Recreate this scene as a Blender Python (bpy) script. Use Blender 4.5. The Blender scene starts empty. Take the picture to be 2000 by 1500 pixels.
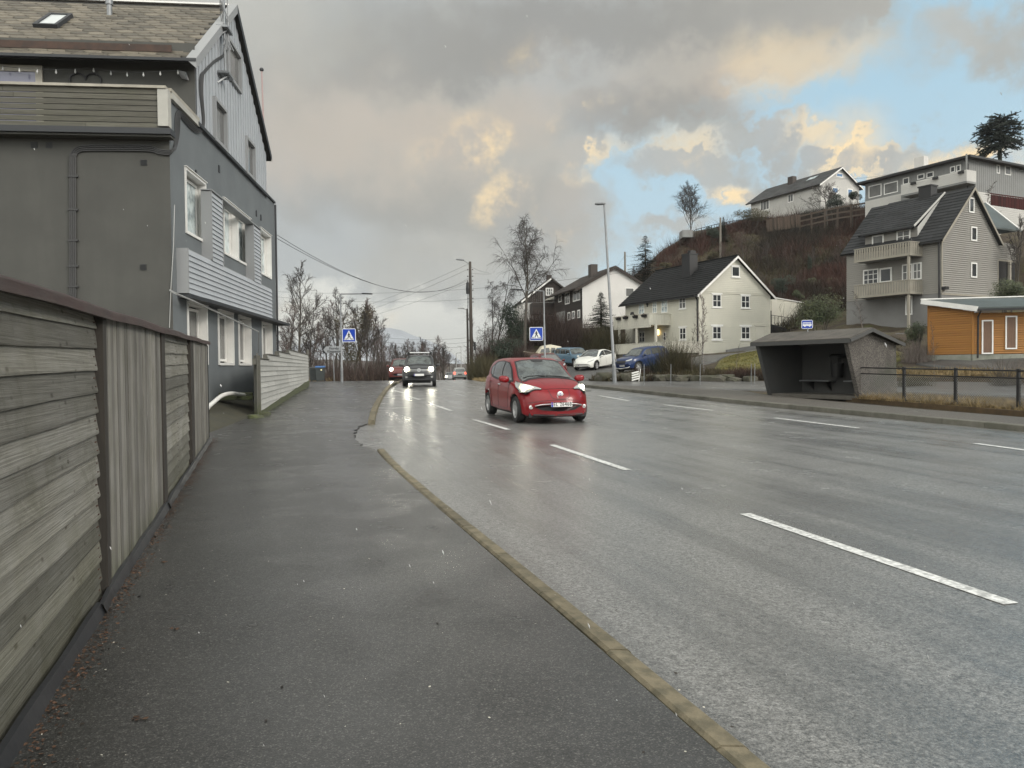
import bpy, bmesh, math, random
import numpy as np
from mathutils import Vector, Matrix, noise as mnoise
from mathutils.bvhtree import BVHTree
# ------------------------------------------------------------------ camera
scene = bpy.context.scene
COL = scene.collection
R = math.radians
CAMH = 1.6
PITCH, ROLL = 1.3, -0.6
cam_d = bpy.data.cameras.new("camera")
cam = bpy.data.objects.new("camera", cam_d)
COL.objects.link(cam)
cam_d.sensor_width = 36.0
cam_d.lens = 27.0
cam_d.clip_start = 0.05
cam_d.clip_end = 20000
CM = Matrix.Rotation(R(90 - PITCH), 3, 'X') @ Matrix.Rotation(R(ROLL), 3, 'Z')
cam.matrix_world = Matrix.Translation((0, 0, CAMH)) @ CM.to_4x4()
scene.camera = cam
CMn = np.array(CM)
CAMP = np.array([0, 0, CAMH])
def ray(px, py):
 d = CMn @ np.array([(px - 1000) / 1500.0, -(py - 750) / 1500.0, -1.0])
 return d
def at(px, py, Y):
 """point of the photograph at world depth Y"""
 d = ray(px, py)
 return CAMP + d * (Y / d[1])
# ------------------------------------------------------------------ view
scene.view_settings.view_transform = 'Standard'
scene.view_settings.look = 'None'
scene.view_settings.exposure = 0.6
scene.view_settings.gamma = 1.0
scene.render.engine = 'CYCLES'
scene.cycles.max_bounces = 6
scene.cycles.diffuse_bounces = 3
scene.cycles.glossy_bounces = 3
scene.cycles.transparent_max_bounces = 8
scene.cycles.use_denoising = True
scene.cycles.sample_clamp_indirect = 4.0
def lin(c):
 """sRGB 0..255 -> linear"""
 o = []
 for v in c:
  v /= 255.0
  o.append(v / 12.92 if v <= 0.04045 else ((v + 0.055) / 1.055) ** 2.4)
 return o
def text_mesh(name, body, size, m_, parent, loc, rot, offset=.0, extrude=.0015, space=1.0):
 cu = bpy.data.curves.new(name, 'FONT'); cu.body = body; cu.size = size; cu.extrude = extrude
 cu.align_x = 'CENTER'; cu.align_y = 'CENTER'; cu.offset = offset; cu.space_character = space
 t = bpy.data.objects.new('tmp', cu); COL.objects.link(t)
 me = bpy.data.meshes.new_from_object(t.evaluated_get(bpy.context.evaluated_depsgraph_get()))
 bpy.data.objects.remove(t); me.name = name; me.materials.clear(); me.materials.append(m_)
 o = bpy.data.objects.new(name, me); COL.objects.link(o); o.parent = parent; o.location = loc; o.rotation_euler = rot
 return o
# ------------------------------------------------------------------ node helper
class NT:
 def __init__(s, tree):
  s.t = tree
  s.t.nodes.clear()
 def n(s, typ, **kw):
  nd = s.t.nodes.new(typ)
  for k, v in kw.items():
   setattr(nd, k, v)
  return nd
 def set(s, sock, v):
  if isinstance(v, bpy.types.NodeSocket):
   s.t.links.new(v, sock)
  elif v is not None:
   if sock.type == 'RGBA' and not isinstance(v, (int, float)) and len(v) == 3:
    v = (*v, 1)
   sock.default_value = v
 def m(s, op, a, b=None, c=None, clamp=False):
  nd = s.n('ShaderNodeMath', operation=op, use_clamp=clamp)
  s.set(nd.inputs[0], a)
  if b is not None: s.set(nd.inputs[1], b)
  if c is not None: s.set(nd.inputs[2], c)
  return nd.outputs[0]
 def vm(s, op, a, b=None, c=None):
  nd = s.n('ShaderNodeVectorMath', operation=op)
  s.set(nd.inputs[0], a)
  if b is not None: s.set(nd.inputs[1], b)
  if c is not None: s.set(nd.inputs[2], c)
  return nd.outputs[1] if op in ('DOT_PRODUCT', 'LENGTH', 'DISTANCE') else nd.outputs[0]
 def scale(s, v, k):
  nd = s.n('ShaderNodeVectorMath', operation='SCALE')
  s.set(nd.inputs[0], v[:3] if isinstance(v, tuple) else v)
  s.set(nd.inputs[3], k)
  return nd.outputs[0]
 def mix(s, f, a, b, blend='MIX'):
  nd = s.n('ShaderNodeMix', data_type='RGBA', blend_type=blend)
  nd.clamp_factor = True
  s.set(nd.inputs[0], f); s.set(nd.inputs[6], a); s.set(nd.inputs[7], b)
  return nd.outputs[2]
 def noise(s, vec, scale, detail=4, rough=0.55, dist=0.0, dim='3D', out=0):
  nd = s.n('ShaderNodeTexNoise', noise_dimensions=dim)
  if vec is not None: s.set(nd.inputs['Vector'], vec)
  nd.inputs['Scale'].default_value = scale
  nd.inputs['Detail'].default_value = detail
  nd.inputs['Roughness'].default_value = rough
  nd.inputs['Distortion'].default_value = dist
  return nd.outputs[out]
 def ramp(s, fac, lo, hi, a=0.0, b=1.0, smooth=True):
  nd = s.n('ShaderNodeMapRange')
  nd.interpolation_type = 'SMOOTHSTEP' if smooth else 'LINEAR'
  s.set(nd.inputs[0], fac)
  nd.inputs[1].default_value = lo; nd.inputs[2].default_value = hi
  nd.inputs[3].default_value = a; nd.inputs[4].default_value = b
  return nd.outputs[0]
 def sep(s, v):
  nd = s.n('ShaderNodeSeparateXYZ'); s.set(nd.inputs[0], v); return nd.outputs
 def comb(s, x, y, z):
  nd = s.n('ShaderNodeCombineXYZ')
  s.set(nd.inputs[0], x); s.set(nd.inputs[1], y); s.set(nd.inputs[2], z)
  return nd.outputs[0]
# ------------------------------------------------------------------ world: Nishita sky with a broken cloud deck
SUN_EL, SUN_AZ = R(28), R(118)      # low sun behind the clouds, over the right shoulder
world = bpy.data.worlds.new("World")
scene.world = world
world.use_nodes = True
W = NT(world.node_tree)
tc = W.n('ShaderNodeTexCoord')
D = tc.outputs['Generated']
sky = W.n('ShaderNodeTexSky', sky_type='NISHITA')
sky.sun_disc = False
sky.sun_elevation = R(12)
sky.sun_rotation = SUN_AZ
sky.air_density = 1.0
sky.dust_density = 1.5
sk = W.scale(sky.outputs[0], 0.10)
sx, sy, sz = W.sep(D)[:3]
azim = W.m('MULTIPLY', W.m('ARCTAN2', sx, sy), 57.2958)
elev = W.m('MULTIPLY', W.m('ARCSINE', sz), 57.2958)
n1 = W.noise(D, 3.2, 8, 0.56)
n2 = W.noise(W.vm('ADD', D, (3.1, 7.7, 1.3)), 9.0, 8, 0.6)
n3 = W.noise(W.vm('ADD', D, (13.1, 2.7, 5.3)), 3.6, 7, 0.58)
n4 = W.noise(W.vm('ADD', D, (6.1, 1.7, 9.3)), 22.0, 6, 0.62)
wx = W.m('MULTIPLY', W.m('SUBTRACT', n1, 0.5), 22.0)
wy = W.m('MULTIPLY', W.m('SUBTRACT', n3, 0.5), 16.0)
wx = W.m('ADD', wx, W.m('MULTIPLY', W.m('SUBTRACT', n2, 0.5), 16.0))
wy = W.m('ADD', wy, W.m('MULTIPLY', W.m('SUBTRACT', n4, 0.5), 9.0))
azw = W.m('ADD', azim, wx)
elw = W.m('ADD', elev, wy)
def azel(px, py):
 d = ray(px, py); d = d / np.linalg.norm(d)
 return math.degrees(math.atan2(d[0], d[1])), math.degrees(math.asin(d[2]))
def blob(px, py, rx, ry, soft=0.6, warp=1.0, rot=0.0):
 """soft mask round a direction of the sky (centre and radii given in degrees through azel)"""
 a0, e0 = azel(px, py)
 kx, ky = rx / 1500 * 57.3, ry / 1500 * 57.3
 A = W.m('ADD', W.m('MULTIPLY', azim, 1 - warp), W.m('MULTIPLY', azw, warp)) if warp < 1 else azw
 E = W.m('ADD', W.m('MULTIPLY', elev, 1 - warp), W.m('MULTIPLY', elw, warp)) if warp < 1 else elw
 dx = W.m('SUBTRACT', A, a0)
 dy = W.m('SUBTRACT', E, e0)
 if rot:
  c, s_ = math.cos(R(rot)), math.sin(R(rot))
  dx2 = W.m('ADD', W.m('MULTIPLY', dx, c), W.m('MULTIPLY', dy, s_))
  dy2 = W.m('SUBTRACT', W.m('MULTIPLY', dy, c), W.m('MULTIPLY', dx, s_))
  dx, dy = dx2, dy2
 q = W.m('SQRT', W.m('ADD', W.m('POWER', W.m('ABSOLUTE', W.m('DIVIDE', dx, kx)), 2.0),
      W.m('POWER', W.m('ABSOLUTE', W.m('DIVIDE', dy, ky)), 2.0)))
 return W.ramp(q, 1 + soft * 0.6, 1 - soft, 0, 1)
# clear sky seen through the gaps (Nishita, lifted by thin high haze)
clear = W.mix(0.8, sk, (*lin((166, 208, 230)), 1))
clear = W.mix(W.ramp(elev, 26, 4, 0, 0.45), clear, (*lin((205, 218, 224)), 1))
GREY = (*lin((175, 174, 167)), 1)
DARK = (*lin((159, 158, 152)), 1)
COOL = (*lin((172, 177, 178)), 1)
DEEP = (*lin((143, 142, 138)), 1)
WARM = (*lin((190, 179, 166)), 1)
GOLD = (*lin((255, 226, 174)), 1)
PALE = (*lin((212, 209, 199)), 1)
deck = W.mix(W.ramp(n1, 0.38, 0.62), GREY, COOL)
deck = W.mix(W.ramp(n3, 0.44, 0.62, 0, 0.55), deck, DARK)
deck = W.mix(W.ramp(n2, 0.5, 0.68, 0, 0.16), deck, PALE)
# heavier, darker bands across the middle of the deck
for b, k in [((1130, 40, 420, 70, .8, .8, 0), .8), ((1330, 190, 260, 60, .8, .8, 8), .75), ((820, 110, 260, 50, .9, .8, 5), .6), ((760, 400, 260, 60, .9, .8, 0), .4), ((1040, 420, 110, 60, .8, .7, 0), .4)]:
 deck = W.mix(W.m('MULTIPLY', blob(*b), k), deck, DEEP)
for b, k in [((640, 250, 260, 110, .9, .6, 0), .6), ((880, 230, 260, 60, .9, .8, 10), .6), ((1480, 150, 240, 60, .9, .8, -8), .7)]:
 deck = W.mix(W.m('MULTIPLY', blob(*b), k), deck, WARM)
# deck over the left and middle of the view, the zenith and everything behind the camera
left = W.ramp(azw, 8.5, 4.5, 0, 1)
up = W.m('MULTIPLY', W.ramp(W.m('SUBTRACT', elw, W.m('MULTIPLY', azw, 0.50)), 9.6, 12.6, 0, 1), W.ramp(azw, 33, 25, 0, 1))
mask = W.m('MAXIMUM', left, up)
mask = W.m('MAXIMUM', mask, W.ramp(sy, 0.42, 0.2, 0, 1))
mask = W.m('MAXIMUM', mask, W.ramp(elev, 34, 44, 0, 1))
for b in [(1640, 300, 190, 36, .5, .8, 12), (1350, 330, 120, 44, .5, .9, 0), (1480, 250, 180, 40, .5, .9, 0), (1110, 440, 90, 90, .4, .8, 0), (1250, 215, 240, 70, .5, .9, 0),
  (1530, 350, 130, 34, .5, .8, 20), (1500, 70, 230, 90, .5, .8, 0), (1290, 480, 80, 30, .6, .8, 0), (1080, 500, 40, 14, .6, .7, 0), (1940, 40, 120, 50, .9, .8, 0), (1880, 300, 60, 16, .6, .7, 0)]:
 mask = W.m('MAXIMUM', mask, W.m('MULTIPLY', blob(*b), 0.92))
sky_c = W.mix(mask, clear, deck)
# sun-lit rims: only where the cloud thins out, and only on the side of the low sun
edge = W.m('MULTIPLY', W.m('MULTIPLY', mask, W.m('SUBTRACT', 1.0, mask)), 4.0)
inner = W.ramp(W.m('ADD', W.m('MULTIPLY', n2, .55), W.m('MULTIPLY', n4, .45)), .47, .60, 0, 1)
lit = W.m('MAXIMUM', W.ramp(edge, .25, .95, 0, 1), W.m('MULTIPLY', inner, .75))
reg = None
for b, k in [((950, 270, 150, 60, .8, .4, 12), .9), ((965, 372, 70, 52, .8, .4, 0), 1.0), ((1095, 395, 60, 62, .8, .4, 0), 1.0), ((1100, 310, 120, 26, .8, .4, 8), .8), ((1540, 100, 150, 60, .8, .4, 0), .5),
    ((1690, 280, 60, 60, .8, .4, 0), .9), ((1885, 285, 80, 30, .8, .4, 0), 1.0), ((1425, 385, 50, 24, .8, .4, 0), .9), ((1340, 295, 70, 40, .8, .4, 0), .5), ((1150, 205, 80, 28, .8, .4, 0), .6),
    ((1060, 100, 90, 34, .8, .4, 0), .4), ((1610, 240, 60, 30, .8, .4, 0), .6), ((610, 630, 90, 30, .9, .3, 0), .7), ((780, 632, 60, 20, .9, .3, 0), .9), ((860, 330, 60, 40, .9, .4, 0), .5)]:
 q_ = W.m('MULTIPLY', blob(*b), k)
 reg = q_ if reg is None else W.m('MAXIMUM', reg, q_)
sky_c = W.mix(W.m('MULTIPLY', reg, .38), sky_c, WARM)
sky_c = W.mix(W.m('MULTIPLY', reg, lit), sky_c, GOLD)
# brighter band low over the fjord
low = W.m('MULTIPLY', W.ramp(elw, 5.2, 2.6, 0, 1), W.ramp(azim, 14, 6, 0, 0.75))
sky_c = W.mix(low, sky_c, (*lin((236, 235, 225)), 1))
topb = W.m('MULTIPLY', W.ramp(elev, 18, 27), W.ramp(azim, -10, -20))
sky_c = W.mix(W.m('MULTIPLY', topb, 0.8), sky_c, (*lin((190, 190, 184)), 1))
# sky gain raised overhead and behind the camera, added to light the scene
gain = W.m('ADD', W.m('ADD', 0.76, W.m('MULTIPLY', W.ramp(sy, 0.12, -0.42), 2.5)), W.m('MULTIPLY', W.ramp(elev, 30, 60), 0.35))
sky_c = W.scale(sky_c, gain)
bg = W.n('ShaderNodeBackground')
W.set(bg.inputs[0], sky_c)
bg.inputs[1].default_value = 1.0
wo = W.n('ShaderNodeOutputWorld')
W.t.links.new(bg.outputs[0], wo.inputs[0])
# ------------------------------------------------------------------ sun (veiled by the deck: wide and weak)
sd = bpy.data.lights.new("sun", 'SUN')
sd.energy = 1.3
sd.angle = R(20)
sd.color = (1.0, 0.93, 0.84)
so = bpy.data.objects.new("sun", sd)
COL.objects.link(so)
sdir = Vector((math.sin(SUN_AZ) * math.cos(SUN_EL), math.cos(SUN_AZ) * math.cos(SUN_EL), math.sin(SUN_EL)))
so.rotation_euler = sdir.to_track_quat('Z', 'Y').to_euler()
# ------------------------------------------------------------------ materials
def mat(name, c, rough=0.6, metal=0.0, spec=0.5, c2=None, vs=3.0, va=0.6, stretch=(1, 1, 1), bump=0.0, bs=40.0, bdist=0.01,
  coat=0.0, knots=None, emis=None, es=0.0, tint=False, grain=None, moss=None, rvar=0.0, detail=5):
 m_ = bpy.data.materials.new(name)
 m_.use_nodes = True
 N = NT(m_.node_tree)
 p = N.n('ShaderNodeBsdfPrincipled')
 o = N.n('ShaderNodeOutputMaterial')
 N.t.links.new(p.outputs[0], o.inputs[0])
 tcn = N.n('ShaderNodeTexCoord')
 v = tcn.outputs['Object']
 if stretch != (1, 1, 1):
  v = N.vm('MULTIPLY', v, stretch)
 col = (*c, 1)
 if c2 is not None:
  f = N.ramp(N.noise(v, vs, detail, 0.6), 0.5 - va / 2, 0.5 + va / 2)
  col = N.mix(f, col, (*c2, 1))
 if grain:      # (scale vector, colour, amount)
  gv = N.vm('MULTIPLY', tcn.outputs['Object'], grain[0])
  if tint:
   at_ = N.n('ShaderNodeAttribute', attribute_name='tint')
   gv = N.vm('ADD', gv, N.comb(N.m('MULTIPLY', at_.outputs['Fac'], 37.0), N.m('MULTIPLY', at_.outputs['Fac'], 53.0), N.m('MULTIPLY', at_.outputs['Fac'], 91.0)))
  g = N.ramp(N.noise(gv, 1.0, 6, 0.65, 0.6), 0.36, 0.66)
  col = N.mix(N.m('MULTIPLY', g, grain[2]), col, (*grain[1], 1))
 if knots:      # small dark knots and a few splits
  kv = N.vm('ADD', N.vm('MULTIPLY', tcn.outputs['Object'], knots), N.comb(0.0, 0.0, N.m('MULTIPLY', N.n('ShaderNodeAttribute', attribute_name='tint').outputs['Fac'], 31.0)))
  vo = N.n('ShaderNodeTexVoronoi'); N.set(vo.inputs['Vector'], kv); vo.inputs['Scale'].default_value = 1.0
  col = N.mix(N.ramp(vo.outputs['Distance'], .17, .05, 0, .8), col, (.045, .036, .026, 1))
  big = N.ramp(N.noise(tcn.outputs['Object'], 2.6, 6, .7, 1.2), .50, .66, 0, .5)
  col = N.mix(big, col, (.10, .095, .07, 1))
 if moss:       # (colour, z0, z1, amount)
  z = N.sep(tcn.outputs['Object'])[2]
  mm = N.m('ADD', N.ramp(z, moss[2], moss[1], 0, 1), N.m('MULTIPLY', N.m('SUBTRACT', N.noise(tcn.outputs['Object'], 5.0, 5), 0.5), 1.2), clamp=True)
  col = N.mix(N.m('MULTIPLY', mm, moss[3]), col, (*moss[0], 1))
 if tint:
  a = N.n('ShaderNodeAttribute', attribute_name='tint')
  tk = .76 if tint is True else tint
  k = N.m('ADD', 1 - tk / 2, N.m('MULTIPLY', a.outputs['Fac'], tk))
  col = N.scale(col, k)
 if isinstance(col, tuple):
  p.inputs['Base Color'].default_value = col
 else:
  N.set(p.inputs['Base Color'], col)
 p.inputs['Metallic'].default_value = metal
 p.inputs['Specular IOR Level'].default_value = spec
 if rvar:
  N.set(p.inputs['Roughness'], N.ramp(N.noise(v, vs * 1.7, 4), 0.3, 0.7, max(0.02, rough - rvar), min(1, rough + rvar)))
 else:
  p.inputs['Roughness'].default_value = rough
 if coat:
  p.inputs['Coat Weight'].default_value = coat
  p.inputs['Coat Roughness'].default_value = 0.06
 if emis:
  p.inputs['Emission Color'].default_value = (*emis, 1)
  p.inputs['Emission Strength'].default_value = es
 if bump:
  b = N.n('ShaderNodeBump')
  b.inputs['Strength'].default_value = bump
  b.inputs['Distance'].default_value = bdist
  gvv = N.vm('MULTIPLY', tcn.outputs['Object'], grain[0]) if grain else v
  N.set(b.inputs['Height'], N.noise(gvv, 1.0 if grain else bs, 5, 0.6))
  N.t.links.new(b.outputs[0], p.inputs['Normal'])
 return m_
# ------------------------------------------------------------------ mesh helpers
class MB:
 def __init__(s):
  s.v, s.f, s.mi, s.t = [], [], [], []
 def add(s, vs, fs, mi=0, tint=0.5):
  o = len(s.v)
  s.v.extend([tuple(map(float, q)) for q in vs])
  for f in fs:
   s.f.append(tuple(o + i for i in f)); s.mi.append(mi); s.t.append(tint)
 def box(s, c, d, rot=None, mi=0, tint=0.5):
  x, y, z = d[0] / 2, d[1] / 2, d[2] / 2
  P = [Vector(q) for q in ((-x, -y, -z), (x, -y, -z), (x, y, -z), (-x, y, -z), (-x, -y, z), (x, -y, z), (x, y, z), (-x, y, z))]
  if rot is not None:
   P = [rot @ q for q in P]
  c = Vector(c)
  s.add([q + c for q in P], [(0, 3, 2, 1), (4, 5, 6, 7), (0, 1, 5, 4), (1, 2, 6, 5), (2, 3, 7, 6), (3, 0, 4, 7)], mi, tint)
 def b2(s, x0, x1, y0, y1, z0, z1, mi=0, tint=0.5):
  s.box(((x0 + x1) / 2, (y0 + y1) / 2, (z0 + z1) / 2), (abs(x1 - x0), abs(y1 - y0), abs(z1 - z0)), None, mi, tint)
 def beam(s, a, b, w, h, mi=0, tint=0.5, up=(0, 0, 1)):
  a, b = Vector(a), Vector(b)
  d = b - a
  L = d.length
  if L < 1e-6: return
  d.normalize()
  u = Vector(up)
  x = d.cross(u)
  if x.length < 1e-4: x = Vector((1, 0, 0))
  x.normalize(); z = x.cross(d)
  rot = Matrix((x, d, z)).transposed()
  s.box((a + b) / 2, (w, L, h), rot, mi, tint)
 def prism(s, poly, vec, mi=0, tint=0.5):
  n = len(poly); vec = Vector(vec)
  P = [Vector(q) for q in poly]
  vs = P + [q + vec for q in P]
  fs = [tuple(range(n)), tuple(range(2 * n - 1, n - 1, -1))] + [(i, i + n, (i + 1) % n + n, (i + 1) % n) for i in range(n)]
  s.add(vs, fs, mi, tint)
 def tube(s, pts, r, n=8, mi=0, tint=0.5, cap=True):
  pts = [Vector(p) for p in pts]
  if isinstance(r, (int, float)): r = [r] * len(pts)
  vs, fs = [], []
  prev = None
  for i, p in enumerate(pts):
   d = (pts[min(i + 1, len(pts) - 1)] - pts[max(i - 1, 0)])
   d = d.normalized() if d.length > 1e-9 else Vector((0, 0, 1))
   if prev is None:
    x = d.orthogonal().normalized()
   else:
    x = (prev - d * prev.dot(d))
    x = x.normalized() if x.length > 1e-6 else d.orthogonal().normalized()
   prev = x
   y = d.cross(x)
   for k in range(n):
    a = 2 * math.pi * k / n
    vs.append(p + (x * math.cos(a) + y * math.sin(a)) * r[i])
  for i in range(len(pts) - 1):
   for k in range(n):
    fs.append((i * n + k, i * n + (k + 1) % n, (i + 1) * n + (k + 1) % n, (i + 1) * n + k))
  if cap:
   fs.append(tuple(range(n - 1, -1, -1)))
   fs.append(tuple((len(pts) - 1) * n + k for k in range(n)))
  s.add(vs, fs, mi, tint)
 def lathe(s, prof, n=24, axis='Z', c=(0, 0, 0), mi=0, tint=0.5, cap=True):
  vs, fs = [], []
  for (r, h) in prof:
   for k in range(n):
    a = 2 * math.pi * k / n
    x, y = r * math.cos(a), r * math.sin(a)
    q = {'Z': (x, y, h), 'Y': (x, h, y), 'X': (h, x, y)}[axis]
    vs.append((q[0] + c[0], q[1] + c[1], q[2] + c[2]))
  for i in range(len(prof) - 1):
   for k in range(n):
    fs.append((i * n + k, i * n + (k + 1) % n, (i + 1) * n + (k + 1) % n, (i + 1) * n + k))
  if cap and prof[0][0] > 1e-6: fs.append(tuple(range(n)))
  if cap and prof[-1][0] > 1e-6: fs.append(tuple((len(prof) - 1) * n + k for k in range(n)))
  s.add(vs, fs, mi, tint)
 def grid(s, P, mi=0, tint=0.5):
  """P: array [i][j] of points"""
  a, b = len(P), len(P[0])
  vs = [q for row in P for q in row]
  fs = [(i * b + j, i * b + j + 1, (i + 1) * b + j + 1, (i + 1) * b + j) for i in range(a - 1) for j in range(b - 1)]
  s.add(vs, fs, mi, tint)
 def build(s, name, mats, parent=None, smooth=False, loc=None, rotz=0, smooth_angle=None, bevel=0):
  me = bpy.data.meshes.new(name)
  me.from_pydata(s.v, [], s.f)
  if not isinstance(mats, (list, tuple)): mats = [mats]
  for m_ in mats: me.materials.append(m_)
  n = len(me.polygons)
  if n == len(s.mi):
   me.polygons.foreach_set('material_index', s.mi)
   a = me.attributes.new('tint', 'FLOAT', 'FACE')
   a.data.foreach_set('value', s.t)
  if smooth:
   me.polygons.foreach_set('use_smooth', [True] * n)
   if smooth_angle:
    try: me.set_sharp_from_angle(angle=R(smooth_angle))
    except Exception: pass
  me.update()
  o = bpy.data.objects.new(name, me)
  COL.objects.link(o)
  if parent is not None: o.parent = parent
  if loc is not None: o.location = loc
  o.rotation_euler = (0, 0, rotz)
  if bevel:
   md = o.modifiers.new('bevel', 'BEVEL'); md.width = bevel; md.segments = 2; md.limit_method = 'ANGLE'
  return o
def tag(o, label, cat, group=None, kind=None):
 if label: o['label'] = label
 if cat: o['category'] = cat
 if group: o['group'] = group
 if kind: o['kind'] = kind
 return o
def thing(name, label, cat, loc=(0, 0, 0), rotz=0.0, group=None):
 o = bpy.data.objects.new(name, None)
 COL.objects.link(o)
 o.location = loc
 o.rotation_euler = (0, 0, rotz)
 o.empty_display_size = 0.3
 return tag(o, label, cat, group)
def copy_tree(o, parent=None):
 c = o.copy(); COL.objects.link(c)
 if parent is not None: c.parent = parent
 for ch in [x for x in o.children]:
  copy_tree(ch, c)
 return c
class Frame:
 """local frame of a house wall: origin + heading, and the way back from the photograph to its planes"""
 def __init__(s, O, U):
  s.O = np.array(O, float)
  U = np.array(U, float); U = U / np.linalg.norm(U)
  s.U = np.array([U[0], U[1], 0]); s.V = np.array([-U[1], U[0], 0])
  s.ang = math.atan2(U[1], U[0])
 def fy(s, px, py, c=0.0):
  d = ray(px, py)
  t = (c - np.dot(CAMP - s.O, s.V)) / np.dot(d, s.V)
  q = CAMP + d * t - s.O
  return float(np.dot(q, s.U)), float(q[2])
 def fx(s, px, py, c=0.0):
  d = ray(px, py)
  t = (c - np.dot(CAMP - s.O, s.U)) / np.dot(d, s.U)
  q = CAMP + d * t - s.O
  return float(np.dot(q, s.V)), float(q[2])
 def w(s, lx, ly, lz=0.0):
  return s.O + s.U * lx + s.V * ly + np.array([0, 0, lz])
# ------------------------------------------------------------------ the lie of the land
_ys = np.arange(-60, 1200, 1.0)
_g = np.interp(_ys, [-60, -20, 0, 10, 20, 30, 40, 47, 55, 65, 80, 100, 135, 200, 300, 600, 1200],
      [-.6, -.25, 0, .13, .27, .44, .6, .66, .64, .52, .28, -.05, -.8, -2.6, -5, -9, -12])
_k = np.exp(-0.5 * (np.arange(-9, 10) / 3.0) ** 2); _k /= _k.sum()
_gs = np.convolve(np.pad(_g, 9, mode='edge'), _k, mode='valid')
def gy(y):
 return np.interp(y, _ys, _gs)
KERB_L = [(-20, 8.1), (-6, 3.72), (0, 1.86), (3, .93), (8, -.67), (13.1, -2.3), (18.5, -3.35), (25, -4.35), (32, -5.3), (39, -6.2), (50, -7.2), (70, -9), (100, -11.5), (135, -14.5), (200, -18), (320, -22)]
KERB_R = [(-20, 20.6), (0, 14.9), (15.1, 10.15), (24.2, 7.15), (34, 4.45), (40, 2.9), (48, -1.2), (60, -3.0), (80, -4.6), (100, -6.0), (135, -8.2), (200, -10), (320, -13)]
def _ci(tab, y):
 a = np.array(tab)
 return np.interp(y, a[:, 0], a[:, 1])
_yy = np.arange(-20, 321, .5)
def _smooth(tab, sig=4):
 v = _ci(tab, _yy)
 k = np.exp(-0.5 * (np.arange(-12, 13) / sig) ** 2); k /= k.sum()
 vp = np.concatenate([2 * v[0] - v[12:0:-1], v, 2 * v[-1] - v[-2:-14:-1]])
 return np.convolve(vp, k, mode='valid')
_kl, _kr = _smooth(KERB_L), _smooth(KERB_R)
def kl(y): return np.interp(y, _yy, _kl)
def kr(y): return np.interp(y, _yy, _kr)
def HP(px, py, Y, dz=0.0):
 q = at(px, py, Y)
 return (q[0], q[1], q[2] + dz)
ctrl = []
for y in list(range(-20, 160, 6)) + [180, 210, 250, 300]:
 for x in (kl(y) - 8, kl(y) - 3, kl(y), (kl(y) + kr(y)) / 2, kr(y)):
  ctrl.append((float(x), y, float(gy(y))))
 if y < 34:
  for dx in (3, 6): ctrl.append((float(kr(y)) + dx, y, float(gy(y)) + (.0)))
ctrl += [(19, 32, .5), (12, 37, .55), (7.8, 39, .6), (25, 27, .45), (32, 22, .4), (40, 10, .3), (16, 30, .48),
  (5.5, 43.5, .68), (10, 43, .72), (14.5, 41.8, .75), (20, 38.5, .8), (24, 37, .9), (30, 32, .8),
  (14.8, 51, 2.0), (13.6, 45.5, 1.3), (19, 46, 1.9), (18, 50, 2.4),
  (15.9, 64.3, 2.5), (22.8, 67, 3.1), (19, 60, 2.6), (8.7, 52, 1.1), (7, 58, 1.35), (5.8, 66, 1.8), (3, 68, 1.85), (11, 57, 1.5), (1, 60, 1.2), (12, 75, 2.6),
  (3, 50, .75), (0, 53, .8),
  (-1.5, 66, 2.2), (-2.6, 58, 1.0), (0.5, 74, 4.2), (5.2, 80, 5.0), (12, 82, 5.2), (2, 88, 5.8), (8, 90, 6.0), (-2.6, 80, 2.6), (-3, 95, 3.0), (0, 105, 5.5), (10, 112, 8),
  (27, 61.5, 4.4), (30.7, 55, 4.0), (39, 60, 6.8), (24, 55, 3.6), (23.3, 50, 3.2), (36, 70, 9), (44, 65, 10.5),
  (24.5, 44, 2.0), (25.2, 42, 1.9), (31, 42, 2.2), (40, 42, 2.8), (20, 44.5, 1.6), (28, 37, 1.2),
  HP(1560, 625, 72), HP(1620, 570, 78), HP(1560, 560, 80), HP(1600, 500, 88), HP(1500, 500, 94), HP(1330, 482, 104), HP(1262, 552, 100),
  HP(1225, 572, 100), HP(1400, 450, 108), HP(1500, 437, 108), HP(1700, 430, 100), HP(1640, 460, 95), HP(1780, 440, 90), HP(1900, 445, 86),
  HP(2000, 450, 84), HP(2000, 520, 72), HP(1990, 600, 62), HP(2150, 430, 82), HP(1560, 418, 116), HP(1700, 410, 120), HP(1450, 540, 88), HP(1380, 560, 92),
  HP(1520, 600, 76), (30, 130, 24), (60, 130, 26), (100, 130, 27), (60, 180, 28), (120, 200, 29), (110, 70, 27), (140, 40, 26), (75, 60, 21), (60, 40, 9), (52, 28, 3),
  (8, 130, 10), (2, 160, 4), (18, 125, 14), (30, 200, 18), (5, 220, 2), (60, 250, 24), (0, 280, -2),
  (-12, 30, .9), (-14, 42, .9), (-22, 42, .9), (-20, 20, .6), (-22, 56, .6), (-16, 62, .45), (-24, 70, -1.0), (-30, 85, -3), (-18, 75, -.4), (-40, 60, -1.5),
  (-22, 100, -2.5), (-30, 130, -5), (-60, 100, -7), (-60, 40, -2), (-60, 0, -1), (-100, 60, -9), (-100, 200, -12), (-40, 200, -9), (-120, 0, -8), (-90, -30, -4),
  (-20, -10, -.3), (-20, 5, 0), (30, -20, -.2), (60, 0, 1), (100, 0, 6), (140, -30, 8), (-60, 300, -12), (150, 300, 25), (150, 120, 28)]
_C = np.array(ctrl, float)
_d = np.hypot(_C[:, None, 0] - _C[None, :, 0], _C[:, None, 1] - _C[None, :, 1])
_wt = np.linalg.solve(-_d - np.eye(len(_C)) * 0.35, _C[:, 2] - 0.0)
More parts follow.
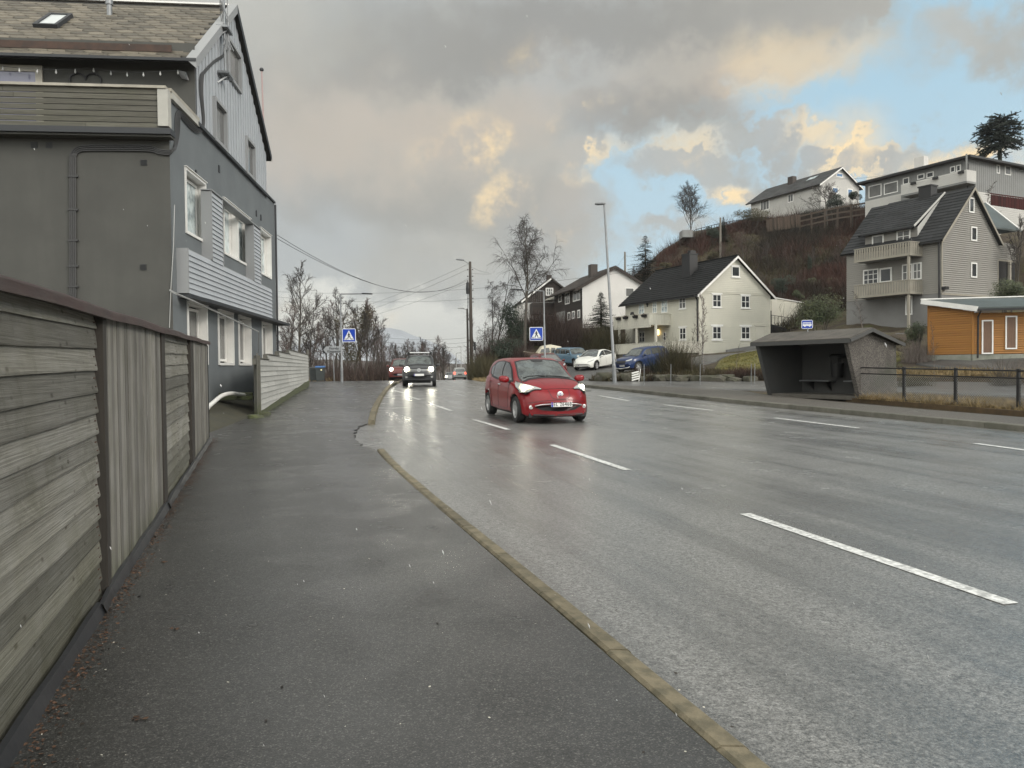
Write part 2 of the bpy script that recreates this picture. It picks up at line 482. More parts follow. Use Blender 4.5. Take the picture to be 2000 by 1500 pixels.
def H(x, y):
 x = np.asarray(x, float); y = np.asarray(y, float)
 sh = np.broadcast(x, y).shape
 X = np.broadcast_to(x, sh).ravel(); Y = np.broadcast_to(y, sh).ravel()
 out = np.empty(len(X))
 for i in range(0, len(X), 20000):
  dx = np.hypot(X[i:i + 20000, None] - _C[None, :, 0], Y[i:i + 20000, None] - _C[None, :, 1])
  out[i:i + 20000] = -dx @ _wt
 # exact road profile inside the carriageway and its pavements
 yc = np.clip(Y, -20, 320)
 lo, hi = kl(yc) - 2.6, kr(yc) + 2.0 * (yc < 36)
 d = np.maximum(lo - X, X - hi)
 w = np.clip(d / 5.0, 0, 1); w = w * w * (3 - 2 * w)
 out = out * w + gy(Y) * (1 - w)
 return out.reshape(sh)
def h1(x, y):
 return float(H(np.array([x]), np.array([y]))[0])
def on_ground(px, py, y0=3, y1=140):
 """where the ray of a pixel meets the ground"""
 d = ray(px, py)
 ys = np.linspace(y0, y1, 1500)
 P = CAMP[None, :] + d[None, :] * (ys / d[1])[:, None]
 s = P[:, 2] - H(P[:, 0], P[:, 1])
 k = np.where(s < 0)[0]
 if len(k) == 0: return P[-1]
 return P[k[0]]
# ------------------------------------------------------------------ ground materials
def asphalt(name, base, base2, r0, r1, spk=1.0, wet=1.0, sw=.76, ior=1.6, gr=1.0):
 m_ = bpy.data.materials.new(name); m_.use_nodes = True
 N = NT(m_.node_tree)
 p = N.n('ShaderNodeBsdfPrincipled'); o = N.n('ShaderNodeOutputMaterial')
 N.t.links.new(p.outputs[0], o.inputs[0])
 v = N.n('ShaderNodeTexCoord').outputs['Object']
 big = N.noise(v, 0.22, 5, 0.6)
 mid = N.noise(v, 1.4, 5, 0.6)
 # streaks along the direction of travel
 st = N.noise(N.vm('MULTIPLY', N.vm('ADD', v, N.vm('MULTIPLY', N.comb(N.sep(v)[1], 0.0, 0.0), (0.3, 0, 0))), (1.6, 0.10, 1)), 1.0, 5, 0.6)
 fine = N.noise(v, 120.0, 3, 0.7)
 vor = N.n('ShaderNodeTexVoronoi'); N.set(vor.inputs['Vector'], v); vor.inputs['Scale'].default_value = 170
 agg = N.sep(vor.outputs['Color'])[0]
 c = N.mix(N.ramp(N.m('ADD', N.m('MULTIPLY', big, .25), N.m('MULTIPLY', st, .75)), .42, .58), (*base, 1), (*base2, 1))
 c = N.mix(N.m('MULTIPLY', N.ramp(agg, .70, .98), .26 * spk), c, (.30, .29, .27, 1))
 coarse = N.noise(v, 42.0, 4, .75)
 c = N.mix(N.ramp(coarse, .52, .68, 0, .6 * spk), c, (.014, .014, .013, 1)); c = N.mix(N.ramp(coarse, .42, .30, 0, .20 * spk), c, (.20, .195, .18, 1))
 c = N.mix(N.m('MULTIPLY', N.ramp(agg, .35, .05), .5 * spk), c, (.012, .012, .012, 1))
 g2_ = N.m('ADD', N.m('MULTIPLY', N.noise(v, 70.0, 2, .8), .5), N.m('MULTIPLY', N.noise(v, 28.0, 3, .8), .5))
 c = N.scale(c, N.ramp(g2_, .36, .64, 1 - .75 * gr, 1 + .85 * gr, False))
 N.set(p.inputs['Base Color'], c)
 w = N.m('ADD', N.m('MULTIPLY', st, sw), N.m('ADD', N.m('MULTIPLY', big, (1 - sw) / 2), N.m('MULTIPLY', mid, (1 - sw) / 2)))
 rr = N.ramp(w, .36, .64, r0, r1)
 N.set(p.inputs['Roughness'], N.m('ADD', rr, N.m('MULTIPLY', N.m('SUBTRACT', fine, .5), .35), clamp=True))
 p.inputs['Specular IOR Level'].default_value = 0.5
 N.set(p.inputs['Coat Weight'], N.ramp(w, .60, .40, .55 * wet, 1.0 * wet))
 N.set(p.inputs['Coat Roughness'], N.ramp(mid, .3, .7, .13, .28)); p.inputs['Coat IOR'].default_value = ior
 b = N.n('ShaderNodeBump'); b.inputs['Strength'].default_value = .5; b.inputs['Distance'].default_value = .003
 N.set(b.inputs['Height'], N.m('ADD', N.m('MULTIPLY', agg, .6), fine))
 N.t.links.new(b.outputs[0], p.inputs['Normal'])
 b2 = N.n('ShaderNodeBump'); b2.inputs['Strength'].default_value = .55; b2.inputs['Distance'].default_value = .004
 N.set(b2.inputs['Height'], N.m('ADD', N.m('ADD', N.m('MULTIPLY', agg, .35), N.m('MULTIPLY', fine, .5)), N.m('MULTIPLY', coarse, 1.1))); N.t.links.new(b2.outputs[0], p.inputs['Coat Normal'])
 return m_
M = {}
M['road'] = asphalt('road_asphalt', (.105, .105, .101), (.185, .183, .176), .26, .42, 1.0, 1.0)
M['pave'] = asphalt('pavement_asphalt', (.010, .0098, .0092), (.020, .0195, .0182), .36, .54, .9, 1.0, .3, 1.62, 1.15)
M['side'] = asphalt('side_asphalt', (.07, .069, .067), (.10, .098, .095), .45, .62, .5, .6)
M['lot'] = asphalt('lot_asphalt', (.045, .044, .043), (.075, .072, .068), .5, .7, .5, .15)
M['kerb'] = mat('kerb_stone', (.18, .152, .10), .75, c2=(.10, .088, .058), vs=9, va=.3, bump=.8, bs=70, bdist=.008, detail=8, tint=.5)
M['kerbgrey'] = mat('kerb_concrete', (.15, .14, .12), .75, c2=(.075, .075, .055), vs=3, bump=.5, bs=60, bdist=.006, tint=.35)
M['paint'] = mat('road_paint', (.78, .78, .76), .5, c2=(.34, .34, .33), vs=22, va=.34, bump=.3, bs=90, bdist=.003)
def ground_mat():
 m_ = bpy.data.materials.new('ground'); m_.use_nodes = True
 N = NT(m_.node_tree)
 p = N.n('ShaderNodeBsdfPrincipled'); o = N.n('ShaderNodeOutputMaterial')
 N.t.links.new(p.outputs[0], o.inputs[0])
 v = N.n('ShaderNodeTexCoord').outputs['Object']
 a = N.ramp(N.noise(v, .35, 6, .6), .4, .6)
 b = N.ramp(N.noise(v, 3.0, 6, .65), .4, .6)
 c = N.mix(a, (.040, .026, .017, 1), (.065, .050, .024, 1))
 c = N.mix(N.m('MULTIPLY', b, .7), c, (.035, .026, .016, 1))
 g = N.ramp(N.noise(v, 1.1, 5, .6), .55, .68)
 c = N.mix(N.m('MULTIPLY', g, .6), c, (.07, .075, .02, 1))
 N.set(p.inputs['Base Color'], c)
 p.inputs['Roughness'].default_value = .95
 bm = N.n('ShaderNodeBump'); bm.inputs['Strength'].default_value = .8; bm.inputs['Distance'].default_value = .1
 N.set(bm.inputs['Height'], N.noise(v, 6.0, 6, .7)); N.t.links.new(bm.outputs[0], p.inputs['Normal'])
 return m_
M['ground'] = ground_mat()
M['lawn'] = mat('lawn', (.15, .125, .028), .9, c2=(.085, .085, .022), vs=1.6, bump=.8, bs=30, bdist=.03)
M['moss'] = mat('mossy_gravel', (.055, .05, .03), .9, c2=(.035, .034, .026), vs=3, bump=.8, bs=50, bdist=.01)
# ------------------------------------------------------------------ ground sheet
xs = np.unique(np.concatenate([np.arange(-150, -40, 5), np.arange(-40, 60, 1.0), np.arange(60, 200, 4)]))
ysg = np.unique(np.concatenate([np.arange(-45, 0, 5), np.arange(0, 125, 1.0), np.arange(125, 330, 5)]))
GX, GY = np.meshgrid(xs, ysg)
GZ = H(GX, GY)
rough_w = np.clip((GZ - gy(GY) - 1.2) / 3.0, 0, 1) * ((GX > 5) | (GY > 70))
nz = np.array([[mnoise.fractal(Vector((float(x) * .17, float(y) * .17, 3.0)), 1.0, 2.1, 4) for x in xs] for y in ysg])
GZ = GZ + nz * 0.7 * rough_w - 0.05
b_ = MB()
ny, nx = GX.shape
b_.v = [tuple(q) for q in np.stack([GX, GY, GZ], -1).reshape(-1, 3).tolist()]
b_.f = [(i * nx + j, i * nx + j + 1, (i + 1) * nx + j + 1, (i + 1) * nx + j) for i in range(ny - 1) for j in range(nx - 1)]
b_.mi = [0] * len(b_.f); b_.t = [.5] * len(b_.f)
# outer skirt down to the level of the fjord, out to the horizon
far = [(-9000, -3000), (9000, -3000), (9000, 12000), (-9000, 12000)]
o_ = len(b_.v)
for (x, y) in far: b_.v.append((x, y, -14.0))
edge = [0 * nx + j for j in range(nx)], [i * nx + nx - 1 for i in range(ny)], [(ny - 1) * nx + j for j in range(nx - 1, -1, -1)], [i * nx for i in range(ny - 1, -1, -1)]
for k, e in enumerate(edge):
 p, q = o_ + k, o_ + (k + 1) % 4
 for a_, c_ in zip(e[:-1], e[1:]):
  b_.f.append((p, c_, a_)); b_.mi.append(0); b_.t.append(.5)
 b_.f.append((p, q, e[-1])); b_.mi.append(0); b_.t.append(.5)
g_o = b_.build('ground', M['ground'], smooth=True)
tag(g_o, 'brown winter ground rising to the hillside', None, kind='structure')
if 'category' in g_o: del g_o['category']
def struct(name, mb, m_, label=None, smooth=False):
 o = mb.build(name, m_, smooth=smooth)
 o['kind'] = 'structure'
 if label: o['label'] = label
 return o
def ribbon(ylist, xl, xr, n, dz, extra=None):
 """sheet between two edges, draped on the land"""
 rows = []
 for i, y in enumerate(ylist):
  X = np.linspace(xl[i], xr[i], n)
  Z = H(X, np.full(n, y)) + dz
  if extra is not None: Z = Z + np.array([extra(x, y) for x in X])
  rows.append([(float(x), float(y), float(z)) for x, z in zip(X, Z)])
 return rows
def poly_sheet(poly, dz, step=0.6, skirt=0.1):
 """a polygon draped on the land: triangulated on a fine lattice and clipped to the outline"""
 bm = bmesh.new()
 vs = [bm.verts.new((x, y, 0)) for x, y in poly]
 bm.faces.new(vs)
 P = np.array(poly); x0, y0 = P.min(0); x1, y1 = P.max(0)
 for x in np.arange(math.ceil(x0 / step) * step, x1, step):
  bmesh.ops.bisect_plane(bm, geom=bm.verts[:] + bm.edges[:] + bm.faces[:], plane_co=(float(x), 0, 0), plane_no=(1, 0, 0))
 for y in np.arange(math.ceil(y0 / step) * step, y1, step):
  bmesh.ops.bisect_plane(bm, geom=bm.verts[:] + bm.edges[:] + bm.faces[:], plane_co=(0, float(y), 0), plane_no=(0, 1, 0))
 X = np.array([v.co.x for v in bm.verts]); Y = np.array([v.co.y for v in bm.verts])
 Z = H(X, Y) + dz
 for v, z in zip(bm.verts, Z): v.co.z = float(z)
 if skirt:
  be = [e for e in bm.edges if e.is_boundary]
  r = bmesh.ops.extrude_edge_only(bm, edges=be)
  for v in [g for g in r['geom'] if isinstance(g, bmesh.types.BMVert)]: v.co.z -= skirt
 bmesh.ops.recalc_face_normals(bm, faces=bm.faces)
 b = MB(); bm.verts.index_update()
 b.add([v.co[:] for v in bm.verts], [tuple(v.index for v in f.verts) for f in bm.faces])
 bm.free()
 return b
# main carriageway
yr = np.concatenate([np.arange(-18, 60, 0.6), np.arange(60, 320, 2.5)])
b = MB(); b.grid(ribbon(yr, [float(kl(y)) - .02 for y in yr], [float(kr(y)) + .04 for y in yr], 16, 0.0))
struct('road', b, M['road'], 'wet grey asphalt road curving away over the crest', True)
# junction mouth, side road behind the shelter and the sloping parking yard
b = poly_sheet([(3.4, 38.0), (5.2, 36.4), (10.2, 33.6), (15, 29.5), (20, 24), (27, 14), (36, 0), (44, 3), (33, 20), (26.5, 29.5), (21.5, 35.2), (15.5, 40.2), (10.5, 42.0), (6.4, 43.2), (4.4, 45.2), (3.0, 48),
    (1.2, 47.6), (-1.2, 47.4)], .012, .8)
struct('side_road', b, M['side'], 'pale wet side road running behind the bus shelter', True)
b = poly_sheet([(1.0, 47.2), (3.2, 47.2), (4.4, 46.5), (7.0, 47.5), (9.8, 49.5), (12.3, 53.5), (11.5, 60), (9.2, 66), (7.5, 70), (1.5, 70), (-0.4, 64), (-0.8, 57), (-0.6, 51)], .022, .8)
struct('parking_yard', b, M['lot'], 'sloping dark asphalt yard where cars are parked', True)
# left pavement
LE = [(-18, 4.75), (0, -1.06), (3.06, -2.04), (13.9, -5.54), (14.0, -5.56), (14.6, -7.2), (17.2, -7.95), (19.9, -6.95), (20.5, -6.85), (30, -8.8), (42, -11.2), (43, -16), (48, -24), (57, -24), (58.5, -14), (60, -11.0), (62, -8.9), (64, -8.5)]
LEa = np.array(LE)
def crack(y):
 if 13.2 < y < 18.3:
  t = (y - 13.2) / 5.1
  return -0.30 * math.sin(math.pi * min(1, t * 1.0)) ** .5 + .10 * mnoise.noise(Vector((y * 3.1, 0, 0))) + .05 * mnoise.noise(Vector((y * 11.0, 5, 0)))
 return 0.0
def lift(x, y):
 e = float(kl(min(y, 64))) - x
 l = .055
 if 12.6 < y < 19.0:
  t = min(1, max(0, (y - 12.6) / .8)) * min(1, max(0, (19.0 - y) / .8))
  l = .055 - t * .035 * max(0, 1 - e / 1.6)
 if y > 54: l *= max(0, (64 - y) / 10)
 return l
def leftrise(x, y):
 t = max(0, min(1, (y - 21) / 14)) * max(0, min(1, (56 - y) / 12))
 d = max(0, float(kl(y)) - 1.5 - x)
 return .0
yp = np.unique(np.concatenate([np.arange(-18, 64, 0.35), np.arange(13, 18.6, .08)]))
b = MB()
b.grid(ribbon(yp, [float(np.interp(y, LEa[:, 0], LEa[:, 1])) for y in yp], [float(kl(y)) - .155 + crack(y) for y in yp], 22, 0.004, lift))
for y0_, y1_ in zip(yp[:-1], yp[1:]):
 for_ = []
 for y in (y0_, y1_):
  x = float(kl(y)) - .155 + crack(y)
  for_.append((x, y, h1(x, y) + .004 + lift(x, y)))
 b.add([for_[0], for_[1], (for_[1][0], for_[1][1], for_[1][2] - .12), (for_[0][0], for_[0][1], for_[0][2] - .12)], [(0, 1, 2, 3)])
struct('pavement', b, M['pave'], 'dark damp asphalt footpath between fence and kerb', True)
# the broken edge where the kerb is missing: road asphalt runs up to the crack
yc = np.arange(13.0, 18.7, .12)
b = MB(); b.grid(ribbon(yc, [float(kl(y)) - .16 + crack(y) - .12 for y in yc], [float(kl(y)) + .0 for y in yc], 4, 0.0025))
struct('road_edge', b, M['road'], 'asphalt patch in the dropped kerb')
def kerb(name, ys_, side, w, hgt, m_, label, sink=.25, jit=.005):
 b = MB(); rng = random.Random(5)
 s_ = -1 if side == 'L' else 1
 for k in range(0, len(ys_) - 1, 4):          # one stone per metre
  seg = list(ys_[k:k + 5]); j = rng.uniform(-jit, jit); hz = rng.uniform(-.004, .004); rows = []
  if len(seg) < 2: continue
  seg[-1] -= .012
  for y in seg:
   x = (float(kl(y)) if side == 'L' else float(kr(y))) + j; z = float(gy(y)); h_ = hgt + hz
   pr = [(x, z - sink), (x + rng.uniform(-.002, .002), z + h_ - .016), (x + s_ * .02, z + h_), (x + s_ * (w - .02), z + h_ + .002), (x + s_ * w, z + h_ - .012), (x + s_ * w, z - sink)]
   rows.append([(q[0], float(y), q[1]) for q in pr])
  n = len(rows[0]); t = rng.random()
  b.grid(rows, 0, t); b.add(rows[0], [tuple(range(n))], 0, t); b.add(rows[-1], [tuple(range(n - 1, -1, -1))], 0, t)
 return struct(name, b, m_, label)
kerb('kerb', np.arange(-18, 13.15, .25), 'L', .13, .055, M['kerb'], 'low tan kerb along the near footpath')
kerb('kerb', np.concatenate([np.arange(18.3, 48, .25)]), 'L', .16, .11, M['kerb'], 'tan kerb past the gap in the footpath edge')
kerb('kerb', np.arange(-18, 37.6, .25), 'R', .16, .13, M['kerbgrey'], 'grey concrete kerb of the bus stop island')
# right pavement / island
yp = np.arange(-18, 37.4, .4)
def islr(y):
 return float(kr(y)) + np.interp(y, [-18, 17, 20, 27, 30, 33.5, 37.4], [1.85, 1.85, 1.9, 2.6, 3.4, 2.8, .4])
b = MB(); b.grid(ribbon(yp, [float(kr(y)) + .15 for y in yp], [islr(y) for y in yp], 8, .126))
for y0_, y1_ in zip(yp[:-1], yp[1:]):
 q = []
 for y in (y0_, y1_):
  x = islr(y); q.append((x, y, h1(x, y) + .126))
 b.add([q[0], q[1], (q[1][0], q[1][1], q[1][2] - .3), (q[0][0], q[0][1], q[0][2] - .3)], [(0, 1, 2, 3)])
M['isl'] = asphalt('island_asphalt', (.062, .055, .045), (.085, .076, .064), .6, .75, .5, .2)
struct('island_pavement', b, M['isl'], 'brownish asphalt platform round the bus shelter')
def dash(p0, p1, w=.12, name='lane_marking'):
 b = MB()
 p0, p1 = np.array(p0), np.array(p1)
 d = p1 - p0; L = np.linalg.norm(d); d /= L; n = np.array([-d[1], d[0]]) * w / 2
 rows = []
 for t in np.linspace(0, L, 8):
  c = p0 + d * t
  rows.append([(c[0] + n[0] * s_, c[1] + n[1] * s_, float(gy(c[1])) + .005) for s_ in (-1, 1)])
 b.grid(rows)
 return b
mk = [((1455, 1005), (1975, 1183)), ((1078, 870), (1225, 920)), ((925, 820), (993, 840)), ((845, 790), (882, 803)), ((797, 774), (820, 781)), ((770, 763), (790, 768)),
 ((1513, 817), (1677, 837)), ((1297, 791), (1393, 802)), ((1170, 773), (1228, 783)), ((1905, 867), (2090, 893))]
allb = MB()
for (a_, c_) in mk:
 p0, p1 = on_ground(*a_), on_ground(*c_)
 q = dash(p0[:2], p1[:2]); allb.add(q.v, q.f)
q = dash((3.95, 2.0), (4.75, -.9)); allb.add(q.v, q.f)
for y in np.arange(38, 130, 6.0):
 for fr in (.42,):
  x0, x1 = kl(y) + (kr(y) - kl(y)) * fr, kl(y + 3) + (kr(y + 3) - kl(y + 3)) * fr
  if y > 55:
   q = dash((float(x0), y), (float(x1), y + 3)); allb.add(q.v, q.f)
struct('road_markings', allb, M['paint'], 'white dashed lane lines on the wet road')
# lawn, slope in front of the house, mossy patch by the building
b = poly_sheet([(12.3, 44.6), (15.5, 43.4), (20.5, 42.6), (23.2, 44.5), (22.5, 52), (20.2, 56.5), (16.2, 57.0), (13.8, 51), (12.4, 47)], .03, .8)
struct('lawn', b, M['lawn'], 'yellow green lawn sloping up beside the house', True)
b = poly_sheet([(12.2, 50.5), (13.6, 51.2), (16.0, 57.2), (20.4, 57), (22.8, 52.2), (27, 52.5), (25, 61), (22, 65.5), (15.5, 62.5), (12.0, 58.5), (12.6, 54)], .02, .8)
struct('driveway', b, M['lot'], 'dark gravel drive climbing behind the lawn', True)
b = poly_sheet([(23.0, 38.8), (30, 34.5), (44, 28), (46, 38), (33, 43), (25.2, 42.6), (22.2, 42.2)], .03, .8)
struct('yard', b, M['lot'], 'dark asphalt yard in front of the orange shed', True)
# ------------------------------------------------------------------ building materials
M['frame_white'] = mat('white_paint', (.80, .79, .76), .45, c2=(.68, .67, .64), vs=2, bump=.15, bs=60, bdist=.002)
M['frame_beige'] = mat('beige_paint', (.42, .39, .33), .5)
M['glass'] = mat('window_glass', (.025, .028, .03), .04, spec=.9, c2=(.05, .055, .06), vs=1.4)
M['glass_sky'] = mat('window_glass_painted_sky', (.62, .70, .71), .06, spec=.8, c2=(.25, .30, .31), vs=2.2, va=.25)  # pale sky reflection painted into the pane colour
M['glass_dim'] = mat('window_glass_blind', (.15, .15, .145), .1, spec=.6, c2=(.10, .10, .098), vs=1.2)
M['glass_blue'] = mat('window_glass_blue', (.07, .16, .30), .08, spec=.8)
M['black'] = mat('black_paint', (.012, .012, .013), .45)
M['iron'] = mat('dark_iron', (.025, .025, .027), .4, metal=.6, bump=.2, bs=80, bdist=.002)
M['steel'] = mat('galvanised_steel', (.27, .28, .29), .5, metal=.6, c2=(.20, .205, .21), vs=5)
M['steel_light'] = mat('pale_steel', (.42, .42, .41), .5, metal=.4)
M['cable'] = mat('cable_rubber', (.045, .045, .046), .6)
M['cable_grey'] = mat('grey_cable', (.20, .205, .21), .5)
def holes_grid(mb, w0, w1, z0, z1, holes, f, depth=.12, mi=0, mr=0):
 """flat wall with rectangular openings; f(s, z, d) gives the point, d = depth into the wall; adds the reveals"""
 S = sorted(set([w0, w1] + [h for q in holes for h in q[:2]])); Z = sorted(set([z0, z1] + [h for q in holes for h in q[2:4]]))
 S = [s_ for s_ in S if w0 <= s_ <= w1]; Z = [z for z in Z if z0 <= z <= z1]
 for a_, b_ in zip(S[:-1], S[1:]):
  for c_, d_ in zip(Z[:-1], Z[1:]):
   m_, n_ = (a_ + b_) / 2, (c_ + d_) / 2
   if any(q[0] < m_ < q[1] and q[2] < n_ < q[3] for q in holes): continue
   mb.add([f(a_, c_, 0), f(b_, c_, 0), f(b_, d_, 0), f(a_, d_, 0)], [(0, 1, 2, 3)], mi)
 for (a_, b_, c_, d_) in [q[:4] for q in holes]:
  for (p, q) in (((a_, c_), (b_, c_)), ((b_, c_), (b_, d_)), ((b_, d_), (a_, d_)), ((a_, d_), (a_, c_))):
   mb.add([f(*p, 0), f(*q, 0), f(*q, depth), f(*p, depth)], [(0, 1, 2, 3)], mr)
def clad(mb, w0, w1, z0, z1, f, board=.14, holes=(), clip=None, mi=0, lap=.034, rng=None, groove=0.0):
 """overlapping horizontal boards; clip(z) -> (s0, s1)"""
 rng = rng or random.Random(1)
 n = max(1, int(round((z1 - z0) / board))); bh = (z1 - z0) / n
 for i in range(n):
  a_, b_ = z0 + i * bh, z0 + (i + 1) * bh
  m_ = (a_ + b_) / 2
  iv = [(w0, w1)]
  for q in holes:
   if q[2] < m_ < q[3]:
    nv = []
    for (s0, s1) in iv:
     if q[1] <= s0 or q[0] >= s1: nv.append((s0, s1)); continue
     if q[0] > s0: nv.append((s0, q[0]))
     if q[1] < s1: nv.append((q[1], s1))
    iv = nv
  for (s0, s1) in iv:
   if clip:
    ca, cb = clip(a_), clip(b_)
    if ca[1] - ca[0] < .02: continue
    s00, s01, s10, s11 = max(s0, ca[0]), min(s1, ca[1]), max(s0, cb[0]), min(s1, cb[1])
    if s01 - s00 < .02: continue
    if s11 < s10: s10 = s11 = (s10 + s11) / 2
   else:
    s00, s01, s10, s11 = s0, s1, s0, s1
   t = rng.random()
   if groove:
    ag = a_ + groove
    mb.add([f(s00, ag, -lap), f(s01, ag, -lap), f(s11, b_, -lap * .55), f(s10, b_, -lap * .55), f(s00, ag, 0), f(s01, ag, 0), f(s00, a_, 0), f(s01, a_, 0)], [(0, 1, 2, 3), (4, 5, 1, 0), (6, 7, 5, 4)], mi, t)
    continue
   mb.add([f(s00, a_, -lap), f(s01, a_, -lap), f(s11, b_, -.002), f(s10, b_, -.002), f(s00, a_, 0), f(s01, a_, 0)], [(0, 1, 2, 3), (4, 5, 1, 0)], mi, t)
def vclad(mb, w0, w1, z0, z1, f, board=.15, holes=(), top=None, mi=0, gap=.012, rng=None, batten=True):
 rng = rng or random.Random(2)
 n = max(1, int(round((w1 - w0) / board))); bw = (w1 - w0) / n
 for i in range(n):
  a_, b_ = w0 + i * bw, w0 + (i + 1) * bw
  m_ = (a_ + b_) / 2
  iv = [(z0, z1)]
  for q in holes:
   if q[0] < m_ < q[1]:
    nv = []
    for (s0, s1) in iv:
     if q[3] <= s0 or q[2] >= s1: nv.append((s0, s1)); continue
     if q[2] > s0: nv.append((s0, q[2]))
     if q[3] < s1: nv.append((q[3], s1))
    iv = nv
  for (s0, s1) in iv:
   ta = min(s1, top(a_)) if top else s1
   tb = min(s1, top(b_)) if top else s1
   if min(ta, tb) - s0 < .02: continue
   out = -.022 if (i % 2 and batten) else -.003
   t = rng.random()
   g = gap / 2 if (i % 2 and batten) else 0
   mb.add([f(a_ + g, s0, out), f(b_ - g, s0, out), f(b_ - g, tb, out), f(a_ + g, ta, out), f(a_ + g, s0, 0), f(b_ - g, s0, 0), f(b_ - g, tb, 0), f(a_ + g, ta, 0)],
       [(0, 1, 2, 3), (4, 0, 3, 7), (1, 5, 6, 2), (4, 5, 1, 0)], mi, t)
def window(parent, f, a_, b_, c_, d_, fr='frame_white', gl='glass', fw=.07, proud=.055, inset=-.034, nx=1, nz=1, trim=0.0, name='window', zbar=None, sill=True):
 """frame (own mesh) + pane (sub-part). f(s, z, d): negative d stands proud of the wall"""
 mb = MB()
 def bar(s0, s1, z0, z1, d0, d1):
  P = [f(s0, z0, d0), f(s1, z0, d0), f(s1, z1, d0), f(s0, z1, d0), f(s0, z0, d1), f(s1, z0, d1), f(s1, z1, d1), f(s0, z1, d1)]
  mb.add(P, [(0, 3, 2, 1), (4, 5, 6, 7), (0, 1, 5, 4), (1, 2, 6, 5), (2, 3, 7, 6), (3, 0, 4, 7)])
 D0, D1 = -proud, inset + .02
 bar(a_, a_ + fw, c_, d_, D0, D1); bar(b_ - fw, b_, c_, d_, D0, D1)
 bar(a_ + fw, b_ - fw, c_, c_ + fw, D0, D1); bar(a_ + fw, b_ - fw, d_ - fw, d_, D0, D1)
 for i in range(1, nx):
  s_ = a_ + (b_ - a_) * i / nx
  bar(s_ - .025, s_ + .025, c_ + fw, d_ - fw, inset - .03, D1 - .004)
 zz = zbar if zbar else [c_ + (d_ - c_) * i / nz for i in range(1, nz)]
 for z in zz:
  bar(a_ + fw, b_ - fw, z - .022, z + .022, inset - .026, D1 - .006)
 if trim:
  bar(a_ - trim, b_ + trim, d_ + .002, d_ + trim * .9, -proud - .025, 0)
  if sill: bar(a_ - trim * .7, b_ + trim * .7, c_ - trim * .8, c_ - .002, -proud - .03, 0)
 w = mb.build(name, M[fr], parent)
 p = MB()
 p.add([f(a_ + fw * .6, c_ + fw * .6, inset), f(b_ - fw * .6, c_ + fw * .6, inset), f(b_ - fw * .6, d_ - fw * .6, inset), f(a_ + fw * .6, d_ - fw * .6, inset)], [(0, 1, 2, 3)])
 p.build('pane', M[gl], w)
 return w
# ================================================================== the grey apartment building on the left
M['stucco_front'] = mat('grey_render', (.084, .083, .075), .85, grain=((2.2, 2.2, .28), (.056, .056, .051), .28), c2=(.062, .061, .056), vs=.8, bump=.35, bs=70, bdist=.006)
M['stucco_side'] = mat('blue_grey_render', (.15, .165, .172), .8, c2=(.12, .132, .14), vs=.9, bump=.35, bs=70, bdist=.006)
M['clad_blue'] = mat('pale_blue_cladding', (.40, .42, .445), .55, tint=False, c2=(.35, .37, .395), vs=1.2)
M['slate'] = mat('slate_tiles', (.085, .074, .056), .55, tint=True, c2=(.135, .117, .088), vs=5, bump=.4, bs=60, bdist=.004)
M['old_board'] = mat('old_terrace_board', (.125, .118, .10), .75, tint=.4, grain=((1.2, 8, 40), (.055, .05, .038), .7), c2=(.105, .102, .075), vs=1.5, bump=.4)
M['cap_beige'] = mat('cap_beige', (.40, .37, .31), .6, c2=(.26, .24, .20), vs=3)
M['post_beige'] = mat('post_beige', (.44, .43, .39), .6, c2=(.34, .33, .30), vs=2)
M['rust'] = mat('rusty_board', (.095, .055, .04), .7, c2=(.05, .035, .03), vs=4)
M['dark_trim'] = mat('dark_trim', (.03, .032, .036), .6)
M['grey_trim'] = mat('grey_trim', (.27, .275, .28), .55)
LD = 18.0
FB = Frame(at(340, 722, LD) * [1, 1, 0], (1, .103))      # local x: to the right, y: away
BZ = 0.25
FB.O = np.array([FB.O[0], FB.O[1], BZ])
bld = thing('apartment_building', 'tall grey rendered block with slate roof, terrace and pale blue gable on the left', 'building', tuple(FB.O), FB.ang)
def sz(px, py, c=0.0): return FB.fx(px, py, c)           # side face: (y, z)
def fz(px, py, c=0.0): return FB.fy(px, py, c)           # front face: (x, z)
yfar = sz(537, 500)[0]
zg = (sz(393, 255)[1] + sz(513, 377)[1]) / 2             # foot of the clad gable
def S(c=0.0):
 return lambda s_, z, d: (c - d, s_, z)
def Fr(c=0.0):
 return lambda s_, z, d: (s_, c + d, z)
yup = sz(383, 240)[0]                                    # set-back upper storey
yrid = sz(452, 30)[0]
yback = sz(517, 300)[0]
zpar = sz(337, 187)[1]
zdeck = fz(200, 258)[1]
zsoff = fz(200, 272)[1]
# side wall
def wrect(l, t, bo, r, r_t=None, c=0.0):
 y0, zt = sz(l, t, c); _, zb = sz(l, bo, c); y1, _ = sz(r, (t + bo) / 2, c)
 return (y0, y1, zb, zt)
U = [wrect(361.4, 333, 448.7, 399.7), wrect(435.9, 392, 491.6, 461.8), wrect(463.2, 410, 505, 487), wrect(507.6, 450, 533, 527.8)]
zt_u = np.mean([U[0][3], U[1][3], U[2][3]]); zb_u = np.mean([U[0][2], U[1][2], U[2][2]])
U = [(q[0], q[1], zb_u, zt_u) for q in U]
Lw = [wrect(366, 590, 706, 402.8), wrect(425.7, 608, 709, 454.3), wrect(465.6, 619, 710, 488.6), wrect(511.6, 633, 708, 530)]
zt_l = np.mean([q[3] for q in Lw]); zb_l = np.mean([q[2] for q in Lw[:3]])
Lw = [(q[0], q[1], zb_l, zt_l) for q in Lw]
mb = MB(); holes_grid(mb, 0, yfar, -.6, zg, U + Lw, S(), .26, 0, 1)
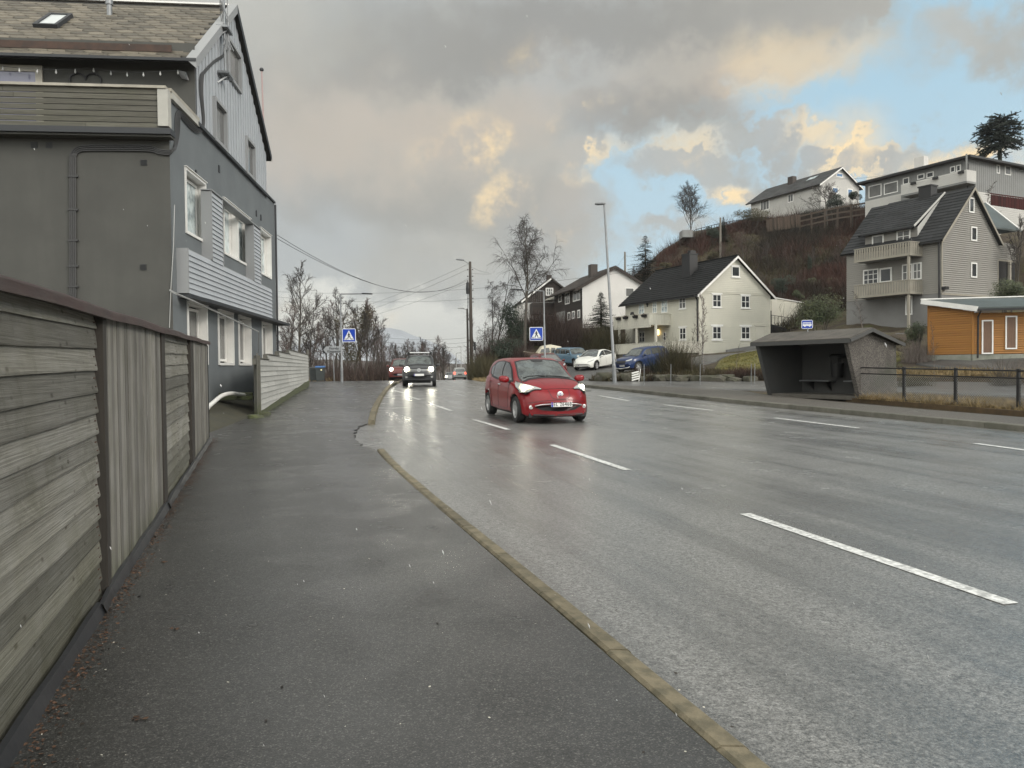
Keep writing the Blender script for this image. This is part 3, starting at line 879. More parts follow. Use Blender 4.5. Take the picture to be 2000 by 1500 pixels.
mb.add([(0, yfar, -.6), (-14, yfar, -.6), (-14, yfar, zg), (0, yfar, zg)], [(0, 1, 2, 3)])
mb.add([(0, 0, zg), (0, yup, zg), (0, yup, zpar), (0, 0, zpar)], [(0, 1, 2, 3)])
mb.add([(0, yback, zg), (0, yfar, zg), (0, yfar, zg + .05), (0, yback, zg + .05)], [(0, 1, 2, 3)])
mb.build('side_wall', [M['stucco_side'], M['frame_white']], bld)
for q in U: window(bld, S(), q[0] + .05, q[1] - .05, q[2] + .05, q[3] - .05, gl='glass_sky', fw=.07, proud=-.17, inset=.21)
for q in Lw: window(bld, S(), q[0] + .05, q[1] - .05, q[2] + .05, q[3] - .05, gl='glass_dim', fw=.07, proud=-.17, inset=.21)
for q in U + Lw:     # white casing and hood round each opening
 mb = MB()
 a_, b_, c_, d_ = q
 for (s0, s1, z0, z1) in ((a_ - .06, a_, c_ - .06, d_ + .06), (b_, b_ + .06, c_ - .06, d_ + .06), (a_, b_, d_, d_ + .06), (a_, b_, c_ - .07, c_)):
  mb.b2(0.001, .035, s0, s1, z0, z1)
 mb.b2(0.001, .07, a_ - .08, b_ + .08, d_ + .062, d_ + .08)
 mb.build('window_casing', M['frame_white'], bld)
# front wall under the terrace
mb = MB()
mb.add([(-14, 0, -.6), (0, 0, -.6), (0, 0, zdeck), (-14, 0, zdeck)], [(0, 1, 2, 3)])
mb.add([(-14, yup, zdeck), (0, yup, zdeck), (0, yup, zg + 2.1), (-14, yup, zg + 2.1)], [(0, 1, 2, 3)])
mb.add([(-14, 0, zdeck + .1), (0, 0, zdeck + .1), (0, yup, zdeck + .1), (-14, yup, zdeck + .1)], [(0, 1, 2, 3)])
mb.add([(-14, 0, -.6), (-14, yfar, -.6), (-14, yfar, zg + 2.0), (-14, 0, zdeck)], [(0, 1, 2, 3)])
mb.build('front_wall', M['stucco_front'], bld)
# terrace: boxed ledge, boards, cap rail, corner post
mb = MB(); mb.b2(-14, .12, -.30, -.004, zsoff, zdeck - .12); mb.build('ledge', M['stucco_front'], bld)
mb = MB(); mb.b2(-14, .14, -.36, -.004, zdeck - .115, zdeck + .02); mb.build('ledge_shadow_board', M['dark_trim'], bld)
mb = MB(); rng = random.Random(4)
ztop = fz(160, 173)[1]
nb = 7
xp0 = fz(314, 220)[0]
for i in range(nb):
 z0 = zdeck + .04 + (ztop - zdeck - .08) * i / nb; z1 = zdeck + .04 + (ztop - zdeck - .08) * (i + 1) / nb
 x = -14
 while x < xp0:
  x2 = min(xp0, x + rng.uniform(3.5, 6))
  mb.b2(x, x2 - .006, -.20 - .004 * (i % 2), -.16, z0 + .012, z1 - .008, 0, rng.random())
  x = x2
mb.build('terrace_boards', M['old_board'], bld)
mb = MB(); mb.b2(-14, .02, -.26, -.08, ztop - .03, ztop + .03); mb.b2(-.12, .09, -.08, yup, zpar - .02, zpar + .05); mb.build('parapet_cap', M['cap_beige'], bld)
mb = MB(); xp1 = fz(337, 220)[0]
mb.b2(xp0 + .01, .06, -.24, -.02, zdeck + .1, ztop - .04); mb.b2(.0, .09, -.02, yup, zpar - .17, zpar - .025); mb.build('corner_post', M['post_beige'], bld)
# dark groove board under the gable
mb = MB(); mb.b2(.0, .10, yup - .1, yback + .1, zg - .02, zg + .07); mb.b2(0, .06, yback, yfar, zg + .05, zg + .12); mb.build('gable_drip_board', M['dark_trim'], bld)
# clad gable
zev = fz(250, 112, yup - .25)[1]
zrid = sz(452, 22)[1]
def gtop(y):
 if y < yrid: return zev + .1 + (zrid - zev - .1) * (y - yup) / (yrid - yup)
 return zev - .1 + (zrid - zev + .1) * (yback - y) / (yback - yrid)
def grect(l, t, bo, r):
 y0, zt = sz(l, t, .03); _, zb = sz(l, bo, .03); y1, _ = sz(r, (t + bo) / 2, .03)
 return (y0, y1, zb, zt)
G = [grect(414, 186, 276, 438), grect(477, 265, 334, 494), grect(441, 70, 147, 466)]
G[0] = (G[0][0], G[0][1], (G[0][2] + G[1][2]) / 2, (G[0][3] + G[1][3]) / 2); G[1] = (G[1][0], G[1][1], G[0][2], G[0][3])
mb = MB(); vclad(mb, yup, yback, zg + .07, 30, S(.03), .16, G, lambda y: gtop(y) - .02, gap=.03)
nseg = [yup, yrid, yback]
mb.add([(0.0, yup, zg), (0.0, yback, zg), (0.0, yback, gtop(yback)), (0.0, yrid, gtop(yrid)), (0.0, yup, gtop(yup))], [(0, 1, 2, 3, 4)])
mb.build('gable_cladding', M['clad_blue'], bld)
for q in G:
 w = window(bld, S(.03), q[0], q[1], q[2], q[3], fr='grey_trim', gl='glass_dim', fw=.09, proud=.10, inset=.0)
# projecting clad panels on the side wall
P0 = (sz(366, 486, .25)[0], sz(531, 590, .25)[0])
zpt = sz(366, 486, .25)[1]; zpb = sz(366, 572, .25)[1]
mb = MB()
clad(mb, P0[0], P0[1], zpb, zpt, S(.24), .125)
c1 = (sz(412, 400, .25)[0], sz(433.5, 400, .25)[0]); c2 = (sz(494.7, 470, .25)[0], sz(508, 470, .25)[0])
zct = sz(412, 374, .25)[1]
clad(mb, c1[0], c1[1], zpt, zct, S(.24), .125); clad(mb, c2[0], c2[1], zpt, zct, S(.24), .125)
mb.build('clad_panel', M['clad_blue'], bld)
mb = MB()
mb.b2(.001, .235, P0[0] - .03, P0[1], zpb, zpt + .02); mb.b2(.001, .235, c1[0] - .03, c1[1], zpt + .02, zct); mb.b2(.001, .235, c2[0] - .03, c2[1], zpt + .02, zct)
for (a_, b_) in (c1, c2):
 mb.b2(.236, .27, a_ - .03, a_ + .03, zpt + .03, zct + .02); mb.b2(.236, .27, b_ - .02, b_ + .04, zpt + .03, zct + .02)
mb.b2(.236, .27, P0[0] - .03, P0[0] + .03, zpb, zpt + .02); mb.b2(.001, .29, c1[0] - .06, c2[1] + .06, zct + .021, zct + .05)
mb.build('panel_box', M['grey_trim'], bld)
mb = MB(); y0_ = P0[0];
mb.prism([(.0, y0_, zpb - .02), (.30, y0_ + .0, zpb - .02), (.46, y0_ + 1.2, zpb - .05), (.46, yfar + .35, zpb - .05), (0, yfar + .35, zpb - .05)], (0, 0, -.09)); mb.build('soffit', M['dark_trim'], bld)
# roof
M['roof_under'] = mat('roof_underlay', (.03, .028, .025), .9)
oh = .42
ye0 = yup - oh; ze0 = zev - .06
ybk = yback + .35
sl = (zrid + .12 - ze0) / (yrid - ye0)
def rz(y): return ze0 + (y - ye0) * sl
mb = MB()
x1r = .16
for (ya, za, yb, zb_) in ((ye0, ze0, yrid, zrid + .12), (yrid, zrid + .12, ybk, ze0 - .05)):
 mb.add([(-14, ya, za), (x1r, ya, za), (x1r, yb, zb_), (-14, yb, zb_), (-14, ya, za - .12), (x1r, ya, za - .12), (x1r, yb, zb_ - .12), (-14, yb, zb_ - .12)],
  [(0, 1, 2, 3), (4, 7, 6, 5), (0, 4, 5, 1), (1, 5, 6, 2), (3, 2, 6, 7)])
mb.build('roof_deck', M['roof_under'], bld)
mb = MB(); rng = random.Random(8)
sn = math.hypot(1, sl); rowh = .27; tw = .44
L_ = (yrid - ye0) * sn
nrow = int(L_ / rowh)
for i in range(nrow):
 d0 = i * rowh
 off = (i % 2) * tw / 2
 for k in range(-1, int(13.6 / tw)):
  xc = -.02 - (k * tw + off)
  if xc > -.1: continue
  jx = rng.uniform(-.01, .01); jz = rng.uniform(.022, .04)
  def q(dx, dd, hh):
   y = ye0 + (d0 + dd) / sn; return (xc + dx + jx, y, rz(y) + hh)
  w2 = tw * .52
  mb.add([q(0, -.085, jz + .012), q(w2 * .5, -.06, jz + .011), q(w2, .03, jz + .01), q(w2, .27, .006), q(-w2, .27, .006), q(-w2, .03, jz + .01), q(-w2 * .5, -.06, jz + .011),
    q(0, -.085, .0), q(w2 * .5, -.06, .0), q(w2, .03, 0), q(-w2, .03, 0), q(-w2 * .5, -.06, .0)],
      [(0, 1, 2, 3, 4, 5, 6), (7, 8, 1, 0), (8, 9, 2, 1), (10, 11, 6, 5), (11, 7, 0, 6)], 0, rng.random())
tiles = mb.build('roof_tiles', M['slate'], bld)
mb = MB()   # snow guard board
d = .42
yA = ye0 + d / sn
mb.box((-7 - .25, yA, rz(yA) + .12), (13.4, .05, .17), Matrix.Rotation(math.atan(sl) * .3, 3, 'X'))
mb.build('snow_guard', M['rust'], bld)
mb = MB()
mb.b2(-14, x1r + .02, ye0 - .12, ye0 - .01, ze0 - .09, ze0 - .02); mb.build('gutter', M['dark_trim'], bld)
mb = MB()   # barge board (flat top flashing)
for (ya, za, yb, zb_) in ((ye0 - .1, ze0 - .05, yrid, zrid + .16),):
 mb.add([(x1r - .22, ya, za + .05), (x1r + .03, ya, za + .05), (x1r + .03, yb, zb_ + .05), (x1r - .22, yb, zb_ + .05), (x1r - .22, ya, za), (x1r + .03, ya, za - .22), (x1r + .03, yb, zb_ - .22), (x1r - .22, yb, zb_)],
  [(0, 1, 2, 3), (1, 5, 6, 2), (0, 4, 5, 1), (0, 3, 7, 4)])
mb.build('barge_board', M['grey_trim'], bld)
mb = MB()
mb.add([(x1r - .2, yrid, zrid + .21), (x1r + .03, yrid, zrid + .21), (x1r + .03, ybk, ze0 + .02), (x1r - .2, ybk, ze0 + .02), (x1r + .03, yrid, zrid - .06), (x1r + .03, ybk, ze0 - .22)], [(0, 1, 2, 3), (1, 4, 5, 2)])
mb.build('rear_barge_board', M['dark_trim'], bld)
mb = MB(); mb.b2(-14, -.05, yrid - .12, yrid + .12, zrid + .13, zrid + .18); mb.build('ridge_cap', M['frame_white'], bld)
# skylight on the slope, vent pipe on the ridge
def roofpt(px, py):
 # intersection of the pixel ray with the front slope (local)
 o_ = CAMP - FB.O; dr = ray(px, py)
 ly0, ly1 = np.dot(o_, FB.V), np.dot(dr, FB.V); lz0, lz1 = o_[2], dr[2]; lx0, lx1 = np.dot(o_, FB.U), np.dot(dr, FB.U)
 t = (ze0 - ye0 * sl + ly0 * sl - lz0) / (lz1 - ly1 * sl)
 return lx0 + lx1 * t, ly0 + ly1 * t
a1, a2 = roofpt(66, 56), roofpt(112, 57); b1, b2_ = roofpt(98, 34), roofpt(146, 36)
xs0, xs1 = (a1[0] + b1[0]) / 2, (a2[0] + b2_[0]) / 2; ys0, ys1 = a1[1], b1[1]
mb = MB()
def rp(x, y, h): return (x, y - h * sl / sn * 1.0, rz(y) + h / sn)
for (u0, u1, v0, v1) in ((xs0, xs0 + .09, ys0, ys1), (xs1 - .09, xs1, ys0, ys1), (xs0 + .09, xs1 - .09, ys0, ys0 + .07), (xs0 + .09, xs1 - .09, ys1 - .07, ys1)):
 P = [rp(u0, v0, .0), rp(u1, v0, .0), rp(u1, v1, .0), rp(u0, v1, .0), rp(u0, v0, .13), rp(u1, v0, .13), rp(u1, v1, .13), rp(u0, v1, .13)]
 mb.add(P, [(0, 3, 2, 1), (4, 5, 6, 7), (0, 1, 5, 4), (1, 2, 6, 5), (2, 3, 7, 6), (3, 0, 4, 7)])
sk_o = mb.build('skylight', M['dark_trim'], bld)
mb = MB(); mb.add([rp(xs0 + .06, ys0 + .05, .10), rp(xs1 - .06, ys0 + .05, .10), rp(xs1 - .06, ys1 - .05, .10), rp(xs0 + .06, ys1 - .05, .10)], [(0, 1, 2, 3)])
mb.build('pane', mat('skylight_glass', (.55, .58, .58), .06, spec=.9), sk_o)
vx = roofpt(214, 30)
mb = MB(); mb.tube([(vx[0], vx[1], rz(vx[1]) - .1), (vx[0], vx[1], rz(vx[1]) + .34)], .075, 12); mb.tube([(vx[0], vx[1], rz(vx[1]) + .3), (vx[0], vx[1], rz(vx[1]) + .44)], .1, 12)
mb.build('vent_pipe', M['steel'], bld)
# upper front window, floodlight under the eave, iron heart, string lights
wz1 = fz(40, 128, yup)[1]; wx1 = fz(84, 150, yup)[0]
w = window(bld, Fr(yup), -6.9, wx1, zdeck + .6, wz1, fr='frame_beige', gl='glass', fw=.16, proud=.05, inset=-.02, nx=2)
w.children[0].data.materials[0] = mat('violet_glass', (.19, .19, .27), .08, spec=.8)
hc = fz(168, 155, yup)
mb = MB()
pts = []
for sgn in (-1, 1):
 pts = []
 for t in np.linspace(0, 1, 12):
  a = math.pi * (1 - t) if sgn < 0 else math.pi * t
  pts.append((hc[0] + sgn * .19 + .19 * math.cos(a) * 1.0, yup - .03, hc[1] - .02 + .16 * math.sin(a)))
 end = pts[0] if sgn < 0 else pts[-1]
 tail = [(hc[0] + sgn * .36, yup - .03, hc[1] - .16), (hc[0] + sgn * .22, yup - .03, hc[1] - .34), (hc[0], yup - .03, hc[1] - .52)]
 P = pts[::-1]
 mb.tube(P + tail, .022, 6)
tag(mb.build('heart_ornament', M['black'], None, loc=tuple(FB.O), rotz=FB.ang), 'black heart shaped wire ornament hanging on the upper grey wall', 'ornament')
fl = thing('floodlight', 'small grey floodlight tucked under the slate roof eave', 'floodlight', tuple(FB.w(*[fz(357, 148, yup - .1)[0], yup - .1, 0])[:2]) + (float(fz(357, 148, yup - .1)[1]) + BZ,), FB.ang)
mb = MB(); mb.prism([(-.12, -.10, .1), (.10, -.16, .05), (.14, -.05, -.12), (-.05, .05, -.05)], (0, .12, .03)); mb.build('lamp_head', M['grey_trim'], fl, bevel=.01)
mb = MB(); mb.tube([(-.02, 0, .05), (-.1, .12, .18), (-.1, .12, -.25)], .02, 6); mb.build('bracket', M['black'], fl)
sl_o = thing('string_lights', 'string of small clear bulbs under the terrace eave', 'string lights', tuple(FB.O), FB.ang)
mb = MB(); mb2 = MB()
xsb = np.linspace(-6.5, -.25, 60)
pts = [(x, ye0 + .25 + .1 * math.sin(x * 2), zev - .22 - .14 * abs(math.sin(x * 1.25))) for x in xsb]
mb.tube(pts, .006, 4)
for i in range(2, 60, 4):
 x, y, z = pts[i]
 mb2.lathe([(0.001, -.11), (.022, -.09), (.026, -.07), (.013, -.03), (.011, 0)], 8, 'Z', (x, y, z))
mb.build('wire', M['cable'], sl_o); mb2.build('bulb', mat('clear_bulb', (.6, .6, .58), .15, spec=.8), sl_o, smooth=True)['kind'] = 'stuff'
# cables strapped to the walls
mb = MB()
def fpt(px, py, c): x, z = fz(px, py, c); return (x, c, z)
def spt(px, py, c): y, z = sz(px, py, c); return (c, y, z)
def smoothpts(P, n=6):
 P = [np.array(p) for p in P]; out = []
 for i in range(len(P) - 1):
  p0 = P[max(i - 1, 0)]; p1 = P[i]; p2 = P[i + 1]; p3 = P[min(i + 2, len(P) - 1)]
  for t in np.linspace(0, 1, n, endpoint=False):
   out.append(tuple(.5 * ((2 * p1) + (-p0 + p2) * t + (2 * p0 - 5 * p1 + 4 * p2 - p3) * t * t + (-p0 + 3 * p1 - 3 * p2 + p3) * t ** 3)))
 out.append(tuple(P[-1])); return out
for k in range(4):
 o_ = k * 3.4
 P = [fpt(137 + o_, 620, -.03), fpt(137 + o_, 330, -.03), fpt(138 + o_, 305, -.03), fpt(146 + o_, 290 + o_ * .6, -.03), fpt(166 + o_ * .6, 284.5 + o_ * .95, -.03), fpt(240, 284 + o_, -.03),
  fpt(292, 285 + o_, -.03), fpt(310, 292 + o_ * .8, -.03), fpt(330, 294 + o_ * .8, -.03), fpt(338.5, 291 + o_ * .3, -.03)]
 P += [spt(341 + o_ * .3, 284 + o_ * .4, .03), spt(342.5 + o_ * .7, 262, .03), spt(343 + o_ * .8, 232, .03), spt(346 + o_ * .6, 218 + o_ * .4, .03), spt(353, 218 + o_ * .9, .03), spt(372, 240 + o_, .03),
  spt(386 - o_ * .1, 250 + o_ * .9, .03), spt(393 + o_ * .3, 249 + o_ * .5, .05), spt(396 + o_ * .35, 235, .07), spt(391 + o_ * .5, 185, .07), spt(391 + o_ * .6, 150, .07), spt(398 + o_ * .3, 139 + o_ * .2, .07),
  spt(418, 119 + o_ * .4, .07), spt(436, 107 + o_ * .4, .07), spt(440 + o_ * .3, 98, .09)]
 mb.tube(smoothpts(P, 5), .018, 6)
mb.build('cable_bundle', M['cable'], bld)
for py in (345, 410, 470, 520, 560):
 mb = MB(); x, z = fz(143, py); mb.b2(x - .1, x + .12, -.055, -.002, z - .02, z + .02)
 mb.build('cable_clip', M['cable'], bld)
# service mast with brackets in front of the gable window
mb = MB(); y_, z0 = sz(440, 150, .2); _, z1 = sz(440, -30, .2)
mb.tube([(.2, y_, z0), (.2, y_, z1)], .035, 8); mb.tube([(.26, y_ + .15, z0), (.26, y_ + .15, z1 - .3)], .02, 6)
for py in (60, 146):
 _, zz = sz(440, py, .2); mb.b2(.03, .35, y_ - .25, y_ + .35, zz - .03, zz + .03); mb.beam((.03, y_ - .2, zz - .3), (.3, y_, zz), .04, .04)
for k in range(5):
 mb.tube(smoothpts([(.2 + .05 * k, y_ + .1 * k - .2, z1 - 1.9), (.28 - .04 * k, y_ + .15, z1 - 1.2), (.2, y_ - .1 * k, z1 - .7), (.1 + .06 * k, y_ + .3 - .15 * k, z1 - .2)], 5), .012, 5)
mb.tube(smoothpts([(.15, y_ - .1, zrid + .3), (.2, y_ - .5, zrid + .2), (.1, y_ - .8, zrid + .55), (.1, y_ - .6, zrid + .9)], 6), .008, 4)
mb.build('service_mast', M['steel'], bld)
for (px, py) in ((67, 284), (96, 284), (281, 318), (280, 522)):
 x, z = fz(px, py)
 mb = MB()
 for i in range(5): mb.b2(x - .07, x + .07, -.02, -.003, z - .06 + i * .028, z - .06 + i * .028 + .014)
 mb.build('wall_vent', M['dark_trim'], bld)
for (px, py) in ((382, 180 + 160), (427, 330), (500, 417), (509, 425)):
 y, z = sz(px, py)
 mb = MB(); mb.b2(.002, .03, y - .05, y + .05, z - .1, z + .1); mb.build('wall_vent', M['dark_trim'], bld)
mb = MB(); y, z = sz(539, 450); mb.tube([(.05, yfar - .02, zg), (.05, yfar - .02, .3)], .04, 8); mb.build('downpipe', M['dark_trim'], bld)
mb = MB(); mb.tube([fpt(332, 567, -.05), spt(345, 574, .25), spt(380, 589, .3), spt(505, 648, .3)], .022, 6); mb.tube([spt(505, 648, .3), spt(505, 690, .1)], .012, 5); mb.tube([fpt(341, 400, -.02), fpt(339, 480, -.02), fpt(334, 560, -.02), fpt(331, 640, -.02)], .010, 5)
mb.build('stay_rod', M['steel_light'], bld)
# flagpole standing behind the gable
fp0 = at(519, 372, 31.5); fp1 = at(511, 136, 31.5)
fpo = thing('flagpole', 'thin pinkish flagpole with a small ball top rising beside the gable', 'flagpole', (fp0[0], fp0[1], 0))
mb = MB(); dx = fp1[0] - fp0[0]
mb.tube([(-dx * 1.0, 0, h1(fp0[0], fp0[1]) - .2), (0, 0, fp0[2]), (dx, 0, fp1[2])], [.06, .05, .03], 8); mb.build('pole', mat('pink_paint', (.36, .26, .25), .5), fpo)
mb = MB(); mb.lathe([(.001, -.08), (.07, -.05), (.09, 0), (.06, .06), (.001, .09)], 12, 'Z', (dx, 0, fp1[2])); mb.build('finial', M['dark_trim'], fpo, smooth=True)
# ================================================================== near board fence
M['wood'] = mat('weathered_board', (.25, .244, .222), .75, tint=.75, grain=((1.6, 1.6, 120), (.09, .085, .07), .7), knots=(4.5, 4.5, 9.0), c2=(.18, .172, .14), vs=1.3, va=.5, bump=.7, bdist=.012,
    moss=((.075, .075, .035), .1, .9, .4))
M['wood_v'] = mat('weathered_upright_board', (.265, .256, .238), .75, tint=.7, grain=((90, 90, 1.6), (.10, .092, .078), .8), c2=(.19, .18, .155), vs=2, bump=.7, bdist=.01, moss=((.065, .07, .03), .05, .5, .7))
M['cap'] = mat('red_brown_cap', (.060, .028, .026), .55, c2=(.035, .022, .02), vs=3, grain=((3, 30, 30), (.10, .085, .075), .35), bump=.3)
M['flash'] = mat('black_flashing', (.035, .037, .042), .35, metal=.5, c2=(.06, .062, .066), vs=4, bump=.2, bs=30, bdist=.004)
pA, pB = on_ground(0, 1482), on_ground(402, 869)
dirF = (pB - pA)[:2]; dirF = dirF / np.linalg.norm(dirF)
F0 = Frame((pA[0], pA[1], 0), dirF)
def fs(px, py=760): return F0.fy(px, py)[0]
sA = -3.2; sB = fs(401)
def fg(s_):
 q = F0.w(s_, 0); return float(gy(q[1]))
fen = thing('board_fence', 'tall weathered grey board fence with red brown cap along the footpath', 'fence', (F0.O[0], F0.O[1], 0), F0.ang)
topz = 1.93
slope = (fg(sB) - fg(0)) / sB
def fpl(s_): return fg(0) + slope * s_
def panel_h(s0, s1, seed, bh=.137):
 rng = random.Random(seed); mb = MB(); n = int((topz - .05) / bh) + 1
 L = s1 - s0
 for i in range(n):
  z0 = .03 + i * bh
  k = 14; tint = rng.random()
  wob = [rng.uniform(-.006, .006) for _ in range(k + 1)]
  wob = [(wob[max(0, j - 1)] + wob[j] + wob[min(k, j + 1)]) / 2 for j in range(k + 1)]
  rows = []
  top_out = .004; bot_out = .024
  cup = rng.uniform(-.004, .006)
  for j in range(k + 1):
   s_ = s0 + L * j / k; g = fpl(s_)
   zb = g + z0 + wob[j]; zt = g + min(z0 + bh + .03, topz - .03)
   rows.append([(s_, -.0, zb), (s_, -bot_out, zb), (s_, -bot_out - .002, zb + .012), (s_, -(bot_out + top_out) / 2 - cup, (zb + zt) / 2), (s_, -top_out, zt)])
  mb.grid(rows, 0, tint)
  for sn in (s0 + .06, s1 - .05, s1 - .07, s0 + L * .5):
   for dz in (.035, .09):
    mb.box((sn + rng.uniform(-.01, .01), -.022 if dz < .05 else -.014, fpl(sn) + z0 + dz), (.007, .012, .007), None, 1)
 return mb.build('horizontal_boards', [M['wood'], M['rust']], fen, smooth=False)
def panel_v(s0, s1, seed, bw=.115):
 rng = random.Random(seed); mb = MB()
 n = max(2, int(round((s1 - s0) / bw))); w = (s1 - s0) / n
 for i in range(n):
  a_, c_ = s0 + i * w + .003, s0 + (i + 1) * w - .003 - rng.uniform(0, .006)
  o_ = -.045 - rng.uniform(0, .007)
  zb, zt = fpl(a_) + .03 + rng.uniform(0, .02), fpl(a_) + topz - .03
  mb.b2(a_, c_, o_, -.02, zb, zt, 0, rng.random())
 return mb.build('vertical_boards', M['wood_v'], fen)
cuts = [sA, fs(183), fs(190), fs(305), fs(312), fs(365), fs(371), sB]
panel_h(sA, cuts[1], 3); panel_v(cuts[2], cuts[3], 4); panel_h(cuts[4], cuts[5], 5); panel_v(cuts[6], cuts[7], 6)
for s0, s1 in ((cuts[1], cuts[2]), (cuts[3], cuts[4]), (cuts[5], cuts[6])):
 mb = MB(); mb.b2(s0 + .004, max(s1 - .004, s0 + .05), -.06, .04, fpl(s0) - .05, fpl(s0) + topz - .03, 0, .2)
 mb.build('post', mat('dark_post', (.04, .034, .028), .8, grain=((30, 30, 2), (.02, .018, .015), .6)), fen)
mb = MB()
P = []
for s_ in np.linspace(sA, sB + .06, 24):
 g = fpl(s_) + topz + .006 * math.sin(s_ * 2.3)
 P.append([(s_, -.10, g - .055), (s_, -.103, g - .005), (s_, -.10, g + .005), (s_, .10, g + .035), (s_, .10, g - .02), (s_, -.02, g - .04), (s_, -.10, g - .055)])
mb.grid(P); n = 7
mb.add([P[0][i] for i in range(6)], [tuple(range(6))]); mb.add([P[-1][i] for i in range(6)], [tuple(range(5, -1, -1))])
mb.build('cap_board', M['cap'], fen)
mb = MB(); mb.add([(sA, .03, fpl(sA) - .1), (sB, .03, fpl(sB) - .1), (sB, .03, fpl(sB) + topz), (sA, .03, fpl(sA) + topz)], [(0, 1, 2, 3)])
mb.b2(sB - .02, sB, -.06, .06, fpl(sB), fpl(sB) + topz - .06); mb.build('backing', M['black'], fen)
# metal base flashing, lapped pieces with one bent end
mb = MB(); rng = random.Random(7)
seams = [sA, -.4, fs(170, 1200), fs(235, 1110), fs(312, 985), fs(352, 930), sB + .05]
for i, (a_, c_) in enumerate(zip(seams[:-1], seams[1:])):
 rows = []
 for s_ in np.linspace(a_ - .03, c_, 10):
  g = fg(s_)
  bend = .02 * max(0, 1 - (s_ - a_) / .35) if i in (2, 4) else 0
  o_ = .004 * (i % 2) + bend
  wv = .006 * math.sin(s_ * 5 + i)
  rows.append([(s_, -.05 - o_, g + .125 + wv), (s_, -.075 - o_, g + .12 + wv), (s_, -.105 - o_ - wv, g + .04), (s_, -.135 - o_, g - .02)])
 mb.grid(rows)
mb.build('base_flashing', M['flash'], fen)
# ================================================================== low lapped fence beyond the opening
p2A, p2B = on_ground(506, 815, 14), on_ground(602, 745, 14)
yb2 = 41.0
p2A = np.array([*at(506, 815, 20.6)[:2], 0]); p2B = np.array([*at(602, 742, yb2)[:2], 0])
F2 = Frame(p2A, (p2B - p2A)[:2]); L2 = float(np.linalg.norm((p2B - p2A)[:2]))
M['pale_board'] = mat('pale_grey_board', (.46, .455, .43), .7, tint=.2, grain=((2, 2, 60), (.32, .32, .30), .5), c2=(.36, .36, .335), vs=1.5, bump=.4, bdist=.008)
M['grey_post'] = mat('grey_post', (.125, .12, .105), .75, grain=((25, 25, 2), (.09, .085, .07), .7), moss=((.07, .085, .03), .2, .9, .9))
lf = thing('low_fence', 'low pale grey lapped board fence with stepped top beside the footpath', 'fence', (F2.O[0], F2.O[1], 0), F2.ang)
zA, zB = at(506, 815, 20.6)[2], at(602, 744, yb2)[2]
def g2(s_): return zA + (zB - zA) * s_ / L2
ztA, ztB = at(506, 700, 20.6)[2], at(602, 692, yb2)[2]
bh = .152; mb = MB(); rng = random.Random(9)
def ztop2(s_):
 Yw = F2.w(s_, 0)[1]
 return 1.86 if Yw < 22.8 else 2.01 if Yw < 26 else 2.16 if Yw < 30 else 2.31
nb = int((2.35 - zA) / bh) + 1
for i in range(nb):
 z0 = 2.31 - (i + 1) * bh
 gz = [s_ for s_ in np.linspace(0, L2, 120) if g2(s_) < z0 + .06]; tops = [s_ for s_ in np.linspace(0, L2, 120) if ztop2(s_) >= z0 + bh - .03]
 if not gz or not tops: continue
 s0, s1 = min(tops), max(gz)
 if s1 - s0 < .3: continue
 s_ = s0
 while s_ < s1:
  e = min(s1, s_ + rng.uniform(3.5, 5)); t = rng.random()
  P = [(s_, -.042, z0), (e - .01, -.042, z0), (e - .01, -.006, z0 + bh + .02), (s_, -.006, z0 + bh + .02), (s_, 0, z0), (e - .01, 0, z0), (e - .01, 0.012, z0 + bh + .02), (s_, .012, z0 + bh + .02)]
  mb.add(P, [(0, 1, 2, 3), (4, 5, 1, 0), (3, 2, 6, 7), (0, 3, 7, 4), (5, 6, 2, 1)], 0, t)
  s_ = e
mb.build('lapped_boards', M['pale_board'], lf)
mb = MB()
ed = [0] + [min(s_ for s_ in np.linspace(0, L2, 400) if F2.w(s_, 0)[1] > yy) for yy in (22.8, 26, 30)] + [L2]
for a_, c_ in zip(ed[:-1], ed[1:]):
 z = ztop2((a_ + c_) / 2) + .022; mb.b2(a_ - .35, c_, .016, .10, z - .16, z); mb.b2(a_, c_, -.05, .11, z + .002, z + .026)
mb.build('step_cap', M['grey_post'], lf)
mb = MB(); mb.b2(-.13, -.002, -.06, .09, zA - .2, ztA + .07); mb.b2(-.34, -.15, -.02, .0, zA - .1, ztA + .14); mb.b2(-.142, -.128, -.07, .10, zA - .2, ztA + .08)
mb.b2(L2, L2 + .12, -.06, .06, zB - .2, ztB + .25); mb.build('post', M['grey_post'], lf)
for k in range(1, 5):
 mb = MB(); s_ = L2 * k / 5; mb.b2(s_ - .05, s_ + .05, .015, .1, g2(s_) - .2, g2(s_) + 1.2); mb.build('post', M['grey_post'], lf)
M['mossy_stone'] = mat('mossy_stone', (.07, .07, .055), .9, c2=(.085, .10, .035), vs=6, bump=.9, bs=20, bdist=.03)
def rock(name, p, r, seed, m_, label, cat, group=None, flat=.7, build=True):
 bm = bmesh.new(); bmesh.ops.create_icosphere(bm, subdivisions=3, radius=1)
 o_ = Vector((seed * 3.7, seed * 1.3, seed * 2.9))
 for v in bm.verts:
  n = mnoise.fractal(v.co * 1.1 + o_, 1, 2, 3) * .45
  c = v.co * (1 + n)
  for ax in range(3):
   c[ax] = max(-.78, min(.78, c[ax]))
  v.co = Vector((c.x * r[0], c.y * r[1], c.z * r[2]))
 mb = MB(); bm.verts.index_update(); mb.add([v.co[:] for v in bm.verts], [tuple(v.index for v in f.verts) for f in bm.faces]); bm.free()
 o = mb.build(name, m_, None, smooth=True, smooth_angle=35, loc=p, rotz=seed * 1.7)
 tag(o, label, cat, group)
 return o
q = at(498, 820, 20.2)
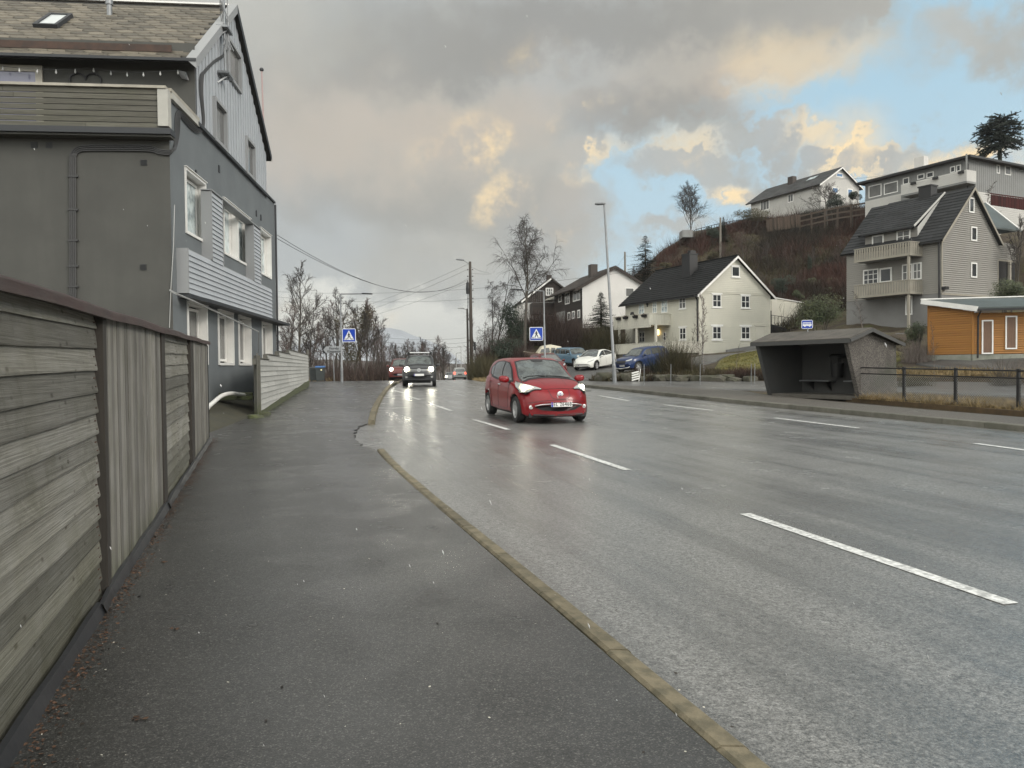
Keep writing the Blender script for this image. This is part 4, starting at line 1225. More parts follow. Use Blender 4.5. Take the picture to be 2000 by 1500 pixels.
rock('mossy_stone', (q[0], q[1], q[2] + .02), (.30, .25, .16), 2.0, M['mossy_stone'], 'mossy stone block at the foot of the low pale fence', 'stone')
mb = MB(); mb.box((0, 0, 0), (.5, .35, .2), Matrix.Rotation(.1, 3, 'Y')); o = mb.build('foundation_block', M['mossy_stone'], None, loc=tuple(at(515, 812, 20.9)), rotz=F2.ang, bevel=.04)
tag(o, 'squared mossy footing block under the fence corner post', 'block')
# wall base strip below the low fence (mossy)
mb = MB(); rows = []
for s_ in np.linspace(.1, L2, 40):
 rows.append([(s_, -.06, g2(s_) - .25), (s_, -.05, g2(s_) + .13 * (1 - s_ / L2) + .03), (s_, .1, g2(s_) + .12)])
mb.grid(rows); mb.build('footing', M['mossy_stone'], lf)
# mossy bank between fence and building
def wall_pt(px, py): y, z = sz(px, py); q = FB.w(0, y, z); return q
w0, w1 = wall_pt(398, 786), wall_pt(500, 764)
a0 = at(402, 842, 15.2); a1 = at(505, 806, 20.7)
mb = MB(); rows = []
for i in range(15):
 t = i / 14
 A_ = np.array([a0[0] * (1 - t) + a1[0] * t, a0[1] * (1 - t) + a1[1] * t]); B_ = np.array([w0[0] * (1 - t) + w1[0] * t - .25, w0[1] * (1 - t) + w1[1] * t])
 row = []
 for j in range(9):
  u = j / 8; c = A_ * (1 - u) + B_ * u
  zb_ = h1(c[0], c[1]) * (1 - u) + .02 + u * ((w0[2] * (1 - t) + w1[2] * t))
  row.append((c[0], c[1], zb_ - (.12 if j == 0 else 0) + .05 * mnoise.noise(Vector((c[0] * 2, c[1] * 2, 0))) * u))
 rows.append(row)
# continue behind the near fence
rows.insert(0, [(r[0] - .7, r[1] - 4.2, r[2] - .05) for r in rows[0]])
mb.grid(rows); struct('mossy_bank', mb, M['moss'], 'mossy gravel strip at the foot of the grey building', True)
mb = MB(); c = at(462, 776, 21.5);
for k in range(2): mb.box((c[0] - .1 * k, c[1] + .25 * k, c[2] - .02 + .09 * k), (.9, .28, .11), Matrix.Rotation(.25, 3, 'Z'))
o = mb.build('timber_step', M['mossy_stone'], None, bevel=.015); tag(o, 'mossy timber step behind the white drain pipe', 'step')
# white pipe
P = [at(398, 799, 18.6), at(406, 795, 18.9), at(418, 785, 19.3), at(430, 775, 19.8), at(441, 770, 20.2), at(455, 768.5, 20.8), at(470, 771, 21.4), at(490, 772, 22.2)]
P.insert(0, P[0] + np.array([-.5, -1.2, -.12]))
mb = MB(); mb.tube(smoothpts(P, 6), .055, 10); o = mb.build('drain_pipe', mat('white_plastic', (.66, .65, .62), .35), None, smooth=True)
tag(o, 'bent white plastic drain pipe in front of the blue grey wall', 'pipe')
# leaf litter and flecks at the fence foot
M['leaf'] = mat('fallen_leaves', (.11, .05, .028), .8, tint=True, c2=(.07, .048, .03), vs=30)
rng = random.Random(12); mb = MB()
def fleck(mb, x, y, z, r, t, rng):
 a = rng.uniform(0, 6.28); k = rng.uniform(.35, .9); n = rng.choice((4, 5, 6)); P = []
 tx, ty = rng.uniform(-.5, .5), rng.uniform(-.5, .5)
 for i in range(n):
  b = 2 * math.pi * i / n + rng.uniform(-.3, .3); rr = r * rng.uniform(.7, 1.1)
  dx, dy = rr * math.cos(b), rr * k * math.sin(b)
  X, Y = dx * math.cos(a) - dy * math.sin(a), dx * math.sin(a) + dy * math.cos(a)
  P.append((x + X, y + Y, z + r * .35 + X * tx * .6 + Y * ty * .6))
 mb.add(P, [tuple(range(n))], 0, t)
for i in range(4200):
 s_ = rng.uniform(-1.0, sB + .4)
 dens = .5 + .5 * mnoise.noise(Vector((s_ * 1.7, 0, 4)))
 if rng.random() > dens + .15: continue
 off = .10 + abs(rng.gauss(0, .055 + .07 * max(0, mnoise.noise(Vector((s_ * 1.3, 9, 4))))))
 q = F0.w(s_, -off)
 fleck(mb, q[0], q[1], fg(s_) + .058, rng.uniform(.005, .014), rng.random(), rng)
tag(mb.build('fallen_leaves', M['leaf']), 'thin drift of rusty leaf litter along the fence foot', 'leaves', kind='stuff')
mb = MB()
for i in range(420):
 y = rng.uniform(1.6, 14); x0 = float(np.interp(y, LEa[:, 0], LEa[:, 1])); x = x0 + .1 + (kl(y) - x0) * rng.random() ** 1.6
 fleck(mb, float(x), y, float(gy(y)) + .058, rng.choice((.003, .004, .005, .008)), rng.random(), rng)
for i in range(120):
 y = rng.uniform(3, 20); x = float(kl(y)) + rng.uniform(.1, 7)
 fleck(mb, float(x), y, float(gy(y)) + .004, rng.choice((.004, .006, .008)), rng.random(), rng)
tag(mb.build('litter', mat('pale_flecks', (.5, .47, .40), .7, tint=True)), 'scattered pale flecks of grit on footpath and road', 'litter', kind='stuff')
mb = MB()
for i in range(300):
 y = rng.uniform(2, 18); x0 = float(np.interp(y, LEa[:, 0], LEa[:, 1]))
 if rng.random() < .6: x = x0 + .1 + (kl(y) - x0) * rng.random() ** 1.3; z = float(gy(y)) + .058
 else: x = float(kl(y)) + rng.uniform(.1, 7); z = float(gy(y)) + .004
 fleck(mb, float(x), y, z, rng.choice((.006, .009, .013)), rng.random(), rng)
tag(mb.build('dark_leaves', mat('dark_leaves', (.03, .022, .016), .6, tint=True)), 'dark wet leaf scraps lying on the asphalt', 'leaves', kind='stuff')
for (px, py, r) in ((275, 1450, .035), (340, 1250, .03), (320, 1115, .03), (100, 1420, .03), (725, 1068, .012)):
 q = on_ground(px, py); mb = MB()
 for k in range(9): fleck(mb, rng.uniform(-r, r), rng.uniform(-r, r) * .6, .0, r * .45, rng.random(), rng)
 tag(mb.build('leaf', M['leaf'], loc=(q[0], q[1], float(gy(q[1])) + .058)), 'single crumpled brown leaf lying on the dark footpath', 'leaf', 'loose leaves on the footpath')
# ================================================================== houses on the right
M['cream'] = mat('cream_boarding', (.58, .56, .475), .6, tint=False, c2=(.50, .485, .415), vs=.5)
M['cream2'] = mat('cream_parapet', (.58, .56, .48), .6, c2=(.50, .48, .42), vs=.7)
M['white_wall'] = mat('white_render', (.62, .60, .575), .8, c2=(.55, .535, .51), vs=.6)
M['white_board'] = mat('white_boarding', (.50, .49, .46), .6, c2=(.43, .42, .40), vs=.5)
M['greige'] = mat('greige_boarding', (.255, .245, .222), .65, tint=False, c2=(.22, .21, .19), vs=.5)
M['greige_pale'] = mat('greige_parapet', (.31, .285, .235), .65, c2=(.25, .23, .19), vs=1.5)
M['base_grey'] = mat('grey_foundation', (.20, .20, .195), .85, c2=(.16, .155, .15), vs=.7, bump=.3, bs=25)
M['base_brown'] = mat('brownish_foundation', (.17, .155, .125), .85, c2=(.12, .11, .09), vs=1.2, bump=.3, bs=25)
M['roof_dark'] = mat('dark_roof_tiles', (.007, .0075, .008), .7, tint=.6, spec=.25, c2=(.012, .0125, .013), vs=3)
M['roof_slate'] = mat('slate_roof_tiles', (.022, .023, .025), .7, tint=.6, spec=.3, c2=(.032, .033, .034), vs=2)
M['roof_brown'] = mat('brown_roof_tiles', (.045, .035, .03), .7, tint=True)
M['roof_grey'] = mat('grey_roof_tiles', (.055, .055, .055), .65, tint=True, c2=(.04, .04, .04), vs=2)
M['roof_moss'] = mat('mossy_metal_roof', (.07, .085, .085), .55, c2=(.05, .06, .055), vs=1)
M['brown_board'] = mat('dark_brown_boarding', (.022, .014, .010), .7, tint=True)
M['orange'] = mat('orange_boarding', (.30, .135, .022), .6, tint=.2, grain=((2, 2, 20), (.33, .12, .022), .4))
M['door_brown'] = mat('brown_panel', (.16, .09, .055), .6, grain=((20, 20, 2), (.09, .055, .035), .6))
M['upper_grey'] = mat('grey_boarding', (.22, .225, .22), .7, c2=(.19, .19, .185), vs=1)
M['red_fence'] = mat('dark_red_boards', (.07, .014, .012), .7, tint=True)
M['concrete'] = mat('old_concrete', (.125, .115, .10), .9, c2=(.075, .068, .058), vs=1.6, bump=.5, bs=30, detail=8)
def GA(): return lambda s_, z, d: (s_, d, z)            # gable plane (local y = 0, inward +y)
def SD(): return lambda s_, z, d: (d, s_, z)            # side plane (local x = 0, inward +x)
def rg(F, x0, y0, x1, y1, c=0.0):
 a_, zt = F.fy(x0, y0, c); b_, _ = F.fy(x1, y0, c); _, zb = F.fy((x0 + x1) / 2, y1, c); _, zt = F.fy((x0 + x1) / 2, y0, c)
 return (a_, b_, zb, zt)
def rs(F, x0, y0, x1, y1, c=0.0):
 a_, _ = F.fx(x1, y0, c); b_, _ = F.fx(x0, y0, c); _, zb = F.fx((x0 + x1) / 2, y1, c); _, zt = F.fx((x0 + x1) / 2, y0, c)
 return (a_, b_, zb, zt)
def wins(parent, f, rects, **kw):
 for q in rects: window(parent, f, *q, **kw)
def slope_roof(mb, F, xe, ze, xr, zr, y0, y1, rowl=.34, th=.14, rng=None):
 """one roof slope between eave (xe, ze) and ridge (xr, zr), rows of tiles lapped up the slope"""
 rng = rng or random.Random(3)
 L = math.hypot(xr - xe, zr - ze); n = max(2, int(L / rowl)); nxv = np.array([-(zr - ze), (xr - xe)]) / L
 if nxv[1] < 0: nxv = -nxv
 for i in range(n):
  a_, c_ = i / n, (i + 1) / n
  p0 = (xe + (xr - xe) * a_ + nxv[0] * .045, ze + (zr - ze) * a_ + nxv[1] * .045); p1 = (xe + (xr - xe) * c_ + nxv[0] * .012, ze + (zr - ze) * c_ + nxv[1] * .012)
  pb = (xe + (xr - xe) * a_, ze + (zr - ze) * a_)
  m = max(1, int((y1 - y0) / .9))
  for k in range(m):
   ya, yb = y0 + (y1 - y0) * k / m, y0 + (y1 - y0) * (k + 1) / m
   mb.add([(p0[0], ya, p0[1]), (p0[0], yb, p0[1]), (p1[0], yb, p1[1]), (p1[0], ya, p1[1]), (pb[0], ya, pb[1]), (pb[0], yb, pb[1])], [(0, 1, 2, 3), (4, 5, 1, 0)], 0, rng.random())
 q0 = (xe - nxv[0] * th, ze - nxv[1] * th); q1 = (xr - nxv[0] * th, zr - nxv[1] * th)
 mb.add([(xe, y0, ze), (xe, y1, ze), (xr, y1, zr), (xr, y0, zr), (q0[0], y0, q0[1]), (q0[0], y1, q0[1]), (q1[0], y1, q1[1]), (q1[0], y0, q1[1])],
  [(4, 7, 6, 5), (0, 4, 5, 1), (0, 3, 7, 4), (1, 5, 6, 2)], 0, .3)
def barge(mb, xe, ze, xr, zr, y, w=.20, t=.04, dz=.05):
 for s_ in (1,):
  mb.add([(xe, y - t, ze + dz), (xr, y - t, zr + dz), (xr, y - t, zr + dz - w), (xe, y - t, ze + dz - w), (xe, y, ze + dz), (xr, y, zr + dz), (xr, y, zr + dz - w), (xe, y, ze + dz - w)],
      [(0, 1, 2, 3), (4, 7, 6, 5), (0, 4, 5, 1), (3, 2, 6, 7), (0, 3, 7, 4), (1, 5, 6, 2)])
# ------------------------------------------------------------------ A: cream house with dark roof
CA = at(1366, 690, 65.0)
FA = Frame((CA[0], CA[1], CA[2] - .6), (.90, .44))
A = thing('cream_house', 'cream timber house with dark tiled roof and long balcony over the parked cars', 'house', tuple(FA.O), FA.ang)
WA = FA.fy(1503, 600)[0]; LA = FA.fx(1222, 640)[0]
zeA = FA.fy(1366, 571)[1]; zrA = FA.fy(1440, 503)[1]; xmA = WA / 2
mb = MB()
clad(mb, 0, WA, -.4, zeA - .05, GA(), .16, groove=.018)
mb.build('gable_wall', M['cream'], A)
mb = MB()
clad(mb, 0, WA, zeA + .1, zrA, lambda s_, z, d: (s_, d - .03, z), .16, clip=lambda z: (max(0, (z - zeA) / (zrA - zeA) * xmA), min(WA, WA - (z - zeA) / (zrA - zeA) * (WA - xmA))), groove=.018)
mb.b2(-.05, WA + .05, -.07, -.002, zeA - .04, zeA + .09)
mb.build('gable_triangle', M['cream'], A)
mb = MB(); clad(mb, 0, LA, -.4, zeA, SD(), .16, groove=.018); mb.build('side_wall', M['cream'], A)
mb = MB()
mb.add([(.02, .02, -3), (WA, .02, -3), (WA, LA, -3), (.02, LA, -3), (.02, .02, zeA), (WA, .02, zeA), (WA, LA, zeA), (.02, LA, zeA), (xmA, .02, zrA), (xmA, LA, zrA)],
 [(0, 1, 5, 4), (1, 2, 6, 5), (2, 3, 7, 6), (3, 0, 4, 7), (4, 5, 8), (6, 7, 9)]); mb.build('inner_wall', M['cream'], A)
mb = MB(); mb.b2(-.05, WA + .02, -.04, LA, -3.2, -.41); mb.build('foundation', M['base_brown'], A)
mb = MB()
for x in (0, WA): mb.b2(x - .06, x + .06, -.05, .0, -.4, zeA)
mb.build('corner_board', M['cream2'], A)
wins(A, GA(), [rg(FA, 1391, 575, 1408, 600), rg(FA, 1447, 577.5, 1463.5, 601.5)], nx=2, nz=2, trim=.12, fw=.07)
wins(A, GA(), [rg(FA, 1391, 637.5, 1408, 662.5), rg(FA, 1447, 638, 1464, 662.5)], nx=2, nz=2, trim=.18, fw=.07)
wins(A, lambda s_, z, d: (s_, d - .045, z), [rg(FA, 1428, 520, 1444, 541, -.03)], trim=.1, fw=.09)
mb = MB(); q = rg(FA, 1475, 637, 1491, 680); mb.b2(q[0], q[1], -.05, -.01, q[2], q[3]); mb.b2(q[0] - .15, q[1] + .15, -.09, -.01, q[3] + .01, q[3] + .1); mb.build('hatch_door', M['cream2'], A)
wins(A, SD(), [rs(FA, 1327, 579, 1340, 603)], nx=2, nz=2, fw=.07, trim=.1, gl='glass_dim')
wins(A, SD(), [rs(FA, 1292, 586, 1304.5, 611), rs(FA, 1275, 589, 1283.5, 612), rs(FA, 1248, 593, 1259, 614)], nx=2, nz=2, fw=.08, gl='glass_sky')
wins(A, SD(), [rs(FA, 1328, 640, 1340.5, 663)], nx=2, nz=2, fw=.07, trim=.14)
wins(A, SD(), [rs(FA, 1249, 648, 1260, 669)], nx=2, nz=2, fw=.07)
wins(A, SD(), [rs(FA, 1296, 649, 1301, 665)], nx=1, nz=2, fw=.06)
mb = MB(); q = rs(FA, 1232, 645, 1242, 672); mb.b2(-.05, -.01, q[0], q[1], q[2], q[3]); mb.build('door', M['cream2'], A)
ohA = .45
mb = MB()
sA_ = (zrA - zeA) / xmA
slope_roof(mb, FA, -ohA, zeA - ohA * sA_ + .12, xmA, zrA + .12, -.35, LA + .4)
slope_roof(mb, FA, WA + ohA, zeA - ohA * sA_ + .12, xmA, zrA + .12, -.35, LA + .4)
mb.b2(xmA - .12, xmA + .12, -.36, LA + .4, zrA + .10, zrA + .2)
mb.build('roof', M['roof_dark'], A)
mb = MB(); barge(mb, -ohA, zeA - ohA * sA_ + .05, xmA, zrA + .05, -.36); barge(mb, WA + ohA, zeA - ohA * sA_ + .05, xmA, zrA + .05, -.36); mb.build('barge_board', M['frame_white'], A)
mb = MB(); mb.b2(-ohA - .13, -ohA - .01, -.3, LA + .4, zeA - ohA * sA_ - .05, zeA - ohA * sA_ + .07); mb.build('gutter', M['black'], A)
mb = MB(); mb.tube([(-ohA - .05, -.02, zeA - .25), (-.12, .12, zeA - .6), (-.1, .1, .2)], .06, 8); mb.build('downpipe', M['black'], A)
mb = MB(); cx, cz = .32 * WA, 0
ch = FA.fx(1347, 500, cx); yc_ = ch[0]
mb.b2(cx - .45, cx + .45, yc_ - .55, yc_ + .55, zrA - 2.2, FA.fx(1347, 495, cx)[1] - .15)
mb.b2(cx - .5, cx + .5, yc_ - .6, yc_ + .6, FA.fx(1347, 495, cx)[1] - .149, FA.fx(1347, 495, cx)[1] - .05); mb.b2(cx - .3, cx + .3, yc_ - .5, yc_ - .1, FA.fx(1347, 495, cx)[1] - .049, FA.fx(1347, 495, cx)[1] + .2)
mb.build('chimney', M['black'], A)
# upper balcony
ox = -2.3
yb0 = FA.fx(1310, 620)[0]; yb1 = FA.fx(1198, 625, ox)[0]
zb1 = FA.fx(1273, 612, ox)[1]; zb0 = FA.fx(1273, 634, ox)[1]
mb = MB()
mb.b2(ox, 0, yb0, yb1, zb0 + .02, zb0 + .16)
mb.build('balcony_deck', M['cream2'], A)
mb = MB()
vclad(mb, yb0, yb1, zb0, zb1, lambda s_, z, d: (ox + d, s_, z), .14)
vclad(mb, ox, 0, zb0, zb1, lambda s_, z, d: (s_, yb0 + d, z), .14)
mb.b2(ox + .003, ox + .05, yb0, yb1, zb0, zb1); mb.b2(ox + .05, 0, yb0 + .003, yb0 + .05, zb0, zb1)
mb.b2(ox - .06, ox + .08, yb0 - .05, yb1, zb1 + .002, zb1 + .05); mb.b2(ox + .08, 0, yb0 - .06, yb0 + .08, zb1 + .002, zb1 + .05)
mb.build('balcony_parapet', M['cream2'], A)
for px in (1281, 1243.6, 1210):
 y_ = FA.fx(px, 655, ox + .1)[0]; zb = FA.fx(px, 672, ox + .1)[1]
 mb = MB(); mb.b2(ox + .02, ox + .18, y_ - .09, y_ + .09, -.3, zb0 + .02); mb.build('balcony_post', M['cream2'], A)
mb = MB(); mb.b2(ox, ox + .14, yb0, yb1, zb0 - .2, zb0 + .018); mb.build('balcony_beam', M['cream2'], A)
for px, py in ((1207.6, 621), (1221.6, 619), (1240.6, 617), (1258, 615)):
 y_, z_ = FA.fx(px, py, ox - .15)
 t_ = thing('flower_box', 'dark planter hooked on the cream balcony parapet', 'flower box', tuple(FA.w(ox - .18, y_, z_)), FA.ang, 'flower boxes on the balcony')
 mb = MB(); mb.prism([(-.1, -.32, .0), (-.1, .32, .0), (-.07, .25, -.2), (-.07, -.25, -.2)], (.2, 0, 0)); mb.build('box', M['black'], t_)
 mb = MB(); rng = random.Random(int(px))
 for k in range(40): mb.beam((rng.uniform(-.08, .1), rng.uniform(-.3, .3), 0), (rng.uniform(-.15, .18), rng.uniform(-.38, .38), rng.uniform(-.1, .18)), .012, .012)
 mb.build('plant', mat('withered_plants', (.05, .03, .025), .9) if 'wp' not in M else M['wp'], t_)
q = FA.w(-.15, FA.fx(1288, 649)[0], FA.fx(1288, 649)[1])
wl = thing('wall_lamp', 'glowing oval wall lamp beside the ground floor porch', 'lamp', tuple(q), FA.ang)
mb = MB(); mb.lathe([(.02, -.28), (.10, -.18), (.13, 0), (.10, .18), (.03, .27)], 14); mb.build('globe', mat('lit_globe', (.9, .7, .3), .4, emis=(1, .70, .28), es=2.2), wl, smooth=True)
mb = MB(); mb.b2(.0, .14, -.06, .06, -.08, .08); mb.lathe([(.03, .27), (.05, .30), (.01, .34)], 10); mb.build('bracket', M['black'], wl)
q = FA.w(-.14, FA.fx(1266.5, 595)[0], FA.fx(1266.5, 595)[1])
wl = thing('wall_lantern', 'unlit black lantern between the upper balcony windows', 'lantern', tuple(q), FA.ang)
mb = MB(); mb.lathe([(.05, -.2), (.11, .05), (.13, .1), (.02, .25), (.01, .3)], 6); mb.b2(0, .14, -.03, .03, .1, .16); mb.build('lantern_body', M['black'], wl)
q = FA.w(-.5, FA.fx(1229, 608)[0], zb0 + .9)
cs = thing('patio_chair', 'dark wicker chair back on the upper balcony', 'chair', tuple(FA.w(-1.2, FA.fx(1228, 606, -1.2)[0], zb0 + .17)), FA.ang)
mb = MB(); mb.b2(-.3, .3, -.3, .3, .38, .46); mb.build('seat', M['black'], cs)
mb = MB(); mb.prism([(.28, -.3, .45), (.34, -.33, 1.0), (.36, -.2, 1.3), (.36, .2, 1.3), (.34, .33, 1.0), (.28, .3, .45)], (.06, 0, 0)); mb.build('backrest', M['black'], cs)
for sx_ in (-.27, .27):
 for sy_ in (-.27, .27):
  mb = MB(); mb.tube([(sx_, sy_, 0), (sx_, sy_, .38)], .02, 6); mb.build('leg', M['black'], cs)
# lower terrace with parapet
tx = -3.3
yt1 = FA.fx(1178, 690, tx)[0]; yt0 = FA.fx(1312, 680, tx)[0]
ztt = FA.fx(1312, 668, tx)[1]; ztb = FA.fx(1312, 687, tx)[1]
mb = MB()
vclad(mb, yt0, yt1 + 6, ztb, ztt, lambda s_, z, d: (tx + d, s_, z), .16)
n_ = 8; prev = None
for i in range(n_):
 t0, t1 = i / n_, (i + 1) / n_
 a0_ = (tx * (1 - t0), yt0 * (1 - t0) + -.1 * t0); a1_ = (tx * (1 - t1), yt0 * (1 - t1) + -.1 * t1)
 dv = np.array([a1_[0] - a0_[0], a1_[1] - a0_[1]]); nv = np.array([dv[1], -dv[0]]); nv = nv / np.linalg.norm(nv) * .02
 for k, (u0, u1) in enumerate(((0, .48), (.5, .98))):
  p0 = np.array(a0_) + dv * u0 + nv * (k % 2); p1 = np.array(a0_) + dv * u1 + nv * (k % 2)
  mb.add([(p0[0], p0[1], ztb), (p1[0], p1[1], ztb), (p1[0], p1[1], ztt), (p0[0], p0[1], ztt)], [(0, 1, 2, 3)])
mb.add([(tx + .05, yt0, ztb), (.0, -.05, ztb), (.0, -.05, ztt), (tx + .05, yt0, ztt)], [(0, 1, 2, 3)])
mb.b2(tx - .04, tx + .06, yt0, yt1 + 6, ztt + .002, ztt + .05); mb.b2(tx - .03, tx + .05, yt0, yt1 + 6, ztb - .07, ztb - .003)
mb.beam((tx, yt0, ztt + .03), (0, -.1, ztt + .03), .1, .05); mb.beam((tx, yt0, ztb - .04), (.0, -.12, ztb - .04), .1, .07)
mb.build('terrace_parapet', M['cream2'], A)
mb = MB(); mb.prism([(tx + .1, yt0, ztb), (tx + .1, yt1 + 6, ztb), (-.06, yt1 + 6, ztb), (-.06, -.02, ztb)], (0, 0, -2.6)); mb.build('terrace_base', M['base_brown'], A)
# retaining ramp wall right of the gable + annex behind
mb = MB()
xw0, zw0 = FA.fy(1422, 683, -.5); xw1, zw1 = FA.fy(1506, 666, -.5)
mb.prism([(xw0, -.5, zw0 - 1.6), (xw1 + 2, -.5, zw1 - 1.0), (xw1 + 2, -.5, zw1 + .05), (xw0, -.5, zw0)], (0, .3, 0)); mb.build('ramp_wall', M['base_grey'], A)
AN = thing('garden_annex', 'cream lean-to annex behind the right corner of the cream house', 'annex', tuple(FA.O), FA.ang)
a0_ = FA.fy(1504, 620, 2.2)[0]; a1_ = FA.fy(1566, 620, 2.2)[0]; z_1 = FA.fy(1506, 581, 2.2)[1]; z_2 = FA.fy(1562, 592, 2.2)[1]
mb = MB(); clad(mb, a0_, a1_, .2, z_1, lambda s_, z, d: (s_, 2.2 + d, z), .16, clip=lambda z: (a0_, min(a1_, a0_ + (a1_ - a0_) * max(0, min(1, (z_1 - z) / max(.01, z_1 - z_2))) if z > z_2 else a1_)))
mb.add([(a0_, 2.25, -1), (a1_, 2.25, -1), (a1_, 2.25, z_2), (a0_, 2.25, z_1), (a1_, 7, -1), (a1_, 7, z_2), (a0_, 7, z_1)], [(0, 1, 2, 3), (1, 4, 5, 2), (2, 5, 6, 3)]); mb.build('wall', M['cream'], AN)
mb = MB(); mb.prism([(a0_ - .05, 2.1, z_1 + .02), (a1_ + .2, 2.1, z_2 + .0), (a1_ + .2, 2.1, z_2 + .08), (a0_ - .05, 2.1, z_1 + .1)], (0, 5, 0)); mb.build('roof', M['frame_white'], AN)
mb = MB(); q = rg(FA, 1506, 586, 1518, 620, 2.2); mb.b2(q[0], q[1], 2.13, 2.18, q[2], q[3]); mb.build('door', M['cream2'], AN)
st = thing('steel_stair', 'dark steel stair and railing against the cream annex', 'stair', tuple(FA.O), FA.ang)
mb = MB()
s0_ = FA.fy(1506, 635, 1.0); s1_ = FA.fy(1545, 640, 1.0)
mb.prism([(s0_[0], 1.0, s0_[1] + .1), (s1_[0], 1.0, s1_[1] - .2), (s1_[0], 1.0, s1_[1] - .4), (s0_[0], 1.0, s0_[1] - .6)], (0, 1.0, 0)); mb.build('landing', M['black'], st)
mb = MB()
for t in np.linspace(0, 1, 7):
 x = s0_[0] + (s1_[0] - s0_[0]) * t; z = s0_[1] + (s1_[1] - s0_[1]) * t
 mb.tube([(x, .95, z - .4), (x, .95, z + .9)], .025, 5)
mb.tube([(s0_[0], .95, s0_[1] + .9), (s1_[0], .95, s1_[1] + .9)], .025, 5); mb.tube([(s0_[0] - .1, .9, s0_[1] - 1.5), (s0_[0] - .1, .9, s0_[1] + 1.3)], .05, 6)
mb.build('railing', M['iron'], st)
# ------------------------------------------------------------------ B: tall greige house with two balconies
CB = at(1839, 640, 55.0)
FBh = Frame((CB[0], CB[1], CB[2] - .3), (.87, .49))
B = thing('greige_house', 'tall greige timber house with dark roof, dormer and two balconies', 'house', tuple(FBh.O), FBh.ang)
F = FBh
zeB = F.fx(1839, 461)[1]; LB = F.fx(1654, 520)[0]; WB = F.fy(1983, 500)[0]
xrB, zrB = F.fy(1896, 369); xmn = 2 * xrB
zbB = F.fy(1841, 573)[1]
mb = MB(); mb.b2(.03, WB, .03, LB, -3, zeB);
mb.add([(.03, .03, zeB), (xmn, .03, zeB), (xrB, .03, zrB - .05), (.03, LB, zeB), (xmn, LB, zeB), (xrB, LB, zrB - .05)], [(0, 1, 2), (3, 5, 4)]); mb.build('inner_wall', M['greige'], B)
mb = MB(); hx0, hx1 = F.fy(1949, 530)[0], WB + .1; hz = F.fy(1965, 511)[1]
clad(mb, 0, WB, zbB, zrB, GA(), .15, holes=[(hx0, hx1, -5, hz)], clip=lambda z: (0, WB) if z < zeB else (xrB * (z - zeB) / (zrB - zeB), xmn - xrB * (z - zeB) / (zrB - zeB)), groove=.04, lap=.05)
mb.build('gable_wall', M['greige'], B)
mb = MB(); clad(mb, 0, LB, zbB, zeB, SD(), .15, groove=.035, lap=.05); mb.build('side_wall', M['greige'], B)
mb = MB(); mb.b2(-.02, hx0, -.02, LB + .02, -3.0, zbB - .01); mb.build('foundation', M['base_grey'], B)
mb = MB(); mb.b2(-.05, .05, -.05, .0, zbB, zeB); mb.b2(hx0 - .1, hx0, -.05, -.002, zbB, hz); mb.b2(hx0, WB, -.05, -.002, hz, hz + .12); mb.b2(-.05, hx0, -.06, -.003, zbB - .1, zbB + .03); mb.build('corner_board', M['greige_pale'], B)
mb = MB(); mb.b2(hx0 + .02, WB - .02, -.01, .02, -1, hz - .02); mb.build('carport_dark_sheet', M['black'], B)  # black sheet paints the shade inside the open carport
mb = MB(); x = F.fy(1970, 530, -.05)[0]; mb.b2(x - .1, x + .1, -.2, -.03, -1, hz); mb.build('carport_post', M['greige_pale'], B)
wins(B, lambda s_, z, d: (s_, d - .035, z), [rg(F, 1891, 386, 1901, 416), rg(F, 1895, 443, 1906.5, 471), rg(F, 1895, 513, 1906.5, 542.5)], fw=.1, nz=1)
# main roof: left slope, right slope, dormer
oB = .4; sB_ = (zrB - zeB) / xrB
mb = MB(); slope_roof(mb, F, -oB, zeB - oB * sB_ + .1, xrB, zrB + .1, -.3, LB + .3); slope_roof(mb, F, xmn + .2, zeB - .2 * sB_ + .1, xrB, zrB + .1, -.3, LB + .3); mb.build('roof', M['roof_slate'], B)
mb = MB(); barge(mb, -oB, zeB - oB * sB_ + .03, xrB, zrB + .03, -.31, .2); barge(mb, xmn + .2, zeB - .2 * sB_ + .03, xrB, zrB + .03, -.31, .2); mb.build('barge_board', M['greige_pale'], B)
dx = .15
yd0 = F.fx(1792, 460, dx)[0]; yd1 = F.fx(1690, 470, dx)[0]
zde = F.fx(1792, 443, dx)[1]; zdb = zeB - .3
mb = MB(); clad(mb, yd0, yd1, zdb, zde, lambda s_, z, d: (dx + d, s_, z), .15)
mb.add([(dx, yd1, zdb), (dx, yd1, zde), (xrB - .2, yd1, zrB - .1)], [(0, 1, 2)]); mb.build('dormer_wall', M['greige'], B)
mb = MB(); mb.add([(dx, yd0, zeB + (dx) * sB_), (dx, yd0, zde), (xrB - .1, yd0, zrB + .05)], [(0, 1, 2)]); mb.beam((dx - .45, yd0 - .03, zde + .03), (xrB - .05, yd0 - .03, zrB + .12), .05, .13); mb.build('dormer_cheek', M['white_board'], B)
mb = MB(); slope_roof(mb, F, dx - .5, zde - .02, xrB, zrB + .17, yd0 - .02, yd1 + .3); mb.build('dormer_roof', M['roof_slate'], B)
FD = lambda s_, z, d: (dx + d, s_, z)
wins(B, lambda s_, z, d: (dx + d - .02, s_, z), [rs(F, 1704, 459, 1727, 484, dx)], fw=.11, nx=1, gl='glass_dim'); wins(B, lambda s_, z, d: (dx + d - .02, s_, z), [rs(F, 1752, 449, 1779, 474, dx)], fw=.1, nx=2, nz=2, gl='glass_dim')
wins(B, lambda s_, z, d: (d - .035, s_, z), [rs(F, 1687, 526, 1717, 556)], fw=.1, nx=3, nz=3); wins(B, lambda s_, z, d: (d - .035, s_, z), [rs(F, 1719, 523, 1743, 552)], fw=.12)
